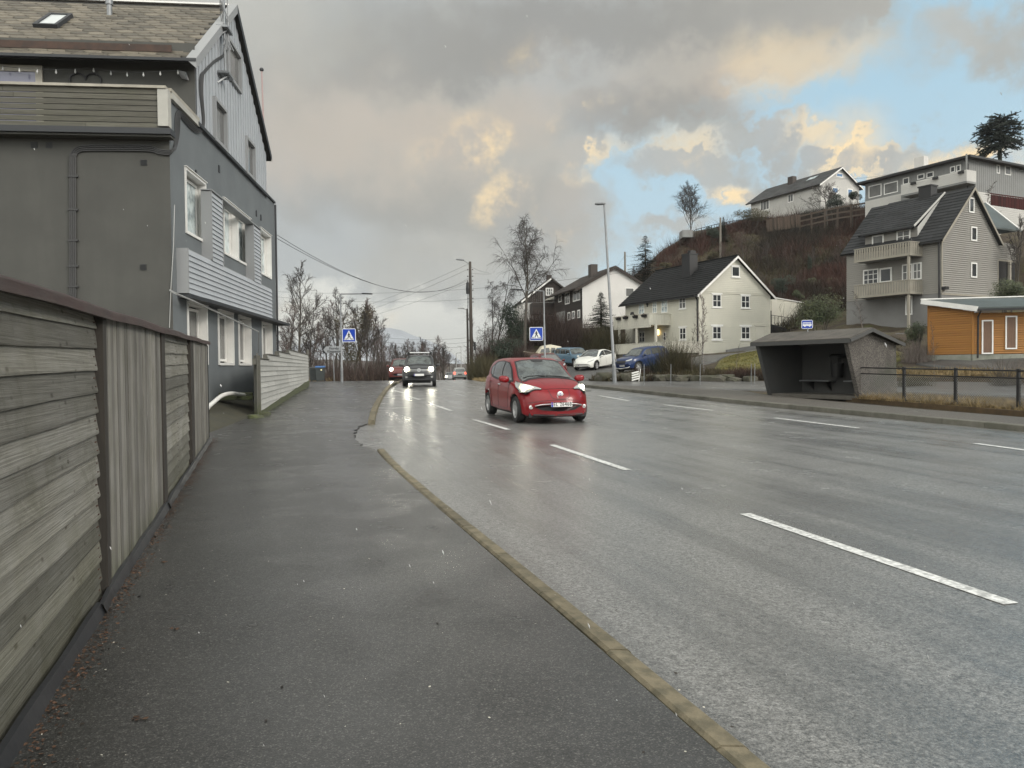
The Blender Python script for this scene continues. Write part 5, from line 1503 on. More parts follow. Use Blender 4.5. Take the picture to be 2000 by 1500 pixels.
wins(B, lambda s_, z, d: (d - .035, s_, z), [rs(F, 1763, 516, 1783, 548), rs(F, 1784, 513, 1801, 546)], fw=.09, nx=2, nz=2, gl='glass_dim')
wins(B, lambda s_, z, d: (d - .035, s_, z), [rs(F, 1769.5, 578, 1783, 615)], fw=.1)
mb = MB(); mb.tube([(-.12, .15, zeB - .2), (-.1, .1, -.5)], .06, 8); mb.b2(-oB - .13, -oB - .01, -.2, yd0, zeB - oB * sB_ - .05, zeB - oB * sB_ + .07); mb.b2(dx - .62, dx - .51, yd0, yd1, zde - .09, zde + .03); mb.build('gutter', M['black'], B)
ob = -1.5
yb0 = F.fx(1802, 480)[0]; yb1 = F.fx(1668, 500, ob)[0]
for (t_, b_) in ((471.4, 497.5), (546.5, 572.6)):
 zt, zb = F.fx(1781, t_, ob)[1], F.fx(1781, b_, ob)[1]
 mb = MB(); mb.b2(ob + .02, 0, yb0, yb1, zb, zb + .15); mb.build('balcony_deck', M['base_grey'], B)
 mb = MB()
 for q0, q1, f_ in ((yb0, yb1, lambda s_, z, d: (ob + d, s_, z)), (ob, 0, lambda s_, z, d: (s_, yb0 + d, z))):
  n_ = int((q1 - q0) / .2)
  for i in range(n_):
   a_, c_ = q0 + (q1 - q0) * i / n_, q0 + (q1 - q0) * (i + 1) / n_
   P = [f_(a_ + .035, zb, -.02), f_(c_ - .035, zb, -.02), f_(c_ - .035, zt, -.02), f_(a_ + .035, zt, -.02), f_(a_ + .035, zb, .01), f_(c_ - .035, zb, .01), f_(c_ - .035, zt, .01), f_(a_ + .035, zt, .01)]
   mb.add(P, [(0, 1, 2, 3), (5, 4, 7, 6), (4, 0, 3, 7), (1, 5, 6, 2)])
 mb.b2(ob - .05, ob + .06, yb0, yb1, zt + .002, zt + .06); mb.b2(ob + .06, 0, yb0 - .05, yb0 + .06, zt + .002, zt + .06)
 mb.b2(ob - .04, ob + .01, yb0, yb1, zb - .02, zb + .14); mb.b2(ob, 0, yb0 - .03, yb0, zb - .02, zb + .14)
 mb.build('balcony_parapet', M['greige_pale'], B)
mb = MB(); mb.b2(ob + .05, ob + .2, yb0 + .1, yb0 + .25, -1.0, F.fx(1781, 497, ob)[1]); mb.build('balcony_post', M['greige_pale'], B)
mb = MB(); P = [F.fy(1939, 447, -.1), F.fy(1990, 450, -.1)]
zx0 = P[0][1];
d1 = F.fy(1926, 396, 2.6); d0 = F.fy(1917, 397, 2.2)
P4 = [(P[0][0] - .3, -.25, zx0), (P[1][0] + .1, -.25, zx0), (P[1][0] + .1, -.25, zx0 + .12), (d1[0], 2.6, d1[1]), (d0[0] - .4, 2.4, d0[1]), (P[0][0] - .3, -.25, zx0 + .12), (P[1][0] + .1, 6, zx0 + .1), (d1[0], 6, d1[1])]
mb.add(P4, [(5, 2, 3, 4), (0, 1, 2, 5), (2, 6, 7, 3)]); mb.build('wing_roof', M['roof_moss'], B)
mb = MB(); mb.beam(P4[2], P4[3], .14, .08); mb.build('wing_flashing', M['frame_white'], B)
ch = F.fx(1812, 375, xrB)
mb = MB(); mb.b2(xrB - .4, xrB + .4, ch[0] - .5, ch[0] + .5, zrB - .5, F.fx(1812, 366, xrB)[1]); mb.b2(xrB - .46, xrB + .46, ch[0] - .56, ch[0] + .56, F.fx(1812, 366, xrB)[1] + .001, F.fx(1812, 366, xrB)[1] + .1); mb.build('chimney', M['black'], B)
mb = MB(); q = F.fy(1848, 563, -.2); mb.b2(q[0] - .3, q[0] + .1, -.35, -.03, q[1] - .1, q[1] + .12); mb.build('wall_camera', M['black'], B)
mb = MB(); q = rg(F, 1896, 582, 1906, 590); mb.b2(q[0], q[1] + .3, -.06, -.022, q[2] - .1, q[3]); mb.build('base_vent', M['black'], B)
# ------------------------------------------------------------------ C: long white house on the ridge
CC = at(1603, 400, 108.0)
F = Frame((CC[0], CC[1], CC[2] - 1.5), (.905, .424))
Ch = thing('white_ridge_house', 'long white timber house with grey roof on top of the hillside', 'house', tuple(F.O), F.ang)
ze = F.fy(1603, 357)[1]; xr, zr = F.fy(1641, 328); Wc = 2 * xr; Lc = F.fx(1467, 400)[0]
mb = MB(); mb.b2(.03, Wc - .03, .03, Lc, -3, ze); mb.build('inner_wall', M['white_board'], Ch)
mb = MB(); clad(mb, 0, Wc, -3, zr, GA(), .2, clip=lambda z: (0, Wc) if z < ze else (xr * (z - ze) / (zr - ze), Wc - xr * (z - ze) / (zr - ze))); mb.build('gable_wall', M['white_board'], Ch)
mb = MB(); clad(mb, 0, Lc, -3, ze, SD(), .2); mb.build('side_wall', M['white_board'], Ch)
s_ = (zr - ze) / xr
mb = MB(); slope_roof(mb, F, -.6, ze - .6 * s_ + .1, xr, zr + .1, -.4, Lc + .6, .5); slope_roof(mb, F, Wc + .5, ze - .5 * s_ + .1, xr, zr + .1, -.4, Lc + .6, .5); mb.build('roof', M['roof_grey'], Ch)
mb = MB(); barge(mb, -.6, ze - .6 * s_, xr, zr, -.41); barge(mb, Wc + .5, ze - .5 * s_, xr, zr, -.41); mb.build('barge_board', M['frame_white'], Ch)
wins(Ch, GA(), [rg(F, 1633, 338, 1646, 346.5), rg(F, 1625, 366, 1637, 378), rg(F, 1655, 369, 1665, 384)], fw=.12, gl='glass_blue')
wins(Ch, SD(), [rs(F, 1539, 379, 1550, 395)], fw=.12, nx=2, gl='glass_dim'); wins(Ch, SD(), [rs(F, 1485, 391, 1503, 411)], fw=.12, nx=3, gl='glass_dim')
mb = MB(); q = F.fx(1547, 350, xr * .8); mb.b2(xr * .8 - .4, xr * .8 + .4, q[0] - .5, q[0] + .5, zr - 1.5, q[1] + .35); mb.build('chimney', M['roof_brown'], Ch)
for px in (1580, 1588):
 q = F.fx(px, 349, xr * .55); zz = ze + (zr - ze) * .55
 mb = MB(); mb.add([(xr * .5, q[0] - .4, ze + (zr - ze) * .5 + .22), (xr * .5, q[0] + .4, ze + (zr - ze) * .5 + .22), (xr * .72, q[0] + .4, ze + (zr - ze) * .72 + .22), (xr * .72, q[0] - .4, ze + (zr - ze) * .72 + .22)], [(0, 1, 2, 3)])
 mb.build('roof_window', M['glass_sky'], Ch)
# ------------------------------------------------------------------ D: hipped house with long balcony, top right
CD = at(1890, 392, 80.0)
F = Frame((CD[0], CD[1], CD[2] - 1.0), (.885, .465))
Dh = thing('hipped_house', 'long grey house with low hipped roof and clad balcony at the top right', 'house', tuple(F.O), F.ang)
ze = F.fx(1890, 308)[1]; Ld = F.fx(1690, 380)[0]; Wd = 11.0
zm = F.fy(1900, 372)[1]
mb = MB(); mb.b2(.04, Wd, .04, Ld, -5, ze); mb.build('inner_wall', M['upper_grey'], Dh)
mb = MB(); vclad(mb, 0, Wd, zm, ze, GA(), .18); mb.build('gable_wall', M['upper_grey'], Dh)
mb = MB(); clad(mb, 0, Wd, -3.5, zm - .02, GA(), .2); clad(mb, F.fx(1760, 380)[0], Ld, -3.5, F.fx(1760, 378)[1], SD(), .2); mb.build('lower_wall', M['white_board'], Dh)
mb = MB(); vclad(mb, 0, Ld, F.fx(1760, 378)[1], ze, SD(), .18); mb.build('side_wall', M['upper_grey'], Dh)
ha = 1.0; zrD = F.fx(1872, 297, 3.0)[1]
x0, x1, y0, y1 = -.8, Wd + .8, -.7, Ld + .7; xm = Wd / 2; r0, r1 = 4.5, Ld - 4.5
zt = ze + 1.25
mb = MB(); V_ = [(x0, y0, ze + .05), (x1, y0, ze + .05), (x1, y1, ze + .05), (x0, y1, ze + .05), (xm, r0, zt), (xm, r1, zt), (x0, y0, ze - .12), (x1, y0, ze - .12), (x1, y1, ze - .12), (x0, y1, ze - .12)]
mb.add(V_, [(0, 1, 4), (1, 2, 5, 4), (2, 3, 5), (3, 0, 4, 5), (0, 3, 9, 6), (1, 0, 6, 7), (6, 9, 8, 7)]); mb.build('roof', M['roof_brown'], Dh)
mb = MB(); mb.b2(x0 - .06, x0, y0, y1, ze - .14, ze + .07); mb.b2(x0, x1, y0 - .06, y0, ze - .14, ze + .07); mb.build('fascia', M['black'], Dh)
ob = -1.6
ya_, yb_ = F.fx(1888, 340, ob)[0], F.fx(1760, 370, ob)[0]
zt_, zb_ = F.fx(1888, 331, ob)[1], F.fx(1888, 353, ob)[1]
mb = MB(); clad(mb, ya_, yb_, zb_, zt_, lambda s_, z, d: (ob + d, s_, z), .2); mb.b2(ob + .003, ob + .06, ya_, yb_, zb_, zt_); mb.b2(ob + .06, 0, ya_, ya_ + .08, zb_, zt_); mb.build('balcony_parapet', M['white_board'], Dh)
mb = MB(); mb.b2(ob, 0, ya_, yb_, zb_ - .2, zb_ - .01); mb.b2(ob, ob + .12, ya_, ya_ + .12, zt_, ze); mb.b2(-.1, 0, ya_, yb_, -3, zb_ - .2); mb.build('balcony_deck', M['upper_grey'], Dh)
for px in (1784, 1827, 1877):
 yy_, zz_ = F.fx(px, 362 - (px - 1784) * .2, ob - .12)
 t_ = thing('flower_box', 'small dark planter on the hipped house balcony', 'flower box', tuple(F.w(ob - .15, yy_, zt_ - .15)), F.ang, 'planters on the upper balcony')
 mb = MB(); mb.b2(-.1, .1, -.28, .28, -.15, .1); mb.build('box', M['black'], t_)
wins(Dh, SD(), [rs(F, 1764, 347, 1776, 360), rs(F, 1792, 340, 1806, 350), rs(F, 1810, 336, 1824, 347), rs(F, 1856, 325, 1866, 337), rs(F, 1868, 322, 1877, 335)], fw=.1)
wins(Dh, SD(), [rs(F, 1697, 361, 1722, 385), rs(F, 1727, 356, 1754, 378)], fw=.1, gl='glass_dim')
wins(Dh, GA(), [rg(F, 1946, 322, 1952, 339), rg(F, 1962, 324, 1974, 342)], fw=.1, gl='glass_dim')
mb = MB(); q = F.fx(1799, 312, 2.5); mb.b2(2.1, 2.9, q[0] - .6, q[0] + .6, ze, q[1] + .25); mb.build('chimney', M['white_wall'], Dh)
mb = MB(); mb.tube([(-.6, .1, ze - .1), (-.06, -.05, ze - .7), (-.06, -.06, -2)], .07, 8); mb.build('downpipe', M['black'], Dh)
# red board fence at the far right below it
q0, q1 = at(1935, 378, 66), at(2060, 395, 60)
F = Frame((q0[0], q0[1], 0), (q1 - q0)[:2])
rf = thing('red_fence', 'dark red board fence at the right edge above the greige house', 'fence', (q0[0], q0[1], 0), F.ang)
L_ = np.linalg.norm((q1 - q0)[:2]); rng = random.Random(3)
mb = MB()
for i in range(int(L_ / .16)):
 s_ = i * .16; z = q0[2] + (q1[2] - q0[2]) * s_ / L_ - .1
 mb.b2(s_, s_ + .13, -.02, .02, z - .9, z, 0, rng.random())
mb.beam((0, -.04, q0[2]), (L_, -.04, q1[2]), .06, .1); mb.build('boards', M['red_fence'], rf)
# ------------------------------------------------------------------ E: white gable / dark brown facade, F: brown gabled house behind
CE = at(1138, 643, 85.0)
F = Frame((CE[0], CE[1], CE[2] - 1.0), (.97, .24))
E = thing('white_gable_house', 'two storey house with white gable wall and dark brown window side', 'house', tuple(F.O), F.ang)
ze = F.fy(1138, 557)[1]; xr, zr = F.fy(1200.5, 521); We = 2 * xr; Le = F.fx(1083, 600)[0]
mb = MB(); mb.add([(0, 0, -3), (We, 0, -3), (We, 0, ze), (xr, 0, zr), (0, 0, ze)], [(0, 1, 2, 3, 4)]); mb.add([(We, 0, -3), (We, Le, -3), (We, Le, ze), (We, 0, ze)], [(0, 1, 2, 3)]); mb.build('gable_wall', M['white_wall'], E)
mb = MB(); clad(mb, 0, Le, -3, ze, SD(), .2); mb.build('side_wall', M['brown_board'], E)
s_ = (zr - ze) / xr
mb = MB(); slope_roof(mb, F, -.9, ze - .9 * s_ + .1, xr, zr + .1, -.25, Le + .5, .45); slope_roof(mb, F, We + .5, ze - .5 * s_ + .1, xr, zr + .1, -.25, Le + .5, .45); mb.build('roof', M['roof_brown'], E)
mb = MB(); barge(mb, -.9, ze - .9 * s_, xr, zr, -.26, .3); barge(mb, We + .5, ze - .5 * s_, xr, zr, -.26, .3); mb.build('barge_board', M['brown_board'], E)
wins(E, SD(), [rs(F, 1104, 571, 1113, 594), rs(F, 1119.5, 566, 1133.5, 588)], fw=.12, nx=2, gl='glass_dim'); wins(E, SD(), [rs(F, 1091, 576, 1097.5, 590)], fw=.1, gl='glass_dim')
wins(E, SD(), [rs(F, 1109, 610, 1114.5, 625.5), rs(F, 1117.5, 607.5, 1123.5, 622.5), rs(F, 1128, 605, 1133.5, 621)], fw=.12, gl='glass_dim')
wins(E, GA(), [rg(F, 1221.5, 562.5, 1238, 579.5)], fw=.06, gl='glass_dim')
mb = MB(); q = F.fx(1158, 530, xr * .7); mb.b2(xr * .7 - .4, xr * .7 + .4, q[0] - .5, q[0] + .5, ze, F.fx(1158, 517, xr * .7)[1]); mb.build('chimney', M['roof_brown'], E)
mb = MB(); q = rs(F, 1087.5, 609, 1104, 640); mb.b2(-.06, -.018, q[0], q[1], q[2] - 1, q[3]); mb.build('grey_panel', M['upper_grey'], E)
CF = at(1022, 640, 98.0)
F = Frame((CF[0], CF[1], CF[2] - 1.5), (1, .12))
Fh = thing('brown_gabled_house', 'dark brown gabled house with white ground floor and timber balcony', 'house', tuple(F.O), F.ang)
zs = F.fy(1030, 591)[1]; xr, zr = F.fy(1075.5, 544); Wf = 2 * xr; ze = F.fy(1022, 585)[1]
mb = MB(); mb.add([(0, 0, -3), (Wf, 0, -3), (Wf, 0, zs), (0, 0, zs)], [(0, 1, 2, 3)]); mb.add([(0, 0, -3), (0, 9, -3), (0, 9, ze), (0, 0, ze)], [(0, 3, 2, 1)]); mb.build('ground_floor_wall', M['white_wall'], Fh)
mb = MB(); vclad(mb, 0, Wf, zs, 40, lambda s_, z, d: (s_, d - .1, z), .25, top=lambda x: ze + (zr - ze) * (x / xr if x < xr else (Wf - x) / xr)); mb.build('gable_wall', M['brown_board'], Fh)
mb = MB(); slope_roof(mb, F, -.3, ze - .25, xr, zr + .08, -.5, 9, .45); slope_roof(mb, F, Wf + .3, ze - .25, xr, zr + .08, -.5, 9, .45); mb.build('roof', M['roof_brown'], Fh)
mb = MB(); barge(mb, -.3, ze - .3, xr, zr, -.52, .25); mb.build('barge_board', M['frame_white'], Fh)
wins(Fh, lambda s_, z, d: (s_, d - .12, z), [rg(F, 1065.5, 562.5, 1080, 577.5)], fw=.1, nx=3, nz=2, gl='glass_dim')
mb = MB(); q = F.fy(1075.5, 540); mb.b2(q[0] - .3, q[0] + .3, 1, 1.7, zr - .3, F.fy(1075, 535)[1]); mb.build('chimney', M['roof_brown'], Fh)
q0, q1 = F.fy(1040, 591, -2.5), F.fy(1099, 591, -2.5); zb = F.fy(1060, 613, -2.5)[1]
mb = MB(); clad(mb, q0[0], q1[0], zb, q0[1], lambda s_, z, d: (s_, d - 2.5, z), .3); mb.b2(q0[0], q1[0], -2.48, 0, zb, zb + .2); mb.b2(q0[0], q0[0] + .1, -2.48, 0, zb + .2, q0[1]); mb.build('balcony', M['brown_board'], Fh)
for px in (1044, 1058, 1068, 1082):
 x = F.fy(px, 620, -2.3)[0]; mb = MB(); mb.b2(x - .1, x + .1, -2.4, -2.2, -3, zb); mb.build('balcony_post', M['brown_board'], Fh)
for px in (1058, 1070, 1084):
 a_ = F.fy(px, 616, 0)[0]; mb = MB(); mb.b2(a_ - .5, a_ + .5, -.05, -.01, F.fy(px, 628)[1], F.fy(px, 616)[1]); mb.build('porch_window', M['glass_dim'], Fh)
mb = MB(); a_ = F.fy(1084, 584, -1.5); mb.lathe([(1.4, 0), (.02, .9)], 6, 'Z', (a_[0], -1.5, a_[1] - .2)); mb.tube([(a_[0], -1.5, zb), (a_[0], -1.5, a_[1] + .7)], .03, 5); mb.tube([(a_[0], -1.5, zb), (a_[0], -1.5, a_[1] + .9)], .04, 5)
tag(mb.build('parasol', mat('pale_canvas', (.22, .21, .18), .8), None, loc=tuple(F.O), rotz=F.ang), 'folded down pale canvas parasol on the brown balcony', 'parasol')
# ------------------------------------------------------------------ orange shed
CS = at(1898, 697, 41.0)
F = Frame((CS[0], CS[1], CS[2] - .1), (.985, -.17))
Sh = thing('orange_shed', 'orange boarded shed with low white edged roof at the right edge', 'shed', tuple(F.O), F.ang)
a2_ = at(1814, 694, 43.0); dL = F.V * 0
FL = Frame(F.O, (CS - a2_)[:2])                         # left wall frame (towards the corner), origin at the corner
Lw_ = float(np.linalg.norm((CS - a2_)[:2]))
def fL(s_, z, d):                                       # s_: distance back from the corner
 p = FL.O + FL.U * (-s_) + FL.V * d - F.O
 return (float(np.dot(p, F.U)), float(np.dot(p, F.V)), z)
zc = F.fy(1898, 608)[1]; zL = FL.fy(1814, 597)[1]; z0s = F.fy(1898, 692)[1]
mb = MB()
clad(mb, 0, Lw_, z0s, zL, fL, .125, lap=.045, groove=.036, clip=lambda z: (0, Lw_) if z < zc else (Lw_ * (z - zc) / max(.01, zL - zc), Lw_))
mb.build('end_wall', M['orange'], Sh)
mb = MB(); clad(mb, 0, 9, z0s, zc - .1, GA(), .125, lap=.045, groove=.036); mb.build('front_wall', M['orange'], Sh)
mb = MB(); mb.b2(-.02, .10, -.06, .0, z0s, zc);
p0, p1 = fL(Lw_, z0s, 0), fL(Lw_, zL, 0); mb.beam(p0, p1, .12, .12); mb.build('corner_board', M['orange'], Sh)
mb = MB(); P = [fL(.02, 0, -.06), fL(Lw_ + .05, 0, -.06), fL(Lw_ + .05, 0, .2), fL(.02, 0, .2)]
mb.prism([(p[0], p[1], z0s - .01) for p in P], (0, 0, -.75)); mb.b2(.02, 9, -.03, .1, z0s - .7, z0s - .012); mb.build('foundation', mat('pale_foundation', (.27, .27, .24), .85, c2=(.17, .18, .14), vs=2), Sh)
# roof slab (slopes towards the front right)
bl = fL(Lw_ + .25, zL + .16, -.35); fl_ = fL(-.25, zc + .12, -.35)
fl_ = (fl_[0] + .15, -.55, zc + .02)
br, fr_ = (9.5, bl[1] + 1.0, zL + .3), (9.5, -.55, zc + .06)
mb = MB(); top = [bl, fl_, fr_, br]
mb.add([(p[0], p[1], p[2] + .16) for p in top] + [(p[0], p[1], p[2]) for p in top], [(0, 1, 2, 3), (4, 7, 6, 5), (1, 5, 6, 2), (0, 4, 5, 1), (3, 2, 6, 7), (0, 3, 7, 4)]); mb.build('roof', M['roof_moss'], Sh)
mb = MB(); mb.beam((bl[0], bl[1] - .03, bl[2] + .07), (fl_[0], fl_[1] - .03, fl_[2] + .07), .05, .26); mb.beam((bl[0], bl[1], bl[2] + .2), (br[0], br[1], br[2] + .2), .12, .06); mb.build('verge_board', M['frame_white'], Sh)
mb = MB(); mb.beam((fl_[0], -.6, fl_[2] + .02), (9.5, -.6, zc + .08), .1, .12); mb.tube([(.2, -.6, zc), (.25, -.15, zc - .3), (.25, -.12, z0s - .2)], .045, 8); mb.build('gutter', M['black'], Sh)
for q in (rg(F, 1916.5, 625, 1939, 691.5), rg(F, 1962.5, 617, 1985.5, 682)):
 w = window(Sh, lambda s_, z, d: (s_, d - .035, z), *q, fr='frame_white', gl='glass', fw=.07, name='door'); w.children[0].data.materials[0] = M['door_brown']; w.children[0].name = 'door_panel'
# ------------------------------------------------------------------ bus shelter
M['shelter'] = mat('dark_concrete', (.055, .057, .057), .8, c2=(.068, .066, .063), vs=1.0, bump=.3, bs=40)
def pebble():
 m_ = bpy.data.materials.new('pebbledash'); m_.use_nodes = True
 N = NT(m_.node_tree); p = N.n('ShaderNodeBsdfPrincipled'); o = N.n('ShaderNodeOutputMaterial'); N.t.links.new(p.outputs[0], o.inputs[0])
 v = N.n('ShaderNodeTexCoord').outputs['Object']
 vo = N.n('ShaderNodeTexVoronoi'); N.set(vo.inputs['Vector'], v); vo.inputs['Scale'].default_value = 40
 f = N.sep(vo.outputs['Color'])[0]
 c = N.mix(f, (.05, .046, .043, 1), (.15, .135, .12, 1)); c = N.mix(N.ramp(N.noise(v, 1.2, 6, .6), .42, .62, 0, .7), c, (.055, .05, .045, 1)); c = N.mix(N.ramp(N.noise(v, .9, 4), .5, .7, 0, .4), c, (.06, .07, .045, 1))
 N.set(p.inputs['Base Color'], c); p.inputs['Roughness'].default_value = .9
 b = N.n('ShaderNodeBump'); b.inputs['Strength'].default_value = .8; b.inputs['Distance'].default_value = .02; N.set(b.inputs['Height'], vo.outputs['Distance']); N.t.links.new(b.outputs[0], p.inputs['Normal'])
 return m_
M['pebble'] = pebble()
sF = at(1681, 777, 25.0); sBk = at(1500, 770, 28.6)
FS = Frame((sF[0], sF[1], float(gy(sF[1])) + .126), (sF - sBk)[:2])     # x along the front towards the near end; y away from the road
FS.V = np.array([-FS.U[1], FS.U[0], 0])
Ls = float(np.linalg.norm((sF - sBk)[:2]))
sh = thing('bus_shelter', 'dark concrete bus shelter with felt gable roof and leaning side walls', 'bus shelter', tuple(FS.O), FS.ang)
# local: x in [-Ls, 0], y in [0, Dp] away from the road
tx, tz = FS.fx(1655, 664, 0.0)     # front top edge of the near side wall (y, z)
Dp = FS.fx(1752, 775, 0.0)[0];
ztop_f = tz; yr_, zr_ = FS.fx(1695, 645, 0.0); yb_, zb_ = FS.fx(1750, 667, 0.0)
tx = min(tx, -.3)
prof = [(0.0, -.1), (tx, ztop_f - .04), (yr_, zr_ - .08), (yb_, zb_ - .1), (Dp, -.1)]
for x0, name in ((-.16, 'near'), (-Ls, 'far')):
 mb = MB(); mb.prism([(x0, y, z) for y, z in prof], (.16, 0, 0)); mb.build('side_wall', M['pebble'] if name == 'near' else M['shelter'], sh)
mb = MB(); mb.prism([(-Ls + .16, Dp - .18, -.1), (-Ls + .16, Dp - .02, -.1), (-Ls + .16, Dp - .02, zb_ + .1), (-Ls + .16, Dp - .18, zb_ + .15)], (Ls - .32, 0, 0)); mb.build('back_wall', M['shelter'], sh)
mb = MB(); mb.b2(-Ls + .16, -.16, .02, Dp - .18, -.1, .03); mb.build('floor_slab', M['concrete'], sh)
mb = MB(); ov = .16
ye_, zee = FS.fx(1655, 655, .2)[0] - .12, FS.fx(1655, 660, .2)[1]
s1_ = (zr_ - ztop_f) / (yr_ - tx)
for (ya, za, yb2, zb2) in ((tx - .07, ztop_f - .07 * s1_ + .02, yr_, zr_ + .02), (Dp + .16, zb_ - .12, yr_, zr_ + .02)):
 P = [(-Ls - ov, ya, za + .07), (ov, ya, za + .07), (ov, yb2, zb2 + .07), (-Ls - ov, yb2, zb2 + .07), (-Ls - ov, ya, za), (ov, ya, za), (ov, yb2, zb2), (-Ls - ov, yb2, zb2)]
 mb.add(P, [(0, 1, 2, 3), (4, 7, 6, 5), (0, 4, 5, 1), (1, 5, 6, 2), (3, 7, 4, 0)])
mb.build('roof', mat('roofing_felt', (.11, .098, .083), .8, c2=(.055, .05, .044), vs=2.5, bump=.4, bs=60), sh)
mb = MB(); ya, za = tx - .10, ztop_f - .07 * s1_
mb.b2(-Ls - ov, ov, ya, ya + .035, za - .07, za + .065)
for (yq, zq) in ((tx - .07, ztop_f - .07 * s1_), (Dp + .16, zb_ - .12)):
 mb.beam((ov + .02, yq, zq + .0), (ov + .02, yr_, zr_ + .0), .035, .11)
mb.build('fascia', M['shelter'], sh)
be = FS.fx
def bench(px0, px1):
 yb = Dp - .2
 a_, z = FS.fy(px0, 746.5, yb - .4); c_, _ = FS.fy(px1, 746.5, yb - .4)
 c_ = min(c_, -.2)
 t_ = tag(bpy.data.objects.new('bench', None), 'narrow grey wall bench inside the bus shelter', 'bench', 'benches inside the bus shelter'); COL.objects.link(t_)
 t_.location = tuple(FS.w(0, 0)); t_.rotation_euler = (0, 0, FS.ang)
 mb = MB(); mb.b2(a_, c_, yb - .4, yb - .0, .46, .50); mb.build('seat', M['steel'], t_)
 for x in (a_ + .3, c_ - .25):
  mb = MB(); mb.prism([(x, yb, .46), (x, yb, .12), (x, yb - .32, .455)], (.04, 0, 0)); mb.build('bracket', M['black'], t_)
 return t_
b1 = bench(1561, 1618); b1['label'] = 'longer wall bench left of the black bin in the shelter'; b2_ = bench(1647, 1676); b2_['label'] = 'shorter wall bench right of the black bin in the shelter'
bx, bz = FS.fy(1634, 716, Dp - .45)
bn = thing('litter_bin', 'black litter bin with scorched lid on the shelter back wall', 'bin', tuple(FS.w(bx, Dp - .42, 0)), FS.ang)
mb = MB(); mb.lathe([(.19, .62), (.23, 1.12), (.21, 1.12), (.17, .65), (.001, .65)], 20); mb.build('bucket', M['black'], bn)
mb = MB(); mb.lathe([(.30, 1.32), (.29, 1.38), (.2, 1.45), (.001, 1.48)], 20)
for a in (0, 2.1, 4.2): mb.tube([(.2 * math.cos(a), .2 * math.sin(a), 1.1), (.24 * math.cos(a), .24 * math.sin(a), 1.34)], .012, 5)
mb.build('lid', M['black'], bn)
mb = MB(); x = -.9; mb.box((0, 0, 0), (.02, .3, .3));
# bus stop sign on the roof
def sign_plate(parent, w, h, fc, name='plate', t=.03, r=.05):
 mb = MB(); P = []
 for cx_, cz_, a0 in ((w / 2 - r, h / 2 - r, 0), (-w / 2 + r, h / 2 - r, 90), (-w / 2 + r, -h / 2 + r, 180), (w / 2 - r, -h / 2 + r, 270)):
  for a in (0, 30, 60, 90): P.append((cx_ + r * math.cos(R(a0 + a)), 0, cz_ + r * math.sin(R(a0 + a))))
 mb.prism(P, (0, t, 0)); return mb.build(name, fc, parent)
M['sign_white'] = mat('sign_white', (.72, .73, .74), .4)
M['sign_blue'] = mat('sign_blue', (.005, .045, .36), .4)
M['sign_grey'] = mat('sign_back_grey', (.30, .31, .32), .5, metal=.3)
M['sign_black'] = mat('sign_black', (.01, .01, .012), .5)
q = at(1576.5, 633.5, 27.2)
ss = thing('bus_stop_sign', 'small blue and white bus symbol sign on the shelter roof', 'sign', tuple(q), R(-12))
sign_plate(ss, .38, .31, M['sign_white'], 'plate')
mb = MB(); mb.b2(-.17, .17, -.006, .001, -.135, .135); mb.build('blue_field', M['sign_blue'], ss)
mb = MB(); mb.b2(-.14, .14, -.010, -.007, .055, .075)
mb.prism([(-.15, -.010, -.055), (.14, -.010, -.055), (.15, -.010, -.01), (.13, -.010, .035), (-.15, -.010, .035)], (0, .003, 0))
for x in (-.08, .08): mb.lathe([(.001, -.010), (.03, -.010), (.03, -.007)], 12, 'Y', (x, 0, -.06))
mb.build('bus_symbol', M['sign_white'], ss)
mb = MB()
for i in range(5): mb.b2(-.125 + i * .05, -.09 + i * .05, -.0125, -.0105, .0, .024)
mb.build('bus_windows', M['sign_blue'], ss)
mb = MB(); mb.tube([(.02, .02, -.14), (.02, .02, -.62)], .025, 8); mb.b2(-.1, .16, -.04, .08, -.66, -.6); mb.build('pole', M['steel'], ss)
# ------------------------------------------------------------------ black mesh fence behind the island
mf = thing('mesh_fence', 'black steel fence with wire mesh behind the kerbside platform', 'fence', (0, 0, 0))
def fl2(y): return 11.25 + (25.4 - y) * .29
posts = [25.15, 23.25, 21.45, 19.6, 17.75, 15.9, 14.0]
for i, y in enumerate(posts):
 x = fl2(y); g = h1(x, y)
 mb = MB(); mb.box((x, y, g + .5), (.07, .07, 1.24), Matrix.Rotation(.28, 3, 'Z')); mb.box((x, y, g + 1.13), (.075, .075, .02), Matrix.Rotation(.28, 3, 'Z')); mb.build('post', M['black'], mf)
for hh, r in ((1.09, .022), (.90, .018), (.12, .014)):
 mb = MB(); mb.tube([(fl2(y), y, h1(fl2(y), y) + hh) for y in posts], r, 6); mb.build('rail', M['black'], mf)
mb = MB()
y0, y1 = posts[0], posts[-1]; L_ = (y0 - y1) * 1.04; cell = .075
def mp(s_, z): y = y0 - s_ / 1.04; x = fl2(y); return (x, y, float(gy(y)) + .12 + z)
n = int(L_ / cell)
for i in range(-10, n):
 for sgn in (1, -1):
  s0, s1 = i * cell, i * cell + .78
  za, zb = (0, .78) if sgn > 0 else (.78, 0)
  if s0 < 0: za += (-s0) * sgn; s0 = 0
  if s1 > L_: zb -= (s1 - L_) * sgn; s1 = L_
  if s1 - s0 > .02: mb.beam(mp(s0, za), mp(s1, zb), .005, .005)
o = mb.build('wire_mesh', mat('galvanised_wire', (.22, .22, .21), .5, metal=.3), mf)
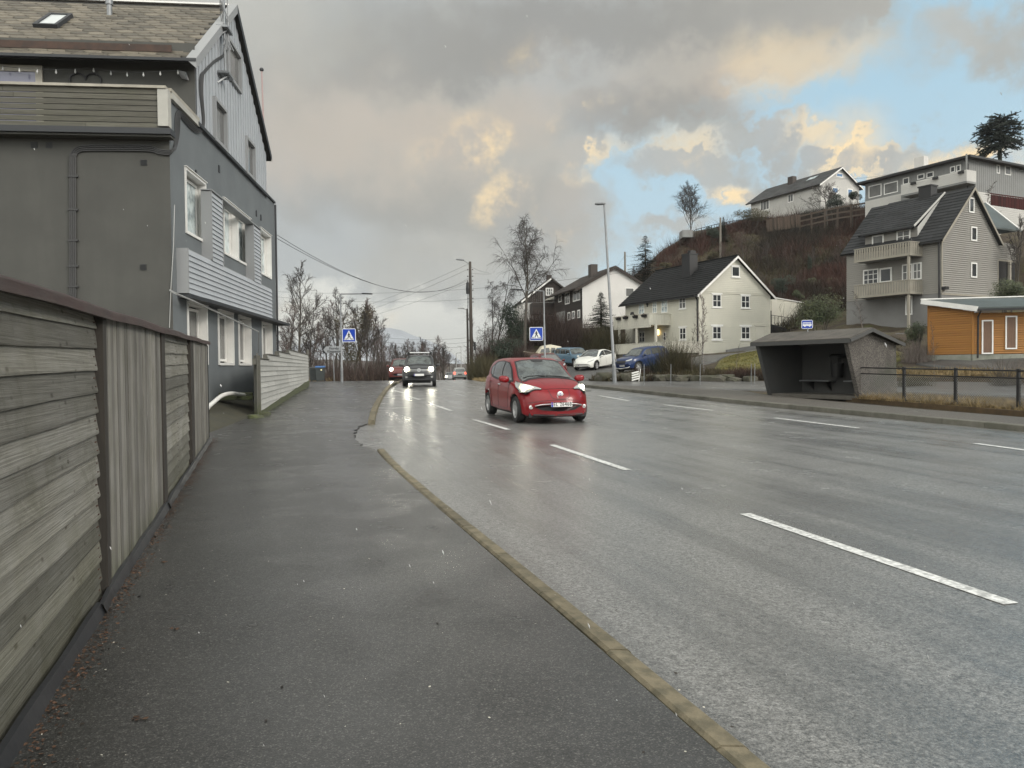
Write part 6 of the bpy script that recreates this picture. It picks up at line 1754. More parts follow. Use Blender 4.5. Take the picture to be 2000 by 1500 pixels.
# ================================================================== cars
def paint(name, c, c2=None):
 m_ = mat(name, c, .32, spec=.3, coat=.42)
 return m_
M['tyre'] = mat('tyre_rubber', (.018, .018, .018), .7, bump=.3, bs=60)
M['alloy'] = mat('alloy_wheel', (.40, .40, .40), .4, metal=.4)
M['trim_black'] = mat('black_plastic', (.016, .016, .017), .5)
M['chrome'] = mat('chrome', (.72, .72, .72), .3, metal=.7)
M['screen'] = mat('windscreen', (.10, .115, .11), .05, spec=.8, c2=(.015, .018, .018), vs=2.6, va=.35, coat=.4)
M['car_glass'] = mat('car_window', (.018, .020, .021), .05, spec=.9, c2=(.05, .055, .055), vs=2.5, coat=.3)
M['lamp_clear'] = mat('clear_lamp', (.34, .35, .34), .12, spec=.8, coat=1.0)
M['lamp_lit'] = mat('lit_headlight', (.9, .9, .8), .3, emis=(1.0, .96, .78), es=30)
M['lamp_glow'] = mat('lit_headlight_housing', (.8, .78, .6), .2, emis=(1.0, .90, .55), es=.16, coat=1.0)
M['tail_lit'] = mat('lit_tail_lamp', (.6, .02, .01), .3, emis=(1, .08, .04), es=4)
M['plate'] = mat('number_plate', (.72, .72, .70), .4)
def interp_s(tab, x):
 """smooth interpolation of a table [(x, v)] (monotone in x, catmull-rom)"""
 a = np.array(sorted(tab)); xs_, vs_ = a[:, 0], a[:, 1]
 m_ = np.gradient(vs_, xs_) if len(xs_) > 2 else np.zeros(len(xs_))
 # limit slopes
 d = np.diff(vs_) / np.diff(xs_)
 for i in range(1, len(xs_) - 1):
  if d[i - 1] * d[i] <= 0: m_[i] = 0
  else: m_[i] = 2 * d[i - 1] * d[i] / (d[i - 1] + d[i])
 m_[0], m_[-1] = d[0], d[-1]
 x = np.clip(x, xs_[0], xs_[-1]); i = np.clip(np.searchsorted(xs_, x) - 1, 0, len(xs_) - 2)
 h = xs_[i + 1] - xs_[i]; t = (x - xs_[i]) / h
 return (2 * t ** 3 - 3 * t ** 2 + 1) * vs_[i] + (t ** 3 - 2 * t ** 2 + t) * h * m_[i] + (-2 * t ** 3 + 3 * t ** 2) * vs_[i + 1] + (t ** 3 - t ** 2) * h * m_[i + 1]
class Car:
 """body swept from a side profile (top, belt line, sill), a plan outline and a roof width; front = +x"""
 def __init__(s, name, label, group, sp, mp_, loc, heading):
  s.sp = sp; s.mp = mp_
  s.root = thing(name, label, 'car', loc, heading, group)
  s.body()
 def section(s, x):
  sp = s.sp
  zt, zb, zs = interp_s(sp['top'], x), interp_s(sp['belt'], x), interp_s(sp['sill'], x)
  w, wt = interp_s(sp['width'], x), interp_s(sp['roofw'], x)
  zt = max(zt, zb + .01)
  hgt = zt - zb
  z1 = zs + .10; zm = zs + (zb - zs) * .58
  k = min(1, hgt / .35)       # cabin factor
  P = [(0, zs), (w * .80, zs), (w * .955, zs + .035), (w * .985, z1), (w * 1.0, zm), (w * .985, zm + (zb - zm) * .6), (w * .945, zb),
    (w * .945 * (1 - .04 * k) + (wt - w * .945) * (.10 + .22 * (1 - k)), zb + hgt * (.12 + .38 * (1 - k))), (w * .945 + (wt - w * .945) * .45, zb + hgt * (.5 + .15 * (1 - k))),
    (w * .945 + (wt - w * .945) * (.82), zb + hgt * .84), (wt * .93, zb + hgt * .955), (wt * .72, zb + hgt * .99), (wt * .38, zt), (0, zt + .004)]
  return P
 def body(s):
  sp = s.sp; L0, L1 = sp['x']
  n = 84
  t = np.linspace(0, 1, n); xs_ = L0 + (L1 - L0) * (.5 - .5 * np.cos(np.pi * t)) * .6 + (L1 - L0) * t * .4
  secs = []
  for x in xs_:
   P = s.section(float(x))
   # resample smoothly
   Q = []
   P = [np.array(p) for p in P]
   for i in range(len(P) - 1):
    p0, p1, p2, p3 = P[max(i - 1, 0)], P[i], P[i + 1], P[min(i + 2, len(P) - 1)]
    if i == 0: p0 = np.array([-p1[0] - .2, p1[1]])
    for u in (0, .33, .66):
     Q.append(.5 * ((2 * p1) + (-p0 + p2) * u * .9 + (2 * p0 - 5 * p1 + 4 * p2 - p3) * u * u * .9 + (-p0 + 3 * p1 - 3 * p2 + p3) * u ** 3 * .9) if 0 < u else p1)
   Q.append(P[-1]); secs.append(Q)
  m_ = len(secs[0]); W = max(v for _, v in sp['width'])
  V = np.zeros((n, m_, 3))
  for i, x in enumerate(xs_):
   for j, q in enumerate(secs[i]):
    yy, zz = float(q[0]), float(q[1])
    bf = sp.get('bowf', .30) * max(0, min(1, (x - (L1 - 1.0)) / 1.0)) ** 1.3; bb = sp.get('bowb', .18) * max(0, min(1, ((L0 + .8) - x) / .8)) ** 1.3
    r = (abs(yy) / W) ** 2.4
    ws = sp.get('wsbow', .16) * math.exp(-((x - sp['cowl']) / .55) ** 2) * (abs(yy) / W) ** 2
    V[i, j] = (x - bf * r + bb * r - ws, yy, zz)
  # wheel arches
  s.arch = []
  for (wx, wr) in ((sp['ax'][0], sp['wr']), (sp['ax'][1], sp['wr'])):
   ra = wr + .055
   dx = V[:, :, 0] - wx; dz = V[:, :, 2] - wr
   rr = np.hypot(dx, dz)
   side = (V[:, :, 1] > W * .5) & (V[:, :, 2] < sp.get('archtop', .95))
   ins = side & (rr < ra)
   near = side & (np.abs(rr - ra) < .045)
   f = ra / np.maximum(rr, 1e-3)
   V[:, :, 0] = np.where(near, wx + dx * f, V[:, :, 0]); V[:, :, 2] = np.where(near, wr + dz * f, V[:, :, 2])
   lip = side & (rr >= ra) & (rr < ra + .12)
   V[:, :, 1] += np.where(lip, .012, 0)
   deep = ins & ~near
   V[:, :, 1] = np.where(deep, W - .30, V[:, :, 1])
   s.arch.append((wx, wr, ra))
  mb = MB(); vs = [];
  idx = np.zeros((n, m_, 2), int)
  for i in range(n):
   for j in range(m_):
    idx[i, j, 0] = len(vs); vs.append(tuple(V[i, j]))
    if j in (0, m_ - 1) and abs(V[i, j, 1]) < 1e-6: idx[i, j, 1] = idx[i, j, 0]
    else: idx[i, j, 1] = len(vs); vs.append((V[i, j, 0], -V[i, j, 1], V[i, j, 2]))
  fs_, mi = [], []
  for i in range(n - 1):
   for j in range(m_ - 1):
    for sd_ in (0, 1):
     q = (idx[i, j, sd_], idx[i + 1, j, sd_], idx[i + 1, j + 1, sd_], idx[i, j + 1, sd_])
     if sd_ == 1: q = q[::-1]
     c = (V[i, j] + V[i + 1, j + 1]) / 2
     blk = any(math.hypot(c[0] - a[0], c[2] - a[1]) < a[2] and c[1] > W * .4 and c[2] < 1.0 for a in s.arch) or j < 4
     if c[2] < sp.get('blackz', 0.0) : blk = True
     q = tuple(dict.fromkeys(q))
     if len(q) > 2: fs_.append(q); mi.append(1 if blk else 0)
  for i in (0, n - 1):
   ring = [idx[i, j, 0] for j in range(m_)] + [idx[i, j, 1] for j in range(m_ - 1, -1, -1)]
   ring = list(dict.fromkeys(ring)); fs_.append(tuple(ring if i else ring[::-1])); mi.append(0)
  mb.v = vs; mb.f = fs_; mb.mi = mi; mb.t = [.5] * len(fs_)
  bm = bmesh.new(); bvs = [bm.verts.new(v) for v in vs]
  for f in fs_:
   try: bm.faces.new([bvs[k] for k in f])
   except ValueError: pass
  bmesh.ops.recalc_face_normals(bm, faces=bm.faces)
  s.bvh = BVHTree.FromBMesh(bm)
  bm.free()
  o = mb.build('body', [s.mp, M['trim_black']], s.root, smooth=True, smooth_angle=42)
  bmm = bmesh.new(); bmm.from_mesh(o.data); bmesh.ops.recalc_face_normals(bmm, faces=bmm.faces); bmm.to_mesh(o.data); bmm.free()
  s.bo = o
 def hit(s, p, d, eps):
  o_ = Vector(p) - Vector(d) * 5
  h = s.bvh.ray_cast(o_, Vector(d))
  if h[0] is None:
   h = s.bvh.find_nearest(Vector(p))
   if h[0] is None: return Vector(p)
  n = h[1]
  if n.dot(Vector(d)) > 0: n = -n
  return h[0] + n * eps
 def patch(s, name, lo, hi, ax, m_, eps=.006, nu=14, nv=5, parent=None, sym=False, mb=None, smooth=True):
  """surface panel between two outline curves given in the projection plane of axis ax: 'y+','y-' side (x,z); 'x+','x-' front/back (y,z); 'z' top (x,y)"""
  dirs = {'y+': (0, -1, 0), 'y-': (0, 1, 0), 'x+': (-1, 0, 0), 'x-': (1, 0, 0), 'z': (0, 0, -1), 'f': (-.8, 0, -.6)}
  d = dirs[ax]
  def P3(u, v):
   if ax[0] == 'y': return (u, 0, v)
   if ax[0] == 'x': return (0, u, v)
   return (u, v, 0)
  def res(c, n):
   c = np.array(c, float); L = np.concatenate([[0], np.cumsum(np.hypot(*np.diff(c, axis=0).T))]); t = np.linspace(0, L[-1], n)
   return np.stack([np.interp(t, L, c[:, 0]), np.interp(t, L, c[:, 1])], -1)
  A_, B_ = res(lo, nu), res(hi, nu)
  own = mb is None
  if own: mb = MB()
  rows = []
  for k in range(nv):
   t = k / (nv - 1); rows.append([tuple(s.hit(P3(*(A_[i] * (1 - t) + B_[i] * t)), d, eps)) for i in range(nu)])
  mb.grid(rows)
  if own:
   o = mb.build(name, m_, parent or s.root, smooth=smooth)
   return o
 def line(s, pts, ax, w=.006, eps=.003, mb=None):
  dirs = {'y+': (0, -1, 0), 'y-': (0, 1, 0), 'x+': (-1, 0, 0), 'z': (0, 0, -1), 'x-': (1, 0, 0)}
  d = dirs[ax]; out = []
  pts = smoothpts([(p[0], p[1], 0) for p in pts], 5) if len(pts) > 2 else [(p[0], p[1], 0) for p in [tuple(np.array(pts[0]) * (1 - t) + np.array(pts[1]) * t) for t in np.linspace(0, 1, 8)]]
  for u, v, _ in pts:
   p = (u, 0, v) if ax[0] == 'y' else ((0, u, v) if ax[0] == 'x' else (u, v, 0))
   out.append(s.hit(p, d, eps))
  mb.tube(out, w, 4)
 def wheels(s, spokes=5, rw=.205, hub=True, rim='alloy', steer=0.0):
  sp = s.sp; W = max(v for _, v in sp['width']); wr = sp['wr']
  proto = None
  for ax in sp['ax']:
   for sd_ in (1, -1):
    if proto is None:
     mb = MB(); rr = wr * .66
     mb.lathe([(rr, -rw / 2), (wr * .93, -rw / 2), (wr * .985, -rw / 2 + .025), (wr, -rw / 2 + .055), (wr, rw / 2 - .055), (wr * .985, rw / 2 - .025), (wr * .93, rw / 2), (rr, rw / 2)], 36, 'Y', cap=False)
     w_ = mb.build('wheel', M['tyre'], s.root, smooth=True, smooth_angle=35)
     mb = MB()
     mb.lathe([(rr + .004, rw / 2 - .004), (rr - .02, rw / 2 - .01), (rr - .035, rw / 2 - .05), (rr - .04, -rw / 2 + .02)], 36, 'Y', cap=False)
     for k in range(spokes):
      a = 2 * math.pi * k / spokes
      for off in ((-.16, .10), (.16, .10)) if spokes < 8 else ((0, .06),):
       a2 = a + off[0]
       c, sn_ = math.cos(a2), math.sin(a2)
       r0_, r1_ = .03, rr - .012
       wd0, wd1 = .018, .026
       P = []
       for (r_, wd, dp) in ((r0_, wd0, rw / 2 - .035), (r1_, wd1, rw / 2 - .022)):
        for q in (-1, 1):
         P += [(c * r_ - sn_ * q * wd, dp, sn_ * r_ + c * q * wd), (c * r_ - sn_ * q * wd, dp - .035, sn_ * r_ + c * q * wd)]
       mb.add(P, [(0, 2, 6, 4), (1, 5, 7, 3), (0, 4, 5, 1), (2, 3, 7, 6)])
     mb.lathe([(.065, rw / 2 - .05), (.06, rw / 2 - .028), (.001, rw / 2 - .022)], 16, 'Y')
     r_ = mb.build('rim', M[rim], w_, smooth=True, smooth_angle=35)
     mb = MB(); mb.lathe([(rr - .03, -.03), (.001, -.03)], 24, 'Y'); mb.lathe([(rr * .72, .0), (rr * .72, .012), (.04, .014)], 24, 'Y'); mb.build('brake_disc', M['trim_black'], w_)
     proto = w_; o = w_
    else:
     o = proto.copy(); COL.objects.link(o); o.parent = s.root
     for ch in list(proto.children):
      c2_ = ch.copy(); COL.objects.link(c2_); c2_.parent = o
    o.location = (ax, sd_ * (W - rw / 2 - .015), wr)
    o.rotation_euler = (0, (.3 if sd_ > 0 else 1.0), (0 if sd_ > 0 else math.pi) + (steer if ax > 0 else 0))
 def mirrors(s, x, z, y, m_, r=(.085, .13, .085)):
  for sd_ in (1, -1):
   bm = bmesh.new(); bmesh.ops.create_uvsphere(bm, u_segments=18, v_segments=12, radius=1)
   mb = MB(); bm.verts.index_update()
   vs = []
   for v in bm.verts:
    c = v.co.copy()
    c = Vector([math.copysign(abs(k) ** .75, k) for k in c])
    vs.append((x + c.x * r[0] * (1.0 if c.x > 0 else .5), sd_ * (y + .0) + c.y * r[1], z + c.z * r[2] + .01 * c.y * sd_))
   mb.add(vs, [tuple(v.index for v in f.verts) for f in bm.faces]); bm.free()
   o = mb.build('mirror', m_, s.root, smooth=True)
   mb = MB(); mb.beam((x + .0, sd_ * (y - .20), z - .09), (x, sd_ * (y - .04), z - .05), .06, .04); mb.build('stalk', M['trim_black'], o)
   mb = MB(); mb.box((x - r[0] * .5, sd_ * y, z), (.012, r[1] * 1.5, r[2] * 1.3)); mb.build('mirror_glass', M['car_glass'], o)
 def plate(s, x, y, z, text, tilt=0, w=.52, h=.112, blue=True, front=1):
  p = bpy.data.objects.new('number_plate', None)
  mb = MB(); mb.box((0, 0, 0), (.014, w, h)); p = mb.build('number_plate', M['plate'], s.root, bevel=.004)
  p.location = (x, y, z); p.rotation_euler = (0, tilt, 0)
  if blue:
   mb = MB(); mb.box((front * .0085, -front * (w / 2 - .024), 0), (.003, .04, h * .94)); mb.build('blue_band', M['sign_blue'], p)
   mb = MB(); mb.box((front * .0102, -front * (w / 2 - .024), .012), (.002, .022, .018)); mb.build('flag', mat('plate_flag', (.5, .02, .03), .5), p)
  if text:
   o = text_mesh('plate_text', text, h * 1.05, M['sign_black'], p, (front * .0095, front * .018, 0), (R(90), 0, R(90) * front), .0016, .0012, 1.12); o.scale = (.92, 1, 1)
  return p
def head(dx, dy): return math.atan2(dy, dx)
# ---------------------------------------------------------------- the red hatchback in front
M['red'] = paint('red_paint', (.19, .003, .007))
LEAF = dict(x=(-2.17, 2.26), cowl=1.05, ax=(1.36, -1.34), wr=.318, bowf=.50, bowb=.22, wsbow=.20,
   top=[(-2.17, .62), (-2.12, .95), (-2.02, 1.12), (-1.86, 1.33), (-1.70, 1.46), (-1.3, 1.525), (-.6, 1.555), (-.1, 1.55), (.25, 1.50), (.6, 1.355), (.95, 1.17), (1.12, 1.085), (1.3, 1.045), (1.6, .985), (1.85, .91), (2.02, .83), (2.14, .745), (2.22, .64), (2.26, .52)],
   belt=[(-2.17, .55), (-2.0, .92), (-1.7, 1.03), (-1.2, 1.03), (-.4, .985), (.4, .955), (.95, .935), (1.4, .87), (1.8, .76), (2.1, .62), (2.26, .46)],
   sill=[(-2.17, .36), (-2.0, .28), (-1.6, .25), (0, .20), (1.6, .22), (2.0, .20), (2.18, .18), (2.26, .21)],
   width=[(-2.17, .70), (-2.0, .80), (-1.6, .87), (-.6, .885), (.6, .885), (1.3, .885), (1.8, .86), (2.1, .80), (2.26, .70)],
   roofw=[(-2.17, .50), (-1.9, .58), (-1.5, .60), (-.6, .625), (.2, .62), (.7, .67), (1.05, .70), (1.4, .66), (1.8, .60), (2.1, .54), (2.26, .48)])
gw = lambda x, y: float(gy(y))
cx, cy = .53, 20.02
fr_ = on_ground(1010, 826); rw_ = on_ground(962, 811)
hd = head(.27, -.963)
leaf = Car('red_car', 'dark red hatchback with lit headlights driving towards the viewer', None, LEAF, M['red'], (cx, cy, float(gy(cy))), hd)
leaf.root.rotation_euler = (0, R(.4) * 0 - math.atan((float(gy(21.3)) - float(gy(18.7))) / -2.7) * 0, hd)
leaf.root.rotation_euler.rotate_axis('Y', math.atan((float(gy(cy + 1.3)) - float(gy(cy - 1.3))) / 2.6))
leaf.wheels(5, rim='alloy', steer=0)
c = leaf
ws_lo = [(-.68, .985), (-.5, 1.045), (-.25, 1.075), (0, 1.083), (.25, 1.075), (.5, 1.045), (.68, .985)]
ws_hi = [(-.555, 1.43), (-.4, 1.465), (-.2, 1.482), (0, 1.487), (.2, 1.482), (.4, 1.465), (.555, 1.43)]
ws = c.patch('windscreen', ws_lo, ws_hi, 'x+', M['screen'], eps=.008, nu=25, nv=12)
mb = MB(); c.patch('b', [(y * 1.045, z - .03) for y, z in ws_lo], [(y * 1.05, z + .025) for y, z in ws_hi], 'x+', None, eps=.004, nu=25, nv=12, mb=mb); mb.build('screen_seal', M['trim_black'], c.root, smooth=True)
mb = MB()
mb.tube([c.hit((0, y, z), (-1, 0, 0), .02) for y, z in ((-.03, 1.085), (-.2, 1.10), (-.45, 1.08), (-.6, 1.05))], .010, 5); mb.tube([c.hit((0, y, z), (-1, 0, 0), .02) for y, z in ((.58, 1.035), (.35, 1.075), (.1, 1.09), (-.0, 1.09))], .010, 5)
mb.build('wiper', M['trim_black'], c.root)
mb = MB(); c.patch('x', [(-.13, 1.44), (.13, 1.44)], [(-.16, 1.482), (.16, 1.482)], 'x+', None, eps=.011, nu=6, nv=3, mb=mb); mb.build('screen_band', M['trim_black'], ws)
# seats and steering wheel glimpsed behind the glass
# side windows
for sd_, ax in ((1, 'y+'), (-1, 'y-')):
 c.patch('side_window', [(.86, 1.0), (.5, .99), (-.12, 1.005)], [(.82, 1.03), (.50, 1.27), (.2, 1.40), (-.08, 1.445)], ax, M['car_glass'], eps=.006, nu=14, nv=8)
 c.patch('side_window', [(-.20, 1.007), (-.9, 1.055), (-1.02, 1.075)], [(-.18, 1.45), (-.6, 1.455), (-.98, 1.42), (-1.02, 1.40)], ax, M['car_glass'], eps=.006, nu=12, nv=8)
 c.patch('side_window', [(-1.08, 1.085), (-1.3, 1.14)], [(-1.08, 1.385), (-1.34, 1.30)], ax, M['car_glass'], eps=.006, nu=6, nv=6)
 mb = MB(); c.patch('x', [(.96, .965), (.5, .972), (-.5, .99), (-1.15, 1.055), (-1.42, 1.14)], [(.94, 1.01), (.52, 1.30), (.2, 1.435), (-.4, 1.482), (-1.0, 1.45), (-1.42, 1.30)], ax, None, eps=.003, nu=30, nv=8, mb=mb)
 mb.build('window_surround', M['trim_black'], c.root, smooth=True)
 mb = MB()
 for pts in ([(.78, .97), (.80, .80), (.78, .55), (.70, .33), (.2, .30), (-.12, .31)], [(-.16, .99), (-.17, .6), (-.14, .31)], [(-.16, .31), (-.78, .33), (-.9, .55), (-1.04, .75), (-1.10, 1.05)]):
  c.line(pts, ax, .0055, .001, mb)
 mb.build('door_seam', M['trim_black'], c.root)
 for x, z in ((-.02, .875), (-1.03, .93)):
  mb = MB(); pts = [c.hit((x + t, 0, z + .01 * abs(t)), (0, -sd_, 0), .028) for t in np.linspace(-.12, .10, 5)]; mb.tube(pts, [.010, .017, .018, .017, .010], 8); mb.build('door_handle', M['chrome'] if x > -.5 else M['red'], c.root, smooth=True)
 # headlights: long pods drawn back over the wings
 lo = [(1.98, sd_ * .40), (1.80, sd_ * .56), (1.55, sd_ * .70), (1.28, sd_ * .765), (1.14, sd_ * .77)]; hi = [(2.00, sd_ * .41), (1.84, sd_ * .705), (1.62, sd_ * .805), (1.36, sd_ * .83), (1.16, sd_ * .80)]
 hl = c.patch('headlight', lo, hi, 'z', M['lamp_clear'], eps=.022, nu=18, nv=8)
 c.patch('lamp_rim', [(p[0] + .015, p[1] - sd_ * .012) for p in lo], [(p[0] + .012, p[1] + sd_ * .012) for p in hi], 'z', M['trim_black'], eps=.012, nu=18, nv=8, parent=hl)
 c.patch('lit_inner', [(1.88, sd_ * .53), (1.66, sd_ * .66), (1.46, sd_ * .74)], [(1.88, sd_ * .60), (1.72, sd_ * .765), (1.50, sd_ * .80)], 'z', M['lamp_glow'], eps=.027, nu=10, nv=6, parent=hl)
 pq = c.hit((1.70, sd_ * .71, 0), (0, 0, -1), .012)
 mb = MB(); mb.lathe([(.001, .05), (.05, .035), (.068, 0), (.05, -.04)], 14, 'X', tuple(pq)); mb.build('bulb', M['lamp_lit'], hl, smooth=True)
 mb = MB(); mb.box((pq[0] + .05, pq[1], pq[2] - .085), (.30, .34, .012)); mb.build('bulb_blocker', M['trim_black'], hl)  # black plate added under the bulb to block its reflection on the bumper
 # fog lamp
 pf = c.hit((0, sd_ * .66, .40), (-1, 0, 0), .0)
 mb = MB(); mb.lathe([(.046, -.01), (.046, .010), (.038, .013)], 16, 'X', tuple(pf)); fo = mb.build('fog_lamp', M['chrome'], c.root, smooth=True); mb = MB(); mb.lathe([(.038, .010), (.02, .018), (.001, .02)], 16, 'X', tuple(pf)); mb.build('lens', M['lamp_clear'], fo, smooth=True)
 # tail lamp
 c.patch('tail_lamp', [(-2.02, .78), (-1.88, .82)], [(-1.94, 1.25), (-1.82, 1.28)], ax, mat('dark_tail', (.25, .02, .02), .2, coat=1), eps=.006, nu=4, nv=8)
# bonnet seam, charge port, badge, grille
mb = MB()
c.line([(1.12, -.70), (1.4, -.72), (1.72, -.62), (1.98, -.38), (2.02, -.2), (2.03, 0), (2.02, .2), (1.98, .38), (1.72, .62), (1.4, .72), (1.12, .70)], 'z', .006, .001, mb)
for sd_ in (1, -1):
 c.line([(1.16, sd_ * .36), (1.5, sd_ * .30), (1.86, sd_ * .26)], 'z', .004, -.001, mb)
c.line([(-.25, .80), (-.22, .66), (-.14, .60), (.14, .60), (.22, .66), (.25, .80)], 'x+', .006, .001, mb)
mb.build('bonnet_seam', M['trim_black'], c.root)
gr = c.patch('grille', [(-.56, .40), (-.40, .325), (0, .30), (.40, .325), (.56, .40)], [(-.57, .42), (-.42, .445), (0, .455), (.42, .445), (.57, .42)], 'x+', M['trim_black'], eps=.010, nu=22, nv=5)
mb = MB(); mb.tube([c.hit((0, y, z), (-1, 0, 0), .018) for y, z in ((-.58, .435), (-.42, .468), (-.2, .482), (0, .485), (.2, .482), (.42, .468), (.58, .435))], .015, 8); mb.build('chrome_bar', M['chrome'], c.root, smooth=True)
mb = MB(); c.line([(-.70, .50), (-.55, .53), (-.3, .565), (0, .575), (.3, .565), (.55, .53), (.70, .50)], 'x+', .009, .004, mb); c.line([(-.66, .30), (-.45, .262), (0, .245), (.45, .262), (.66, .30)], 'x+', .007, .003, mb); mb.build('bumper_crease', mat('red_crease', (.10, .004, .006), .4), c.root)
c.patch('lower_lip', [(-.60, .215), (-.3, .205), (.3, .205), (.60, .215)], [(-.62, .245), (-.3, .235), (.3, .235), (.62, .245)], 'x+', M['trim_black'], eps=.008, nu=12, nv=3)
pb = c.hit((0, 0, .70), (-1, 0, 0), .008)
mb = MB(); mb.lathe([(.070, -.008), (.070, .006), (.056, .012)], 24, 'X', tuple(pb)); bo_ = mb.build('badge', M['chrome'], c.root, smooth=True); bo_.scale = (1, 1, 1)
mb = MB(); mb.lathe([(.055, .011), (.001, .013)], 24, 'X', tuple(pb)); mb.build('badge_disc', M['sign_blue'], bo_); mb = MB(); mb.box((pb[0] + .016, 0, pb[2]), (.006, .15, .026)); mb.build('badge_bar', M['chrome'], bo_)
pp = c.hit((0, 0.02, .47), (-1, 0, 0), .03)
c.plate(pp[0] + .085, .02, .468, 'EL 26468', tilt=R(-4))
c.mirrors(.80, 1.03, .99, M['red'])
# body under-shadow tray
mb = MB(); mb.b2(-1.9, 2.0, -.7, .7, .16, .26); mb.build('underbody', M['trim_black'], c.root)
def simple_details(c, kind, ws, wsf, sidew, lampf, bodyc, plate_xz, text='', lamps='clear', belt_y=None, grille=None, mirror=None, tail=False, rim='alloy', spokes=5, glass='screen'):
 c.wheels(spokes, rim=rim)
 lo, hi = ws
 w_ = c.patch('windscreen', lo, hi, 'x+', M[glass], eps=.008, nu=16, nv=8)
 mb = MB(); c.patch('b', [(y * 1.05, z - .03) for y, z in lo], [(y * 1.06, z + .03) for y, z in hi], 'x+', None, eps=.004, nu=16, nv=8, mb=mb); mb.build('screen_seal', M['trim_black'], c.root, smooth=True)
 for sd_, ax in ((1, 'y+'), (-1, 'y-')):
  for lo, hi in sidew: c.patch('side_window', lo, hi, ax, M['car_glass'], eps=.007, nu=12, nv=6)
  for lo, hi in lampf:
   lo = [(a, sd_ * b) if 0 else (sd_ * a, b) for a, b in lo]; hi = [(sd_ * a, b) for a, b in hi]
   h_ = c.patch('headlight', lo, hi, 'x+', M['lamp_clear'] if lamps == 'clear' else M['lamp_glow'], eps=.012, nu=8, nv=5)
   if lamps == 'lit':
    m0 = (np.mean([p[0] for p in lo + hi]), np.mean([p[1] for p in lo + hi])); pq = c.hit((0, m0[0], m0[1]), (-1, 0, 0), .03)
    mb = MB(); mb.lathe([(.001, .05), (.08, .04), (.125, 0), (.08, -.03)], 14, 'X', tuple(pq)); mb.build('bulb', M['lamp_lit'], h_, smooth=True)
  mb = MB(); c.line([(wsf + .0, .95), (wsf, .6), (wsf - .1, .32)], ax, .006, .001, mb); c.line([(wsf - 1.0, .98), (wsf - 1.0, .35)], ax, .006, .001, mb); mb.build('door_seam', M['trim_black'], c.root)
 if grille: c.patch('grille', grille[0], grille[1], 'x+', M['trim_black'], eps=.010, nu=12, nv=4)
 if mirror: c.mirrors(mirror[0], mirror[1], mirror[2], bodyc, r=(.08, .11, .075))
 if plate_xz is not None:
  pp = c.hit((0, 0, plate_xz), (-1, 0, 0), .03); c.plate(pp[0], 0, plate_xz, text)
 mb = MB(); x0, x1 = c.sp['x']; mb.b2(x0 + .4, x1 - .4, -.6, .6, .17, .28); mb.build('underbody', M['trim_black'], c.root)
# ---------------------------------------------------------------- the dark suv with roof bars
SUV = dict(x=(-2.2, 2.22), cowl=1.0, ax=(1.34, -1.28), wr=.345, bowf=.34, bowb=.15, wsbow=.16, blackz=0,
  top=[(-2.2, .7), (-2.15, 1.05), (-2.05, 1.3), (-1.9, 1.52), (-1.6, 1.63), (-.8, 1.68), (0, 1.675), (.3, 1.62), (.7, 1.36), (1.0, 1.16), (1.2, 1.10), (1.6, 1.06), (1.95, 1.0), (2.12, .88), (2.2, .72), (2.22, .6)],
  belt=[(-2.2, .6), (-2.0, 1.0), (-1.5, 1.08), (0, 1.03), (.9, 1.0), (1.5, .96), (2.0, .84), (2.22, .55)],
  sill=[(-2.2, .42), (-1.9, .32), (0, .27), (1.8, .27), (2.1, .27), (2.22, .34)],
  width=[(-2.2, .78), (-1.9, .87), (-.6, .905), (1.2, .905), (1.8, .885), (2.1, .83), (2.22, .76)],
  roofw=[(-2.2, .55), (-1.8, .62), (0, .66), (.6, .69), (1.0, .74), (1.5, .72), (2.0, .64), (2.22, .56)])
M['dark_metal'] = paint('dark_grey_paint', (.035, .036, .038))
def place_car(px, Y, dz=0):
 q = at(px, 740, Y); return (q[0], q[1])
x, y = place_car(820, 42.3)
suv = Car('dark_suv', 'dark grey suv with roof bars and bright headlights coming over the crest', None, SUV, M['dark_metal'], (x, y, float(gy(y))), head(.10, -.995))
simple_details(suv, 'suv', ([(-.66, 1.10), (0, 1.18), (.66, 1.10)], [(-.56, 1.55), (0, 1.60), (.56, 1.55)]), .95,
      [([(.75, 1.08), (-.1, 1.09)], [(.55, 1.30), (.25, 1.53), (-.1, 1.57)]), ([(-.18, 1.09), (-1.1, 1.12)], [(-.18, 1.57), (-1.1, 1.53)]), ([(-1.2, 1.13), (-1.6, 1.17)], [(-1.2, 1.52), (-1.6, 1.44)])],
      [([(.46, .78), (.64, .79), (.78, .84)], [(.46, .90), (.62, .95), (.74, .99)])], M['dark_metal'], .60, 'SV 71904'[:0], 'lit', grille=([(-.38, .42), (0, .40), (.38, .42)], [(-.40, .56), (0, .555), (.40, .56)]), mirror=(.72, 1.12, 1.0))
mb = MB()
for z in (.80, .86): mb.tube([suv.hit((0, y_, z), (-1, 0, 0), .02) for y_ in np.linspace(-.44, .44, 9)], .012, 6)
mb.build('chrome_bar', M['chrome'], suv.root); suv.patch('upper_grille', [(-.44, .79), (0, .785), (.44, .79)], [(-.44, .90), (0, .91), (.44, .90)], 'x+', M['trim_black'], eps=.008, nu=10, nv=3)
pb = suv.hit((0, 0, .84), (-1, 0, 0), .03)
mb = MB()
for rr in (.082,): mb.tube([(pb[0], pb[1] + rr * math.cos(a), pb[2] + rr * math.sin(a)) for a in np.linspace(0, 2 * math.pi, 20)], .012, 6)
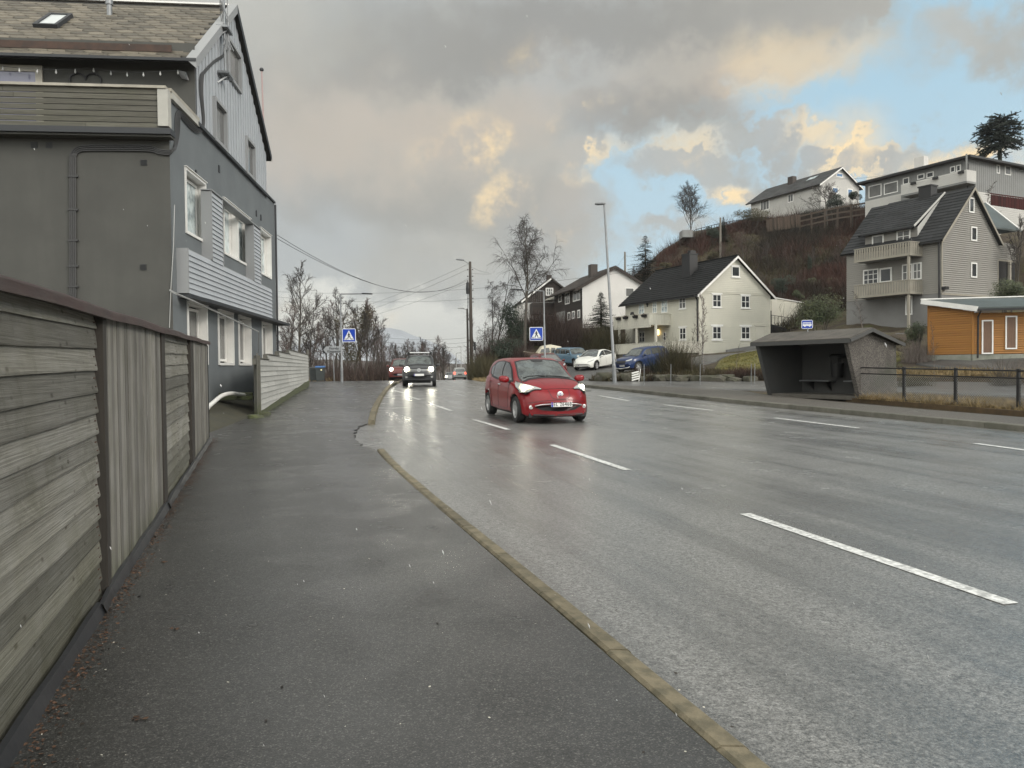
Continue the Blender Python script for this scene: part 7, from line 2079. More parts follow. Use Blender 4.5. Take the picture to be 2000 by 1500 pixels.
mb.tube([(pb[0], -.055, pb[2] + .055), (pb[0], -.025, pb[2] - .06), (pb[0], 0, pb[2]), (pb[0], .025, pb[2] - .06), (pb[0], .055, pb[2] + .055)], .009, 5); mb.tube([(pb[0], -.025, pb[2] + .065), (pb[0], 0, pb[2] + .015), (pb[0], .025, pb[2] + .065)], .009, 5)
mb.build('badge', M['chrome'], suv.root)
for x_ in (.25, -.75):
 mb = MB(); mb.tube([(x_, -.66, 1.80), (x_, .66, 1.80)], .026, 8); mb.build('roof_bar', M['chrome'], suv.root)
for sd_ in (1, -1):
 mb = MB(); mb.tube([(.45, sd_ * .58, 1.62), (.3, sd_ * .585, 1.70), (-1.3, sd_ * .58, 1.71), (-1.5, sd_ * .57, 1.64)], .022, 8)
 for x_ in (.25, -.75): mb.b2(x_ - .07, x_ + .07, sd_ * .6 - .05, sd_ * .6 + .07, 1.68, 1.83)
 mb.build('roof_rail', M['trim_black'], suv.root)
 pf = suv.hit((0, sd_ * .66, .50), (-1, 0, 0), .01); mb = MB(); mb.lathe([(.07, -.01), (.06, .012), (.001, .014)], 14, 'X', tuple(pf)); mb.build('fog_lamp', M['lamp_clear'], suv.root)
suv.patch('bumper_cladding', [(-.80, .28), (0, .28), (.80, .28)], [(-.80, .36), (0, .35), (.80, .36)], 'x+', M['trim_black'], eps=.008, nu=12, nv=3)
# ---------------------------------------------------------------- parked: white saloon, blue suv, blue estate, small red car
SAL = dict(x=(-2.3, 2.35), cowl=1.15, ax=(1.48, -1.40), wr=.335, bowf=.42, bowb=.25, wsbow=.18,
  top=[(-2.3, .75), (-2.25, .98), (-2.0, 1.08), (-1.5, 1.24), (-1.0, 1.37), (-.4, 1.435), (.1, 1.43), (.5, 1.32), (.9, 1.12), (1.2, .985), (1.4, .945), (1.8, .87), (2.1, .76), (2.28, .62), (2.35, .5)],
  belt=[(-2.3, .7), (-2.0, .98), (-1.2, .97), (0, .93), (1.0, .89), (1.6, .80), (2.1, .64), (2.35, .44)],
  sill=[(-2.3, .40), (-1.9, .26), (0, .17), (1.8, .18), (2.2, .19), (2.35, .28)],
  width=[(-2.3, .75), (-1.9, .87), (-1.2, .92), (.5, .92), (1.5, .92), (2.0, .86), (2.35, .70)],
  roofw=[(-2.3, .6), (-1.8, .62), (-1.0, .58), (0, .60), (.6, .66), (1.1, .74), (1.5, .72), (2.0, .6), (2.35, .5)])
def gpos(px, py, dz=0.02):
 q = on_ground(px, py); return q
M['white_car'] = paint('white_car_paint', (.62, .62, .58)); M['blue_car'] = paint('blue_car_paint', (.006, .022, .085)); M['pale_blue'] = paint('faded_blue_paint', (.10, .17, .23))
M['grey_lamp'] = M['lamp_clear']
def seat_car(c, name=None):
 """lay the car on the slope of the yard"""
 r = c.root; h_ = r.rotation_euler.z; fx_, fy_ = math.cos(h_), math.sin(h_)
 x, y = r.location.x, r.location.y
 g = lambda a, b: h1(x + fx_ * a - fy_ * b, y + fy_ * a + fx_ * b)
 zf, zr, zl, zrr = g(1.4, 0), g(-1.4, 0), g(0, .8), g(0, -.8)
 fwd = Vector((fx_ * 2.8, fy_ * 2.8, zf - zr)).normalized(); lf_ = Vector((-fy_ * 1.6, fx_ * 1.6, zl - zrr)).normalized()
 up = fwd.cross(lf_).normalized(); lf_ = up.cross(fwd)
 r.rotation_euler = Matrix((fwd, lf_, up)).transposed().to_euler()
 r.location.z = (zf + zr) / 2 + .024
q = at(1163, 712, 59.0)
tes = Car('white_car', 'white electric saloon parked on the sloping yard under the cream house', None, SAL, M['white_car'], (q[0], q[1], 0), head(-.55, -.83)); seat_car(tes)
simple_details(tes, 's', ([(-.70, .98), (0, 1.05), (.70, .98)], [(-.52, 1.31), (0, 1.39), (.52, 1.31)]), .95,
      [([(.95, .97), (-.1, .985)], [(.6, 1.16), (.3, 1.30), (-.1, 1.37)]), ([(-.16, .985), (-1.2, 1.03), (-1.45, 1.09)], [(-.16, 1.37), (-.8, 1.33), (-1.45, 1.13)])],
      [([(.50, .60), (.66, .64), (.80, .72)], [(.50, .66), (.64, .73), (.78, .80)])], M['white_car'], .42, '', grille=([(-.55, .26), (0, .25), (.55, .26)], [(-.58, .33), (0, .32), (.58, .33)]), mirror=(.80, .98, 1.02), glass='screen')
tes.patch('glass_roof', [(.35, -.50), (.35, .50)], [(-1.0, -.46), (-1.0, .46)], 'z', M['car_glass'], eps=.006, nu=10, nv=10)
mb = MB(); tes.line([(1.05, .6), (.2, .40), (-1.0, .42)], 'y+', .01, .001, mb); tes.line([(1.05, .6), (.2, .40), (-1.0, .42)], 'y-', .01, .001, mb); mb.build('side_crease', M['white_car'], tes.root)
SUV2 = dict(SUV); SUV2['top'] = [(-2.2, .7), (-2.15, 1.05), (-2.0, 1.25), (-1.8, 1.42), (-1.5, 1.54), (-.8, 1.60), (0, 1.59), (.3, 1.54), (.7, 1.33), (1.0, 1.13), (1.2, 1.06), (1.6, 1.02), (1.95, .96), (2.12, .84), (2.2, .70), (2.22, .6)]
q = at(1259, 716, 54.0)
bs_ = Car('blue_suv', 'dark blue suv with white nose trim parked behind bare shrubs', None, SUV2, M['blue_car'], (q[0] - .1, q[1], 0), head(-.80, -.60)); seat_car(bs_)
simple_details(bs_, 's', ([(-.66, 1.06), (0, 1.13), (.66, 1.06)], [(-.56, 1.46), (0, 1.51), (.56, 1.46)]), .95,
      [([(.75, 1.05), (-.1, 1.06)], [(.55, 1.27), (.25, 1.45), (-.1, 1.49)]), ([(-.18, 1.06), (-1.1, 1.09)], [(-.18, 1.49), (-1.1, 1.46)]), ([(-1.2, 1.10), (-1.6, 1.14)], [(-1.2, 1.44), (-1.6, 1.34)])],
      [([(.44, .80), (.62, .80), (.78, .85)], [(.46, .86), (.62, .89), (.76, .94)])], M['blue_car'], .50, '', grille=([(-.40, .56), (0, .54), (.40, .56)], [(-.46, .84), (0, .85), (.46, .84)]), mirror=(.72, 1.08, 1.0))
mb = MB(); mb.tube([bs_.hit((0, y_, z_), (-1, 0, 0), .02) for y_, z_ in ((-.72, .42), (-.6, .36), (0, .33), (.6, .36), (.72, .42))], .03, 6); mb.build('nose_trim', M['white_car'], bs_.root)
EST = dict(x=(-2.4, 2.35), cowl=1.0, ax=(1.45, -1.2), wr=.32, bowf=.10, bowb=.08, wsbow=.10,
  top=[(-2.4, .8), (-2.36, 1.0), (-2.2, 1.25), (-2.05, 1.40), (-1.6, 1.455), (0, 1.46), (.3, 1.43), (.6, 1.22), (.95, .98), (1.1, .96), (1.7, .93), (2.2, .88), (2.32, .80), (2.35, .65)],
  belt=[(-2.4, .75), (-2.2, .94), (0, .92), (1.0, .90), (2.2, .80), (2.35, .6)], sill=[(-2.4, .40), (-2, .3), (0, .24), (1.9, .26), (2.35, .34)],
  width=[(-2.4, .80), (-2.2, .84), (0, .855), (1.5, .855), (2.2, .82), (2.35, .78)], roofw=[(-2.4, .60), (-2, .63), (0, .65), (.6, .70), (1.0, .76), (2.0, .74), (2.35, .70)])
q = at(1122, 700, 63.5)
es_ = Car('blue_estate_car', 'old faded blue estate car parked beside the white saloon', None, EST, M['pale_blue'], (q[0], q[1], 0), head(.42, -.91)); seat_car(es_)
simple_details(es_, 's', ([(-.68, .99), (0, 1.02), (.68, .99)], [(-.58, 1.37), (0, 1.40), (.58, 1.37)]), .8,
      [([(.72, .97), (-.1, .97)], [(.45, 1.30), (-.1, 1.36)]), ([(-.18, .97), (-1.0, .97)], [(-.18, 1.36), (-1.0, 1.36)]), ([(-1.1, .97), (-2.0, .97)], [(-1.1, 1.36), (-1.9, 1.33)])],
      [([(.48, .62), (.72, .62)], [(.48, .78), (.72, .78)])], M['pale_blue'], .42, '', grille=([(-.44, .60), (.44, .60)], [(-.44, .79), (.44, .79)]), mirror=(.62, 1.0, .92), rim='steel')
q = at(1068, 714, 54.5)
rc = Car('small_red_car', 'small red car with grey misted windscreen parked below the boat', None, LEAF, paint('dull_red_paint', (.09, .008, .008)), (q[0] + .05, q[1], 0), head(.30, -.95)); seat_car(rc)
simple_details(rc, 's', ([(-.66, .99), (0, 1.08), (.66, .99)], [(-.54, 1.42), (0, 1.47), (.54, 1.42)]), .75, [([(.80, 1.0), (-.12, 1.01)], [(.5, 1.28), (-.1, 1.43)]), ([(-.2, 1.01), (-1.1, 1.07)], [(-.2, 1.43), (-1.1, 1.36)])],
      [([(.44, .70), (.70, .78)], [(.44, .78), (.70, .88)])], rc.mp, .45, '', mirror=(.75, 1.02, .98), glass='glass_dim')
# ---------------------------------------------------------------- traffic farther down the road
def road_car(px, Y, spec, m_, hd_, nm, lb, lamps='lit'):
 x, y = place_car(px, Y)
 c = Car(nm, lb, None, spec, m_, (x, y, float(gy(y))), hd_)
 return c
c2 = road_car(786, 57, SUV, paint('dull_orange_red_paint', (.10, .016, .013)), head(.08, -.99), 'red_suv', 'red car with lit headlights half hidden behind the dark suv')
simple_details(c2, 's', ([(-.66, 1.10), (0, 1.18), (.66, 1.10)], [(-.56, 1.55), (0, 1.60), (.56, 1.55)]), .95, [([(.75, 1.08), (-.1, 1.09)], [(.55, 1.30), (.25, 1.53), (-.1, 1.57)])], [([(.50, .78), (.78, .84)], [(.50, .88), (.74, .93)])], c2.mp, .5, '', 'lit', grille=([(-.5, .40), (.5, .40)], [(-.5, .55), (.5, .55)]), mirror=(.72, 1.12, 1.0))
c3 = road_car(880, 128, SAL, paint('silver_paint', (.30, .30, .31)), head(.05, -1), 'silver_car', 'distant silver car with lit headlights near the far guard rail')
simple_details(c3, 's', ([(-.70, .98), (0, 1.05), (.70, .98)], [(-.52, 1.31), (0, 1.39), (.52, 1.31)]), .95, [([(.95, .97), (-.1, .985)], [(.6, 1.16), (-.1, 1.37)])], [([(.46, .60), (.80, .70)], [(.46, .70), (.78, .80)])], c3.mp, .42, '', 'lit')
c4 = road_car(897, 104, SUV, paint('pale_silver_paint', (.36, .36, .35)), head(-.12, 1), 'pale_van', 'distant pale car driving away with red tail lamp')
c4.wheels(5)
c4.patch('rear_window', [(-.62, 1.12), (.62, 1.12)], [(-.54, 1.50), (.54, 1.50)], 'x-', M['car_glass'], eps=.01, nu=8, nv=4)
for sd_ in (1, -1): c4.patch('tail_lamp', [(sd_ * .62, .80), (sd_ * .86, .82)], [(sd_ * .62, 1.08), (sd_ * .84, 1.08)], 'x-', M['tail_lit'], eps=.012, nu=4, nv=4)
c4.patch('number_plate', [(-.26, .72), (.26, .72)], [(-.26, .84), (.26, .84)], 'x-', M['trim_black'], eps=.012, nu=4, nv=3)
# ---------------------------------------------------------------- cabin boat on its trailer
q = at(1070, 703, 66.0)
bt = thing('cabin_boat', 'cream cabined motor boat with brown hull laid up behind the small red car', 'boat', (q[0], q[1], h1(q[0], q[1]) + .1), head(-.97, -.25)); bt.scale = (.8, .8, .8)
mb = MB(); rows = []
for x in np.linspace(-2.6, 2.7, 16):
 t = max(0, (x - .6) / 2.1); w = 1.05 * (1 - t ** 2.2 * .95); zt = .95 + .28 * t; k = .35 * t
 rows.append([(x, -w, zt), (x, -w * .92, .6 + k * .5), (x, -w * .55, .2 + k), (x, 0, .02 + k * 1.3), (x, w * .55, .2 + k), (x, w * .92, .6 + k * .5), (x, w, zt)])
mb.grid(rows); mb.add(rows[0], [tuple(range(7))]); mb.build('hull', mat('brown_hull', (.13, .09, .07), .5), bt, smooth=True)
mb = MB(); P = [[(r[0][0], r[0][1], r[0][2] - .02), (r[0][0], 0, r[0][2] + .05), (r[-1][0], r[-1][1], r[-1][2] - .02)] for r in rows]; mb.grid(P); mb.build('deck', mat('cream_gelcoat', (.50, .46, .36), .4), bt)
prof = [(-1.5, .9, .86), (-1.35, 1.75, .72), (-.3, 1.95, .70), (.7, 1.80, .66), (1.25, 1.1, .62)]
mb = MB(); rows = []
for (x, z, w) in prof: rows.append([(x, -w, .93), (x, -w * .95, max(.95, z - .25)), (x, -w * .78, z), (x, 0, z + .06), (x, w * .78, z), (x, w * .95, max(.95, z - .25)), (x, w, .93)])
mb.grid(rows); mb.add(rows[0], [tuple(range(7))]); mb.add(rows[-1], [tuple(range(6, -1, -1))]); cab = mb.build('cabin', bpy.data.materials['cream_gelcoat'], bt, smooth=True, smooth_angle=30)
for sd_ in (1, -1):
 for x0 in (-1.25, -.62, .02, .62):
  mb = MB(); h_ = 1.62 if x0 < .5 else 1.5
  mb.add([(x0, sd_ * .83, 1.12), (x0 + .48, sd_ * .81, 1.12), (x0 + .44 - (.12 if x0 > .5 else 0), sd_ * .755, h_), (x0 + .04, sd_ * .765, h_)], [(0, 1, 2, 3)]); mb.build('cabin_window', M['car_glass'], bt)
mb = MB(); mb.b2(-2.4, 2.2, -.05, .05, -.1, .05); mb.b2(-.1, .1, -.9, .9, -.12, 0)
for sd_ in (1, -1): mb.lathe([(.3, -.08), (.3, .08), (.001, .08)], 16, 'Y', (0, sd_ * .95, -.05))
mb.build('trailer', M['iron'], bt)
# ================================================================== street furniture
def pole_on(px, pyb, Y):
 q = at(px, pyb, Y); return (float(q[0]), float(q[1]), h1(q[0], q[1]))
# tall lamp post on the right
Yl = 41.5; b0 = at(1201, 753, Yl); t0 = at(1180, 397, Yl); zb = h1(b0[0], b0[1])
lp = thing('street_lamp', 'tall leaning grey street lamp by the side road junction', 'street lamp', (b0[0], b0[1], zb))
dx = t0[0] - b0[0]; Hh = t0[2] - zb
mb = MB(); mb.tube([(0, 0, -.1), (dx * .1, 0, Hh * .1)], .115, 12); mb.tube([(dx * .1, 0, Hh * .1), (dx * .11, 0, Hh * .11), (dx, 0, Hh)], [.115, .085, .05], 12); mb.tube([(0, 0, -.02), (0, 0, .05)], .2, 12); mb.build('pole', M['steel'], lp, smooth=True, smooth_angle=40)
mb = MB(); hw = (1180 - 1161) / 1500 * Yl
mb.lathe([(.001, -.05), (.10, 0), (.13, hw * .4), (.13, hw * .8), (.08, hw), (.001, hw + .03)], 10, 'X', (0, 0, 0))
mb.v = [(-v[0] * 1.0 + dx + .04, v[1] * 1.1, v[2] * .55 + Hh - .02 - v[0] * .02) for v in mb.v]
mb.build('lamp_head', M['steel'], lp, smooth=True)
def sign_crossing(parent, off, w=.70):
 pl = sign_plate(parent, w, w, M['sign_white'], 'sign_plate', .02, .06); pl.location = off
 mb = MB(); s_ = w * .455; mb.b2(-s_, s_, -.005, -.001, -s_, s_); mb.build('blue_field', M['sign_blue'], pl)
 mb = MB(); k = w / .7
 mb.prism([(-.27 * k, -.009, -.24 * k), (.27 * k, -.009, -.24 * k), (0, -.009, .26 * k)], (0, .003, 0)); mb.build('white_triangle', M['sign_white'], pl)
 mb = MB()
 def seg(a, b, r0, r1):
  a, b = np.array(a) * k, np.array(b) * k; d = b - a; d /= np.linalg.norm(d); n = np.array([-d[1], d[0]])
  P = [a + n * r0 * k, a - n * r0 * k, b - n * r1 * k, b + n * r1 * k]; mb.prism([(p[0], -.013, p[1]) for p in P], (0, .003, 0))
 mb.lathe([(.001, -.013), (.026 * k, -.013), (.026 * k, -.010)], 12, 'Y', (0, 0, .125 * k))
 seg((0, .095), (0, -.03), .035, .03); seg((0, -.02), (-.075, -.19), .026, .016); seg((0, -.02), (.06, -.10), .026, .02); seg((.06, -.10), (.075, -.20), .018, .014)
 seg((-.01, .085), (-.085, -.01), .014, .011); seg((.01, .085), (.075, 0), .014, .011)
 for x in (-.20, -.13, .13, .20): seg((x * .98, -.15), (x * 1.08, -.225), .012, .018)
 seg((-.03, -.2), (-.05, -.235), .008, .008)
 mb.build('walking_figure', M['sign_black'], pl)
 return pl
def lamp_with_sign(px, pyb, pyt, Y, arm_px, arm_py, label, sign_px, sign_py, lab2, toward=True):
 q = at(px, pyb, Y); zb = h1(q[0], q[1]); top = at(px - 3, pyt, Y); Hh = top[2] - zb
 o = thing('street_lamp', label, 'street lamp', (q[0], q[1], zb))
 dx = top[0] - q[0]
 mb = MB(); mb.tube([(0, 0, -.1), (0, 0, 1.0)], .085, 10); mb.tube([(0, 0, 1.0), (0, 0, 1.05), (dx, 0, Hh)], [.085, .065, .045], 10); mb.build('pole', M['steel'], o, smooth=True, smooth_angle=40)
 e = at(arm_px, arm_py, Y); ex, ez = e[0] - q[0], e[2] - zb
 mb = MB(); mb.tube([(dx, 0, Hh - .02), (dx + (ex - dx) * .75, 0, Hh + (ez - Hh) * .75)], .03, 8); mb.build('arm', M['steel'], o)
 mb = MB(); a_ = np.array([dx + (ex - dx) * .68, 0, Hh + (ez - Hh) * .68 + .02]); c_ = np.array([ex, 0, ez + .0]); mb.beam(a_, c_, .26, .07); mb.build('lamp_head', M['iron'], o, bevel=.02)
 sq = at(sign_px, sign_py, Y - .15)
 s_ = thing('crossing_sign', lab2, 'sign', tuple(sq), R(0))
 sign_crossing(s_, (0, 0, 0), 26.5 / 1500 * (Y - .15))
 mb = MB(); sx = q[0] - sq[0]; mb.tube([(sx * .0, .03, .12), (sx, .15, .12)], .015, 6); mb.tube([(sx * .0, .03, -.2), (sx, .15, -.2)], .015, 6); mb.build('bracket', M['steel'], s_)
 return o, s_
lamp_with_sign(668, 745, 574, 49.0, 727, 574, 'slim grey street lamp with long arm beside the left crossing sign', 681.5, 655, 'blue pedestrian crossing sign on the left lamp post by the bins')
o, s_ = lamp_with_sign(1065, 752, 568, 48.0, 1003, 566, 'slim grey street lamp rising behind the red car', 1047.5, 652, 'blue pedestrian crossing sign on the post behind the red car')
# yellow-free direction sign on its own post
Y = 56; q = at(651, 736, Y); zb = h1(q[0], q[1])
ds = thing('direction_sign', 'grey arrow shaped direction sign on a thin post left of the lamp', 'sign', (q[0], q[1], zb))
k = Y / 1500; zc_ = at(651, 683, Y)[2] - zb; x0, x1 = (632 - 651) * k, (669 - 651) * k
mb = MB(); mb.prism([(x0, 0, zc_), (x0 + .22, 0, zc_ + .25), (x1, 0, zc_ + .25), (x1, 0, zc_ - .25), (x0 + .22, 0, zc_ - .25)], (0, .03, 0)); mb.build('plate', M['sign_grey'], ds)
mb = MB(); mb.prism([(x0 - .02, -.004, zc_ - .27), (x0 - .02, -.004, zc_ + .27), (x0 + .22, -.004, zc_ + .27), (x0 + .01, -.004, zc_)], (0, .036, 0)); mb.prism([(x0 - .02, -.004, zc_ - .27), (x0 + .01, -.004, zc_), (x0 + .22, -.004, zc_ - .27)], (0, .036, 0)); mb.build('dark_corner', M['sign_black'], ds)
mb = MB(); mb.tube([(.05, .06, -.1), (0, .06, zc_ + .2)], .04, 8); mb.build('post', M['steel'], ds)
for txt, dz, sz_ in (('Florvåg', .09, .24), ('Kleppestø', -.13, .24)):
 text_mesh('sign_text', txt, sz_, M['sign_black'], ds, ((x0 + x1) / 2 + .1, -.006, zc_ + dz), (R(90), 0, 0), .004)
# wheelie bins
M['bin_grey'] = mat('bin_plastic', (.045, .052, .052), .5, c2=(.035, .04, .04), vs=4); M['bin_blue'] = mat('bin_lid_blue', (.02, .10, .28), .45); M['bin_lid'] = mat('bin_lid_dark', (.02, .022, .022), .5)
def wbin(px, py, Y, label, lid, hgt=1.08, w=.6, d=.72, rz_=0.0):
 q = at(px, py, Y); zb = h1(q[0], q[1]) + .03
 o = thing('wheelie_bin', label, 'bin', (q[0], q[1], zb), rz_)
 mb = MB(); a, b_, c_, e = w * .42, d * .40, w * .5, d * .5; h0, hh = .06, hgt * .9
 mb.add([(-a, -b_, h0), (a, -b_, h0), (a, b_, h0), (-a, b_, h0), (-c_, -e, hh), (c_, -e, hh), (c_, e, hh), (-c_, e, hh)], [(0, 3, 2, 1), (4, 5, 6, 7), (0, 1, 5, 4), (1, 2, 6, 5), (2, 3, 7, 6), (3, 0, 4, 7)])
 mb.b2(-c_ - .02, c_ + .02, -e - .02, e + .02, hh - .09, hh - .02); mb.build('tub', M['bin_grey'], o, bevel=.02)
 mb = MB(); mb.prism([(-c_ - .03, -e - .04, hh + .004), (-c_ - .03, -e - .02, hh + .05), (-c_ - .03, 0, hh + .12), (-c_ - .03, e + .02, hh + .10), (-c_ - .03, e + .05, hh + .004)], (w + .06, 0, 0)); mb.build('lid', lid, o, bevel=.015)
 for s_ in (-1, 1):
  mb = MB(); mb.lathe([(.10, -.03), (.10, .03), (.001, .03)], 14, 'X', (s_ * a, b_ * .9, .10)); mb.build('wheel', M['tyre'], o)
 mb = MB(); mb.tube([(-c_ + .05, e + .06, hh - .05), (c_ - .05, e + .06, hh - .05)], .018, 6); mb.build('handle', M['bin_lid'], o)
 return o
wb = wbin(626, 746, 55.5, 'grey wheelie bin with blue lid beside the low fence end', M['bin_blue'], 1.12, .62, .7, .15)
mb = MB(); mb.lathe([(.001, -.375), (.06, -.375), (.06, -.370)], 12, 'Y', (.1, 0, .84)); mb.build('sticker', mat('yellow_white_sticker', (.7, .65, .4), .5), wb)
wbin(613.5, 746, 56.2, 'grey wheelie bin with dark lid left of the blue lidded one', M['bin_lid'], 1.06, .55, .7, .1)
# wooden utility pole with lamp, thin second pole
M['pole_wood'] = mat('dark_pole_wood', (.045, .035, .028), .8, c2=(.03, .024, .02), vs=3, grain=((20, 20, 1), (.08, .065, .05), .5))
Y = 66; q = at(921.5, 748, Y); t = at(918, 511, Y); zb = h1(q[0], q[1]) ; Hh = t[2] - zb
up = thing('utility_pole', 'tall dark wooden utility pole with bracket lamp and insulators', 'utility pole', (q[0], q[1], zb)); UP = np.array([q[0], q[1], zb]); tdx = t[0] - q[0]
mb = MB(); mb.tube([(0, 0, -.3), (tdx * .5, 0, Hh * .5), (tdx, 0, Hh)], [.17, .145, .11], 10); mb.build('pole', M['pole_wood'], up, smooth=True)
e = at(892, 507, Y); ex, ez = e[0] - q[0], e[2] - zb
mb = MB(); mb.tube([(tdx, 0, Hh - .3), (tdx - .35, 0, Hh - .02), (ex + .5, 0, ez - .02)], .03, 6); mb.build('arm', M['steel'], up)
mb = MB(); mb.lathe([(.001, -.05), (.10, .05), (.13, .35), (.10, .62), (.001, .70)], 10, 'X', (0, 0, 0)); mb.v = [(v[0] + ex - .05, v[1], v[2] * .6 + ez + .02 - v[0] * .08) for v in mb.v]; mb.build('lamp_head', M['steel'], up, smooth=True)
mb = MB()
for py in (527, 540, 549, 556, 567, 583, 590):
 z = at(918, py, Y)[2] - zb
 for s_ in (-1, 1):
  mb.tube([(tdx, 0, z), (tdx + s_ * .2, -.05, z)], .015, 5); mb.lathe([(.03, -.05), (.05, 0), (.03, .06), (.001, .07)], 8, 'Z', (tdx + s_ * .22, -.05, z))
mb.build('insulator', mat('insulator', (.06, .04, .035), .4), up)['kind'] = 'stuff'
z = at(914, 563, Y)[2] - zb
mb = MB(); mb.lathe([(.14, -.5), (.16, 0), (.12, .45), (.03, .55)], 10, 'Z', (tdx - .22, -.1, z)); mb.tube([(tdx - .2, -.1, z - .5), (tdx - .25, -.1, z - 3), (tdx - .3, -.1, z - 6)], .03, 6); mb.build('cable_box', M['black'], up)
Y = 72; q2 = at(915, 746, Y); t2 = at(912.5, 603, Y); zb2 = h1(q2[0], q2[1])
u2 = thing('lamp_pole', 'thin dark wooden lamp pole close behind the utility pole', 'street lamp', (q2[0], q2[1], zb2))
mb = MB(); mb.tube([(0, 0, -.3), (t2[0] - q2[0], 0, t2[2] - zb2)], [.12, .09], 8); mb.build('pole', M['pole_wood'], u2)
e = at(894, 602, Y); mb = MB(); mb.tube([(t2[0] - q2[0], 0, t2[2] - zb2 - .1), (e[0] - q2[0] + .3, 0, e[2] - zb2)], .025, 6); mb.build('arm', M['steel'], u2)
mb = MB(); mb.lathe([(.001, -.05), (.09, .05), (.11, .35), (.08, .55), (.001, .62)], 10, 'X', (0, 0, 0)); mb.v = [(v[0] + e[0] - q2[0], v[1], v[2] * .55 + e[2] - zb2) for v in mb.v]; mb.build('lamp_head', M['steel_light'], u2, smooth=True)
mb = MB(); qq = at(927, 676, 66); mb.b2(-.1, .1, -.1, .1, -.35, .35); mb.tube([(0, .1, 0), (-.25, .1, 0)], .03, 5); tag(mb.build('signal_box', M['black'], None, loc=tuple(qq), bevel=.02), 'small black signal box on the side of the utility pole', 'signal box')
# distant lamps
for (px, pyb, pyt, Y, apx, lab) in ((891.5, 735, 690, 130, 900, 'nearer of the two small lamps far down the road'), (901, 735, 677, 150, 893, 'taller pale lamp farthest down the road')):
 q = at(px, pyb, Y); zb = float(gy(Y)); t = at(px, pyt, Y); e = at(apx, pyt, Y)
 o = thing('street_lamp', lab, 'street lamp', (q[0], q[1], zb))
 mb = MB(); mb.tube([(0, 0, 0), (0, 0, t[2] - zb)], [.10, .06], 6); mb.build('pole', M['steel_light'], o)
 mb = MB(); mb.beam((0, 0, t[2] - zb), (e[0] - q[0], 0, t[2] - zb + .1), .12, .12); mb.build('lamp_head', M['steel_light'], o)
# guard rail far down the road
mb = MB(); P = [(kl(y) - .8, y, float(gy(y))) for y in (64, 72, 80, 90, 100, 115, 135, 160)]
gr_ = thing('guard_rail', 'steel guard rail along the far left side of the descending road', 'guard rail', (0, 0, 0))
for a_, c_ in zip(P[:-1], P[1:]):
 mb.beam((a_[0], a_[1], a_[2] + .62), (c_[0], c_[1], c_[2] + .62), .06, .28)
mb.build('rail', M['steel'], gr_); mb = MB()
for y in range(64, 160, 4): x = float(kl(y)) - .7; mb.b2(x - .04, x + .04, y - .05, y + .05, float(gy(y)) - .2, float(gy(y)) + .6)
mb.build('rail_posts', M['steel'], gr_)['kind'] = 'stuff'
far_r = [at(868, 737, 138), at(905, 737, 150)]
mb = MB(); mb.beam(far_r[0] - [0, 0, .2], far_r[1] - [0, 0, .2], .08, .35); tag(mb.build('far_rail', M['steel'], None), 'bit of guard rail where the road bends out of sight', 'guard rail')
# ------------------------------------------------------------------ overhead cables
def cable(p0, p1, sag, label, r=.012, group=None, n=24, name='overhead_cable'):
 p0, p1 = np.array(p0, float), np.array(p1, float)
 P = [tuple(p0 + (p1 - p0) * t - np.array([0, 0, sag * 4 * t * (1 - t)])) for t in np.linspace(0, 1, n)]
 mb = MB(); mb.tube(P, r, 5); return tag(mb.build(name, M['cable']), label, 'cable', group)
Y = 66
A0 = FB.w(.1, yfar, 0); a1_ = at(538, 457, FB.w(0, yfar)[1]); a2_ = at(538, 464, FB.w(0, yfar)[1])
def poleT(py): return at(918, py, Y)
cable(a1_, poleT(541), 1.75, 'upper of two thick cables sagging from the grey building to the utility pole', .011)
cable(a2_, poleT(544), 1.6, 'lower of two thick cables sagging from the grey building to the utility pole', .011)
cable(poleT(514), at(540, 638, 100), .9, 'thin wire falling left from the utility pole top', .010)
cable(poleT(524), at(540, 650, 105), .9, 'thin wire just below the top one, falling left', .010)
cable(poleT(551), at(560, 655, 110), .6, 'thin wire falling left from mid height of the utility pole', .010)
cable(at(400, 563, 90), at(1120, 563, 90), 1.6, 'long flat wire crossing the sky behind the poles', .012)
cable(at(500, 567, 95), at(1300, 520, 70), 1.2, 'long wire running right past the birch crown to the hillside', .012)
for py in (659, 668, 676): cable(at(740, py - 1, 120), at(919, py, 120), .4, 'one of three low parallel wires over the far road', .016, 'low wires over the far road')
cable(poleT(520), at(955, 533, 70), .1, 'short wire running right from the utility pole to the birches', .010)
cable(poleT(533), at(960, 535, 70), .05, 'short level wire right of the utility pole', .010)
# hill poles
M['pole_pale'] = mat('weathered_pole', (.17, .155, .13), .8)
for (px, pyt, pyb, Y, lab) in ((1407, 425, 515, 96, 'grey wooden pole standing in the brown hillside scrub'), (1220.5, 492, 560, 95, 'thin pole rising behind the roof of the white gable house')):
 t = at(px, pyt, Y); q = at(px, pyb, Y)
 o = thing('wooden_pole', lab, 'pole', (t[0], t[1], 0))
 mb = MB(); mb.tube([(0, 0, h1(t[0], t[1]) - 1), (0, 0, t[2])], [.16, .11], 8); mb.build('pole', M['pole_pale'], o)
cable(at(1220, 498, 95), at(1195, 530, 85), .2, 'wire slanting down left from the thin pole', .012); cable(at(1220, 499, 95), at(1262, 503, 95), .1, 'wire running right from the thin pole', .012)
cable(at(1425, 437, 96), at(1500, 490, 90), .3, 'wire slanting down over the brown hillside', .014)
cable(at(1630, 349, 105), at(1760, 335, 90), .3, 'wire from the white ridge house to the hipped house', .014)
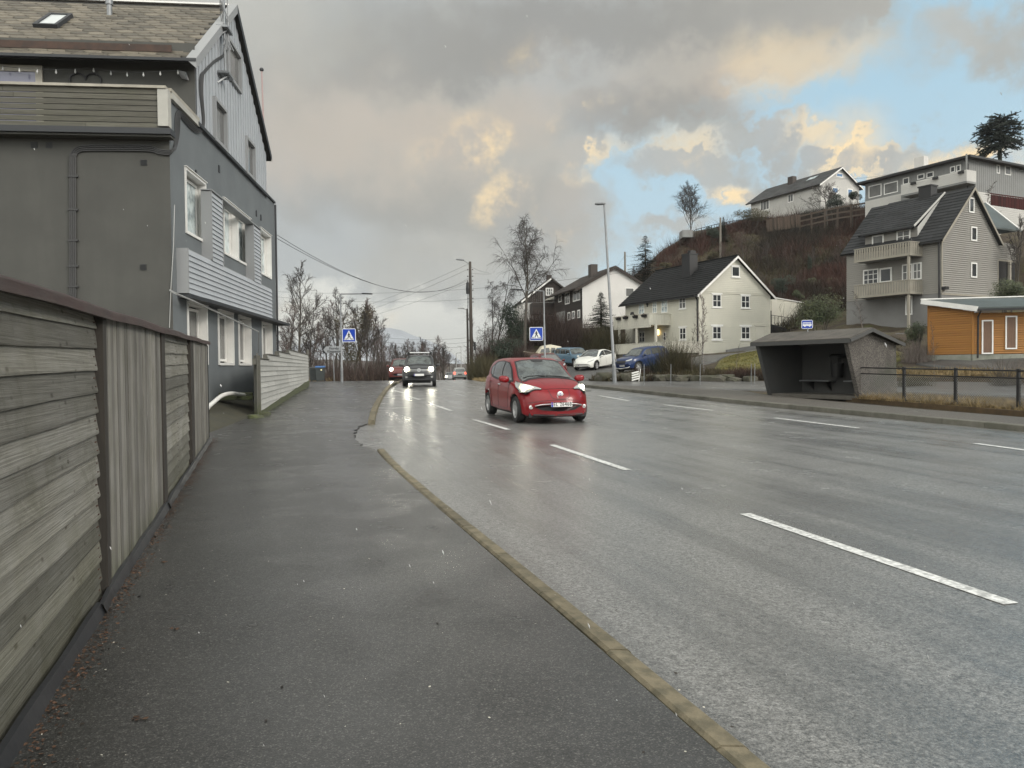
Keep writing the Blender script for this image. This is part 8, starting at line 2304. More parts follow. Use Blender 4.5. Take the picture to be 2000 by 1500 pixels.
# timber rail fence on the hill
q0, q1, q2_ = at(1560, 445, 98), at(1640, 415, 95), at(1692, 410, 90)
rfn = thing('rail_fence', 'brown timber rail fence on the slope below the white ridge house', 'fence', (0, 0, 0))
M['rail_brown'] = mat('rail_timber', (.075, .055, .04), .8)
pts = [at(px, py, Y) for px, py, Y in ((1562, 444, 98), (1585, 439, 97), (1611, 433, 96), (1636, 428, 95), (1662, 424, 94), (1692, 419, 93))]
for a_, c_ in zip(pts[:-1], pts[1:]):
 mb = MB()
 for dz in (.1, .75, 1.4): mb.beam(a_ + [0, 0, dz], c_ + [0, 0, dz], .06, .18)
 mb.build('rails', M['rail_brown'], rfn)
for p in pts:
 mb = MB(); mb.b2(p[0] - .08, p[0] + .08, p[1] - .08, p[1] + .08, p[2] - 1.2, p[2] + 1.6); mb.build('post', M['rail_brown'], rfn)
crng0 = random.Random(3)
pts = [at(px, py, Y) for px, py, Y in ((1497, 436, 100), (1530, 431, 99), (1562, 426, 98))]
mb = MB()
for a_, c_ in zip(pts[:-1], pts[1:]):
 for t in np.arange(0, 1, .07):
  p, p2 = a_ * (1 - t) + c_ * t, a_ * (1 - t - .062) + c_ * (t + .062); mb.beam(p + [0, 0, -.35], p2 + [0, 0, -.35], .05, 1.6, 0, crng0.random())
tag(mb.build('board_wall', mat('brown_wall_boards', (.07, .048, .034), .8, tint=.9), None), 'brown board wall left of the timber rail fence on the hill', 'wall')
pts = [at(px, py, Y) for px, py, Y in ((1337, 462, 104), (1360, 448, 104), (1395, 439, 105), (1430, 432, 106), (1500, 424, 104))]
mb = MB()
for a_, c_ in zip(pts[:-1], pts[1:]):
 mb.beam(a_ + [0, 0, .0], c_ + [0, 0, .0], .06, .08); mb.beam(a_ + [0, 0, -.5], c_ + [0, 0, -.5], .04, .05)
 for t in np.linspace(0, 1, 8): p = a_ * (1 - t) + c_ * t; mb.beam(p + [0, 0, -1.2], p + [0, 0, .05], .05, .05, up=(0, 1, 0))
tag(mb.build('ridge_railing', M['iron'], None), 'thin dark railing along the hill crest left of the ridge house', 'railing')
q = at(1340, 459, 103); mb = MB(); mb.b2(-.7, .7, -1, 1, -.45, .5); tag(mb.build('balcony_box', M['upper_grey'], None, loc=tuple(q)), 'pale grey balcony box jutting out under the bare ridge tree', 'balcony')
# ================================================================== vegetation
M['bark'] = mat('dark_bark', (.040, .034, .030), .9, c2=(.085, .075, .06), vs=3, bump=.5, bs=12)
M['twig'] = mat('dark_twigs', (.045, .037, .033), .85)
M['twig_red'] = mat('reddish_twigs', (.085, .055, .048), .85)
M['birch_bark'] = mat('birch_bark', (.30, .28, .26), .8, c2=(.06, .05, .045), vs=5, stretch=(1, 1, 2.2), va=.3)
M['pale_bark'] = mat('pale_bark', (.20, .17, .15), .85, c2=(.10, .08, .07), vs=6)
M['ivy'] = mat('ivy_leaves', (.035, .04, .014), .6, tint=True, c2=(.07, .045, .02), vs=.6)
M['needle'] = mat('needles', (.018, .030, .014), .8, tint=True)
M['needle_dark'] = mat('dark_needles', (.010, .016, .010), .8, tint=True)
M['leaf_green'] = mat('evergreen_leaves', (.028, .042, .012), .55, tint=True, c2=(.05, .055, .018), vs=.8)
M['leaf_dark'] = mat('dark_evergreen_leaves', (.012, .022, .010), .55, tint=True)
M['brown_brush'] = mat('red_brown_brush', (.066, .028, .020), .9, tint=True, c2=(.020, .019, .012), vs=.11, va=.3)
M['hedge_brown'] = mat('purple_brown_twigs', (.048, .031, .025), .9, tint=True)
M['olive_brush'] = mat('olive_brush', (.042, .040, .018), .9, tint=True, c2=(.065, .050, .022), vs=.5)
M['garden_brush'] = mat('garden_brush', (.045, .03, .02), .9, tint=True, c2=(.06, .055, .02), vs=.7)
M['dry_grass'] = mat('dry_grass', (.26, .185, .09), .85, tint=True, c2=(.14, .11, .05), vs=.8)
M['rock'] = mat('garden_rock', (.085, .075, .062), .85, c2=(.04, .042, .022), vs=2.5, bump=.8, bs=6, bdist=.06)
def bare_tree(seed, h, crown_w=.5, trunk_r=.16, n1=13, n2=7, n3=5, n4=3, droop=0.0, lean=(0, 0), up=.65, base=.25, lean_seed=0, fork=1, tw=.010):
 """trunk and limbs, then branches and twigs; returns two meshes"""
 rng = random.Random(seed)
 T, C = MB(), MB()
 def grow(p, d, L, r0, r1, segs, wob, grav):
  pts = [Vector(p)]; d = Vector(d).normalized()
  for i in range(segs):
   d = (d + Vector((rng.gauss(0, wob), rng.gauss(0, wob), rng.gauss(0, wob) * .6 + grav))).normalized()
   pts.append(pts[-1] + d * (L / segs))
  rs_ = [r0 + (r1 - r0) * i / segs for i in range(segs + 1)]
  return pts, rs_
 def pt(pts, t):
  k = t * (len(pts) - 1); i = min(int(k), len(pts) - 2); return pts[i].lerp(pts[i + 1], k - i), (pts[i + 1] - pts[i]).normalized()
 def side(d, ang, az):
  o = d.orthogonal().normalized(); q = d.cross(o)
  s_ = o * math.cos(az) + q * math.sin(az)
  return (d * math.cos(ang) + s_ * math.sin(ang)).normalized()
 trunks = []
 for f in range(fork):
  d0 = Vector((lean[0] + rng.gauss(0, .05) + (.18 * (f - (fork - 1) / 2)), lean[1] + rng.gauss(0, .05), 1))
  pts, rs_ = grow((0.15 * f, 0, -.3), d0, h * (1 - .12 * f), trunk_r * (1 - .15 * f), trunk_r * .10, 12, .045, .01)
  T.tube(pts, rs_, 7, cap=False); trunks.append(pts)
 for pts in trunks:
  for i in range(n1 // fork):
   t = base + (1 - base) * ((i + rng.random() * .8) / (n1 // fork)) * .97
   p, d = pt(pts, t)
   L = h * crown_w * (1.05 - .75 * (t - base) / (1 - base)) * rng.uniform(.65, 1.1)
   dd = side(d, rng.uniform(.45, .95), rng.uniform(0, 6.283)); dd.z += up * .4
   r = trunk_r * .42 * (1 - t * .6)
   b1, r1 = grow(p, dd, L, r, r * .22, 7, .13, up * .07)
   T.tube(b1, r1, 5, cap=False)
   for j in range(n2):
    t2 = .18 + .8 * (j + rng.random()) / n2
    p2, d2 = pt(b1, t2)
    L2 = L * .48 * (1.15 - .6 * t2) * rng.uniform(.6, 1.15)
    b2_, r2_ = grow(p2, side(d2, rng.uniform(.4, .9), rng.uniform(0, 6.283)), L2, max(tw * 2.0, r * .4), tw * 1.2, 5, .16, .05 - droop * .12)
    C.tube(b2_, r2_, 3, cap=False)
    for k in range(n3):
     t3 = .2 + .8 * (k + rng.random()) / n3
     p3, d3 = pt(b2_, t3)
     L3 = L2 * .55 * rng.uniform(.6, 1.2)
     b3, r3 = grow(p3, side(d3, rng.uniform(.35, .85), rng.uniform(0, 6.283)), L3, tw * 1.15, tw * .7, 4, .15, .03 - droop * .35)
     C.tube(b3, r3, 3, cap=False)
     for m_ in range(n4):
      t4 = .25 + .75 * (m_ + rng.random()) / n4
      p4, d4 = pt(b3, t4)
      b4, r4 = grow(p4, side(d4, rng.uniform(.3, .8), rng.uniform(0, 6.283)), L3 * rng.uniform(.45, .8) * (1 + droop * .8), tw * .75, tw * .45, 3, .12, .0 - droop * .55)
      C.tube(b4, r4, 3, cap=False)
 return T, C
def ground_pt(px, Y):
 q = at(px, 740, Y); return float(q[0]), float(q[1]), h1(q[0], q[1])
def put_tree(name, label, px, Y, Tm, Cm, s_=1.0, rz_=0.0, group=None, cat='tree', z=None):
 x, y, zz = ground_pt(px, Y)
 o = thing(name, label, cat, (x, y, (zz if z is None else z)), rz_, group)
 Tm2, Cm2 = Tm.copy(), Cm.copy()
 for c in (Tm2, Cm2): COL.objects.link(c); c.parent = o; c.hide_render = False
 o.scale = (s_, s_, s_)
 return o
def proto(T, C, mt, mc):
 a = T.build('trunk', mt, smooth=True); b = C.build('crown', mc)
 COL.objects.unlink(a); COL.objects.unlink(b)
 return a, b
P_ = [proto(*bare_tree(11, 10, .42, .15, 14, 7, 5, 3, tw=.012), M['bark'], M['twig']),
 proto(*bare_tree(23, 10, .34, .13, 15, 7, 5, 3, up=.9, fork=2, tw=.012), M['bark'], M['twig']),
 proto(*bare_tree(37, 10, .50, .17, 13, 8, 5, 3, base=.18, tw=.012), M['bark'], M['twig_red']),
 proto(*bare_tree(41, 10, .30, .11, 14, 6, 5, 3, up=.8, fork=3, base=.15, tw=.011), M['bark'], M['twig_red'])]
# (px, Y, top py, prototype)
cluster = [(583, 66, 510, 0), (556, 72, 590, 2), (604, 74, 600, 1), (622, 64, 640, 3), (640, 78, 600, 0), (657, 70, 555, 1), (672, 82, 590, 2), (690, 62, 585, 2), (706, 74, 580, 1),
  (716, 60, 597, 0), (730, 68, 600, 1), (745, 80, 606, 3), (757, 92, 640, 2), (772, 84, 665, 1), (548, 90, 640, 3), (566, 84, 620, 1), (597, 90, 630, 2), (645, 95, 640, 3), (680, 100, 640, 0), (724, 96, 650, 2),
  (790, 104, 668, 0), (800, 110, 662, 2), (812, 100, 672, 2), (826, 112, 658, 0), (838, 118, 664, 2), (846, 126, 668, 1), (858, 130, 680, 3), (868, 126, 668, 0), (878, 140, 690, 2), (888, 150, 696, 1), (784, 118, 680, 3), (765, 108, 668, 0)]
labs = ['tallest bare tree standing beside the grey building corner', 'bare bushy tree nearest the grey building wall', 'bare forked tree right of the tallest one', 'many stemmed bare tree behind the wheelie bins', 'bare tree behind the direction sign',
  'slender bare tree rising above the left lamp arm', 'bare spreading tree just right of the left lamp post', 'bare tree behind the left crossing sign', 'bare forked tree right of the left crossing sign', 'near bare tree with dark trunk left of the dark suv',
  'forked bare tree at the right of the dense clump', 'thin upright bare tree at the right edge of the dense clump', 'lower bare tree between clump and dark suv', 'bare tree above the half hidden red car']
crng = random.Random(6)
for i in range(22): cluster.append((crng.uniform(735, 900), crng.uniform(88, 128), crng.uniform(655, 690), i % 4))
for i, (px, Y, ty, k) in enumerate(cluster):
 x, y, zz = ground_pt(px, Y)
 Ht = at(px, ty, Y)[2] - zz
 lab = labs[i] if i < len(labs) else 'bare winter tree in the thin wood beyond the crest'
 o = put_tree('bare_tree', lab, px, Y, P_[k][0], P_[k][1], max(.3, Ht / 10.3), crng.uniform(0, 6.28), 'bare trees beyond the road crest')
 if i == 0: o.scale = (Ht / 10.3 * .95, Ht / 10.3 * .95, Ht / 10.3)
# ivy on two trunks
def leaf_mass(mb, c, r, n, size, rng, shell=.55):
 for _ in range(n):
  while True:
   v = Vector((rng.uniform(-1, 1), rng.uniform(-1, 1), rng.uniform(-1, 1)))
   if shell * rng.random() < v.length < 1: break
  p = Vector(c) + Vector((v.x * r[0], v.y * r[1], v.z * r[2]))
  a = Vector((rng.gauss(0, 1), rng.gauss(0, 1), rng.gauss(0, 1))).normalized(); b = a.orthogonal().normalized()
  s_ = size * rng.uniform(.5, 1.3)
  mb.add([p - a * s_, p + b * s_ * .5, p + a * s_, p - b * s_ * .5], [(0, 1, 2, 3)], 0, rng.random())
rng = random.Random(31)
for (px, Y, top, bot, lab, rr) in ((692, 61.5, 618, 700, 'brownish ivy mass climbing the trees behind the left crossing sign', 1.0), (716, 62, 600, 640, 'thin ivy clump high in the bare tree by the crossing sign', .5)):
 mb = MB()
 for k in range(26):
  py = rng.uniform(top, bot); q = at(px + rng.gauss(0, 9) * rr, py, Y + rng.uniform(-.8, .8))
  leaf_mass(mb, q, (.5, .5, .45), 60, .07, rng)
 tag(mb.build('ivy', M['ivy']), lab, 'ivy')
# birches by the brown house
bT = proto(*bare_tree(52, 12, .46, .20, 15, 8, 6, 4, droop=.55, base=.38, tw=.011, up=.75), M['bark'], M['twig'])
bS = proto(*bare_tree(58, 12, .34, .15, 15, 8, 6, 4, droop=.75, base=.2, tw=.010, up=.5, fork=2), M['bark'], M['twig'])
def treeto(name, label, px, Y, ty, pr, mul=12.3, rz_=0.0, wx=1.0, by=None):
 x, y, zz = ground_pt(px, Y)
 if by is not None: zz = min(zz, at(px, by, Y)[2])
 Ht = at(px, ty, Y)[2] - zz; s_ = Ht / mul
 o = put_tree(name, label, px, Y, pr[0], pr[1], s_, rz_, None, 'tree', zz); o.scale = (s_ * wx, s_ * wx, s_); return o
treeto('birch_tree', 'tall spreading leafless birch in front of the brown gabled house', 1024, 70, 440, bT, rz_=1.0, wx=1.0, by=690)
treeto('birch_tree', 'smaller drooping leafless birch right of the utility pole', 962, 74, 520, bS, rz_=2.0, wx=.95, by=690)
treeto('bare_tree', 'low bare tree left of the drooping birch by the signal box', 942, 72, 600, P_[3], 10.3, .5, by=720)
rT = proto(*bare_tree(71, 10, .52, .13, 20, 8, 6, 4, base=.28, up=1.0, tw=.013), M['bark'], M['twig'])
treeto('bare_tree', 'fan shaped bare tree standing alone on the left end of the ridge', 1352, 103, 364, rT, 10.2, .4, 1.05, by=478)
fT = proto(*bare_tree(77, 6, .55, .13, 14, 7, 5, 3, base=.35, up=.2, tw=.012), M['bark'], M['twig'])
treeto('fruit_tree', 'gnarled bare fruit tree before the white ridge house', 1615, 99, 352, fT, 6.3, .4, 1.15, by=440)
# young birches in the front garden
yT = proto(*bare_tree(81, 6, .26, .055, 18, 5, 4, 2, base=.25, up=.9, tw=.006), M['birch_bark'], M['twig_red'])
yS = proto(*bare_tree(87, 5, .22, .03, 12, 4, 3, 2, base=.3, up=.9, tw=.005), M['pale_bark'], M['twig'])
treeto('young_birch', 'slender young birch with pale trunk before the cream house corner', 1376, 44.5, 565, yT, 6.1, .3, .85)
treeto('sapling', 'thin bare sapling on the lawn edge left of the bus shelter', 1437, 43.5, 665, yS, 5.1, 1.2, 1.0)
treeto('sapling', 'thin bare sapling left of the pale trunked young birch', 1352, 45, 625, yS, 5.1, 2.2, 1.0)
treeto('sapling', 'upright bare sapling in front of the porch lamp', 1305, 45.5, 640, yS, 5.1, 3.2, 1.2)
treeto('bare_shrub', 'bare pale shrub in front of the greige house basement', 1688, 50, 560, yS, 5.1, 4.0, 1.6)
treeto('sapling', 'thin bare sapling rising before the orange end wall', 1824, 36, 618, yS, 5.1, 5.0, .7)
treeto('bare_tree', 'bare garden tree below the red fence at the right edge', 1985, 58, 400, P_[1], 10.3, 1, .8, by=520)
treeto('bare_shrub', 'thin bare tree below the hipped house right wall', 1905, 76, 345, yS, 5.1, 1, 1.6, by=420)
# conifers
def conifer(seed, h, w, n=46, m_=None, sparse=1.0):
 rng = random.Random(seed); T, C = MB(), MB()
 T.tube([(0, 0, -.3), (0, 0, h * .5), (0, 0, h)], [h * .016, h * .011, .01], 6)
 for i in range(n):
  t = i / n; z = h * (.08 + .9 * t); L0 = w * (1 - t) ** .85 * rng.uniform(.75, 1.12) + .08
  k = 7 if t < .7 else 5
  for j in range(k):
   a = rng.uniform(0, 6.283); L = L0 * rng.uniform(.7, 1.1)
   dz = -.18 * L + .12 * L * rng.random(); d = Vector((math.cos(a), math.sin(a), 0)); p0 = Vector((0, 0, z)); nrm = Vector((-d.y, d.x, 0))
   nseg = max(3, int(L / .14 * sparse))
   T.tube([p0, p0 + d * L + Vector((0, 0, dz))], [.012, .004], 3, cap=False)
   for s_ in range(nseg):
    u = (s_ + .5 + rng.uniform(-.3, .3)) / nseg; pp = p0 + d * L * u + Vector((0, 0, dz * u))
    fl = .16 * (1.15 - u) * (L / w + .5) + .06
    for sg in (-1, 1):
     tip = pp + (nrm * sg * fl + d * fl * .7 + Vector((0, 0, rng.uniform(-.07, .03))))
     C.add([pp, pp + d * .07, tip, tip - d * .05 + Vector((0, 0, -.03))], [(0, 1, 2, 3)], 0, rng.random())
    C.add([pp, pp + nrm * .05, pp + d * .1 + Vector((0, 0, -.09 - .05 * rng.random()))], [(0, 1, 2)], 0, rng.random())
 return T, C
cT = proto(*conifer(3, 8, 2.4, 60), M['bark'], M['needle'])
cT2 = proto(*conifer(5, 8, 2.9, 42, sparse=.8), M['bark'], M['needle_dark'])
treeto('spruce_tree', 'dark green spruce in front of the white gable wall', 1175, 76, 568, cT, 8.0, 0, 1.5, by=648)
treeto('spruce_tree', 'dark spruce with open crown on the skyline behind the cream house', 1262, 98, 457, cT2, 8.0, .5, 1.3, by=548)
treeto('spruce_tree', 'small dark conifer by the railing on the ridge', 1414, 101, 422, cT, 8.0, .5, .9, by=470)
def leafy(name, label, px, py, Y, rx, ry, n, size, m_, cat='bush', lumps=7, seed=1, flat=1.0, depth=None, stems=True, group=None):
 """bush of leaf-sized faces gathered in clumps, on a few stems"""
 rng = random.Random(seed); k = Y / 1500
 c = at(px, py, Y); RX, RZ = rx * k, ry * k; RY = depth or RX * .8
 zb = h1(c[0], c[1]); o = thing(name, label, cat, (c[0], c[1], zb), 0, group)
 mb = MB(); C0 = Vector((0, 0, c[2] - zb))
 for i in range(lumps):
  a = rng.uniform(0, 6.28); u = rng.uniform(.1, .72); v = rng.uniform(-.62, .62)
  cc = C0 + Vector((math.cos(a) * RX * u, math.sin(a) * RY * u, v * RZ))
  f = rng.uniform(.34, .55)
  leaf_mass(mb, cc, (RX * f, RY * f, RZ * f * flat), int(n / lumps), size, rng, .75)
 mb.build('foliage', m_, o)
 if stems:
  mb = MB()
  for i in range(9):
   a = rng.uniform(0, 6.28); mb.tube([(math.cos(a) * .1, math.sin(a) * .1, -.2), (math.cos(a) * RX * .3, math.sin(a) * RY * .3, (c[2] - zb) * .6), (math.cos(a) * RX * .6, math.sin(a) * RY * .6, (c[2] - zb) + RZ * .3)], [.03, .02, .008], 4)
  mb.build('stems', M['bark'], o)
 return o
leafy('evergreen_tree', 'dark leafy evergreen tree between the two birches', 1003, 640, 71, 32, 50, 5200, .085, M['leaf_dark'], 'tree', 22, 3)
leafy('evergreen_bush', 'rounded olive green bush behind the bus shelter sign', 1600, 612, 53, 52, 38, 7000, .06, M['leaf_green'], 'bush', 22, 4)
leafy('evergreen_bush', 'small green bush left of the orange shed', 1790, 650, 44, 26, 24, 2200, .05, M['leaf_green'], 'bush', 10, 5)
leafy('evergreen_hedge', 'dense green hedge right of the greige house', 1968, 570, 52, 45, 26, 5200, .06, M['leaf_green'], 'hedge', 14, 6)
leafy('evergreen_hedge', 'pair of dark clipped conifers behind the cream house gable', 1527, 556, 76, 26, 20, 3200, .07, M['leaf_dark'], 'hedge', 9, 7)
leafy('cypress', 'narrow columnar cypress on the brown hillside', 1582, 530, 82, 7, 33, 2200, .07, M['leaf_dark'], 'tree', 12, 8)
leafy('evergreen_bush', 'dark green shrub under the fruit tree on the ridge', 1632, 392, 96, 24, 12, 1800, .09, M['leaf_dark'], 'bush', 8, 9)
leafy('evergreen_bush', 'dark shrub tight against the left end of the hipped house', 1668, 385, 94, 14, 14, 1500, .09, M['leaf_dark'], 'bush', 6, 10)
leafy('clipped_hedge', 'clipped olive hedge before the left end of the ridge house', 1470, 420, 103, 42, 12, 3000, .09, M['olive_brush'], 'hedge', 16, 11)
leafy('evergreen_bush', 'dark conifer shrub beside the ridge railing', 1395, 450, 101, 20, 16, 1800, .09, M['leaf_dark'], 'bush', 8, 12)
leafy('evergreen_bush', 'dark green shrub high on the slope behind the bus sign', 1560, 575, 74, 14, 10, 1200, .07, M['leaf_green'], 'bush', 6, 13)
leafy('evergreen_bush', 'dark scrubby bush at the foot of the utility pole bank', 985, 680, 66, 36, 22, 3000, .07, M['leaf_dark'], 'bush', 12, 14)
def twigs(mb, c, rx, ry, h_, n, rng, w=.012, lean=.5, curve=.25, segs=2):
 for _ in range(n):
  a = rng.uniform(0, 6.28); u = math.sqrt(rng.random())
  x, y = c[0] + rx * u * math.cos(a), c[1] + ry * u * math.sin(a)
  d = Vector((rng.gauss(0, lean), rng.gauss(0, lean), 1)).normalized(); L = h_ * rng.uniform(.45, 1.1)
  p = Vector((x, y, c[2])); s_ = Vector((rng.gauss(0, 1), rng.gauss(0, 1), 0)).normalized() * w
  vs = []; fs_ = []
  for i in range(segs + 1):
   ww = s_ * (1 - i / (segs + .4))
   vs += [p - ww, p + ww]
   d = (d + Vector((rng.gauss(0, curve), rng.gauss(0, curve), rng.gauss(0, .1)))).normalized(); p = p + d * (L / segs)
  for i in range(segs): fs_.append((2 * i, 2 * i + 1, 2 * i + 3, 2 * i + 2))
  mb.add(vs, fs_, 0, rng.random())
def brush(name, label, px, py, Y, rx, h_, n, m_, seed, cat='shrub', w=.013, lean=.45, depth=None, group=None):
 rng = random.Random(seed); c = at(px, py, Y); zb = h1(c[0], c[1]); k = Y / 1500
 o = thing(name, label, cat, (c[0], c[1], zb - .05), 0, group)
 mb = MB(); top = h_
 for i in range(max(4, n // 60)):
  a = rng.uniform(0, 6.28); u = math.sqrt(rng.random())
  X, Y_ = rx * k * u * math.cos(a), (depth or rx * k * .7) * u * math.sin(a)
  zz = h1(c[0] + X, c[1] + Y_) - zb
  prof = top * (1 - .55 * u ** 3)
  twigs(mb, (X, Y_, zz), .35, .35, prof, 60, rng, w, lean)
 mb.build('branches', m_, o); return o
brush('brown_hedge', 'long purple brown bare hedge above the parked cars', 1085, 690, 73.5, 92, 3.5, 9000, M['hedge_brown'], 1, 'hedge', .022, .38, 2.2)
brush('brown_shrub', 'brown mottled shrubs between the hedge and the porch', 1180, 690, 72, 50, 3.0, 4200, M['olive_brush'], 2, 'shrub', .02, .4, 1.6)
brush('round_shrub', 'round red brown clipped shrub left of the boat', 1012, 705, 66, 27, 1.7, 3600, M['hedge_brown'], 3, 'shrub', .018, .5, 1.0)
brush('bank_scrub', 'brown scrub on the bank behind the utility pole foot', 948, 742, 61, 22, 2.4, 4000, M['olive_brush'], 4, 'scrub', .018, .4, 3.5)
brush('bank_scrub', 'taller dark scrub on the bank under the birches', 970, 715, 70, 40, 3.6, 6500, M['hedge_brown'], 5, 'scrub', .02, .4, 3.0)
brush('garden_shrub', 'large bare brown broom shrub in front of the blue suv tail', 1316, 745, 46.0, 22, 2.5, 3000, M['olive_brush'], 6, 'shrub', .010, .28, .8)
brush('garden_shrub', 'dark thin shrub in front of the blue suv door', 1283, 748, 46.5, 16, 1.7, 900, M['needle_dark'], 7, 'shrub', .010, .4, .8)
brush('garden_shrub', 'reddish brown low shrub in front of the blue suv nose', 1258, 748, 46, 18, 1.0, 1000, M['brown_brush'], 8, 'shrub', .010, .5, .7)
brush('garden_shrub', 'straggly shrub between the broom and the pale young birch', 1353, 748, 45.5, 14, 1.5, 500, M['olive_brush'], 9, 'shrub', .008, .4, .7)
brush('yard_shrub', 'thicket of pale bare stems left of the orange shed', 1790, 700, 43, 20, 1.6, 700, M['pale_bark'], 10, 'shrub', .010, .2, .6)
brush('yard_shrub', 'bare twiggy shrub in front of the orange shed right half', 1975, 735, 33, 28, 1.6, 300, M['bark'], 11, 'shrub', .010, .7, .8)
brush('yard_shrub', 'brown twiggy shrub behind the mesh fence by the shelter', 1790, 742, 34, 26, 1.0, 700, M['olive_brush'], 12, 'shrub', .008, .5, .6)
# hillside scrub as one mass
brush('garden_shrub', 'reddish bare twiggy hedge along the lawn foot', 1455, 752, 42.3, 42, .9, 2600, M['brown_brush'], 19, 'shrub', .010, .5, .4)
brush('garden_shrub', 'low brown shrubs under the pale young birch', 1395, 750, 43.2, 30, .8, 1500, M['garden_brush'], 20, 'shrub', .010, .5, .5)
rng = random.Random(99); mb = MB()
mb2 = MB()
cnt = 0
while cnt < 3100:
 px, py = rng.uniform(1205, 1700), rng.uniform(405, 640)
 if rng.random() < .5:
  px, py = rng.uniform(1400, 1660), rng.uniform(430, 640)
 Y = rng.uniform(70, 112)
 x = (px - 1000) / 1500 * Y; z = h1(x, Y)
 if z < 4.5: continue
 t = rng.random(); d = mnoise.noise(Vector((x * .12, Y * .12, 1)))
 tgt = mb if d > -.12 else mb2
 if d > -.12: twigs(tgt, (x, Y, z - .1), .7, .7, 1.3 + d * 1.2, 34, rng, .026, .5, .3)
 else: twigs(tgt, (x, Y, z - .1), .8, .8, .7, 22, rng, .03, .8, .3)
 cnt += 1
for i in range(420):
 px, py = rng.uniform(1230, 1690), rng.uniform(420, 610); Y = rng.uniform(72, 108); x = (px - 1000) / 1500 * Y; z = h1(x, Y)
 if z > 4.5: twigs(mb, (x, Y, z - .1), .5, .5, rng.uniform(2.0, 3.6), 30, rng, .022, .32, .35, 3)
tag(mb.build('undergrowth', M['brown_brush']), 'red brown leafless scrub covering the hillside', 'undergrowth', kind='stuff')
tag(mb2.build('ground_cover', M['olive_brush']), 'low olive and brown ground cover on the hillside', 'ground cover', kind='stuff')
for i, (px, Y, ty) in enumerate([(1455, 92, 455), (1500, 88, 468), (1538, 86, 470), (1410, 94, 470), (1590, 84, 480), (1300, 100, 492), (1632, 82, 468), (1480, 80, 520), (1560, 78, 520), (1248, 98, 520)]):
 x, y, zz = ground_pt(px, Y); Ht = max(2.0, at(px, ty, Y)[2] - zz)
 put_tree('bare_tree', 'small bare tree among the red brown scrub on the hillside', px, Y, *P_[(2, 0, 3)[i % 3]], min(.55, Ht / 10.3), i * 1.3, 'small bare trees on the hillside')
# scrub band under the left wood
mb = MB()
for i in range(850):
 Y = rng.uniform(58, 130); px = rng.uniform(535, 905) if Y > 75 else rng.uniform(640, 770)
 x = (px - 1000) / 1500 * Y
 if x > kl(Y) - 1.2: continue
 twigs(mb, (x, Y, h1(x, Y) - .1), .9, .9, rng.choice((.5, .9, 1.4, 2.2)) * (1 if Y < 80 else 1.4), 20, rng, .016 + .00018 * Y, .4, .3)
tag(mb.build('undergrowth', M['hedge_brown']), 'dark bare undergrowth beneath the thin wood beyond the crest', 'undergrowth', kind='stuff')
# dry grass: verge behind the fence, bank by the bins, strips along the yard
def grass(name, label, region, n, m_, h_=(.12, .3), w=.006, seed=1, lean=.6, dz=0.0):
 rng = random.Random(seed); mb = MB(); P = np.array(region); x0, y0 = P.min(0); x1, y1 = P.max(0)
 def inside(x, y):
  r = False; j = len(P) - 1
  for i in range(len(P)):
   if (P[i][1] > y) != (P[j][1] > y) and x < (P[j][0] - P[i][0]) * (y - P[i][1]) / (P[j][1] - P[i][1]) + P[i][0]: r = not r
   j = i
  return r
 k = 0; pts = []
 while k < n:
  x, y = rng.uniform(x0, x1), rng.uniform(y0, y1)
  if inside(x, y) and rng.random() < .55 + .9 * mnoise.noise(Vector((x * .8, y * .8, 2))): pts.append((x, y)); k += 1
 Z = H(np.array([p[0] for p in pts]), np.array([p[1] for p in pts]))
 for (x, y), z in zip(pts, Z):
  twigs(mb, (x, y, float(z) - .01 + dz), .05, .05, rng.uniform(*h_), 4, rng, w, lean, .5, 2)
 return tag(mb.build(name, m_), label, 'grass', kind='stuff')
FE = [(fl2(y), y) for y in (25, 22, 19, 16, 13.5)]
reg = [(x - .15, y) for x, y in FE] + [(x + 1.6, y) for x, y in FE[::-1]]
grass('grass', 'straw coloured grass tufts along the mesh fence', reg, 7000, M['dry_grass'], (.10, .32), .010, 3, .6, .09)
grass('grass', 'dry grass bank beyond the side road on the right', [(14.8, 40.6), (21.5, 36.0), (26.5, 30.5), (32, 22), (34, 24), (28.5, 32.5), (23.0, 38.0), (15.5, 42)], 9000, M['dry_grass'], (.15, .42), .022, 4, .6, .16)
grass('grass', 'yellow green tufts on the sloping lawn', [(12.5, 44.9), (15.5, 43.6), (20.3, 42.9), (22.8, 44.7), (22.2, 51.8), (20.0, 56.2), (16.4, 56.6), (14.0, 51), (12.6, 47)], 9000, M['lawn'], (.05, .13), .022, 5, 1.0, .02)
grass('grass', 'mixed dry grass among the garden rocks', [(5.2, 43.9), (10, 42.9), (14.6, 41.7), (20, 39.3), (21, 42.3), (15.5, 43.4), (12.3, 44.7), (9.5, 48.5), (6.8, 46.6), (4.6, 46.0)], 8000, M['garden_brush'], (.15, .60), .028, 6)
grass('grass', 'mossy green grass patches by the garden rocks', [(5.8, 44.3), (10, 43.3), (12.3, 44.7), (9.5, 48.3), (6.8, 46.4)], 1800, M['lawn'], (.05, .18), .03, 16)
grass('grass', 'rusty dry grass heap behind the wheelie bins', [(-15.8, 58.8), (-11.2, 59.6), (-9.4, 61.4), (-9.2, 64.5), (-16, 66)], 2200, M['dry_grass'], (.2, .55), .012, 7)
grass('grass', 'brown grass on the roadside bank by the utility pole', [(-2.0, 49), (-.8, 49), (-.9, 57), (-.6, 63), (-2.4, 66), (-3.2, 60)], 3000, M['dry_grass'], (.1, .35), .010, 8)
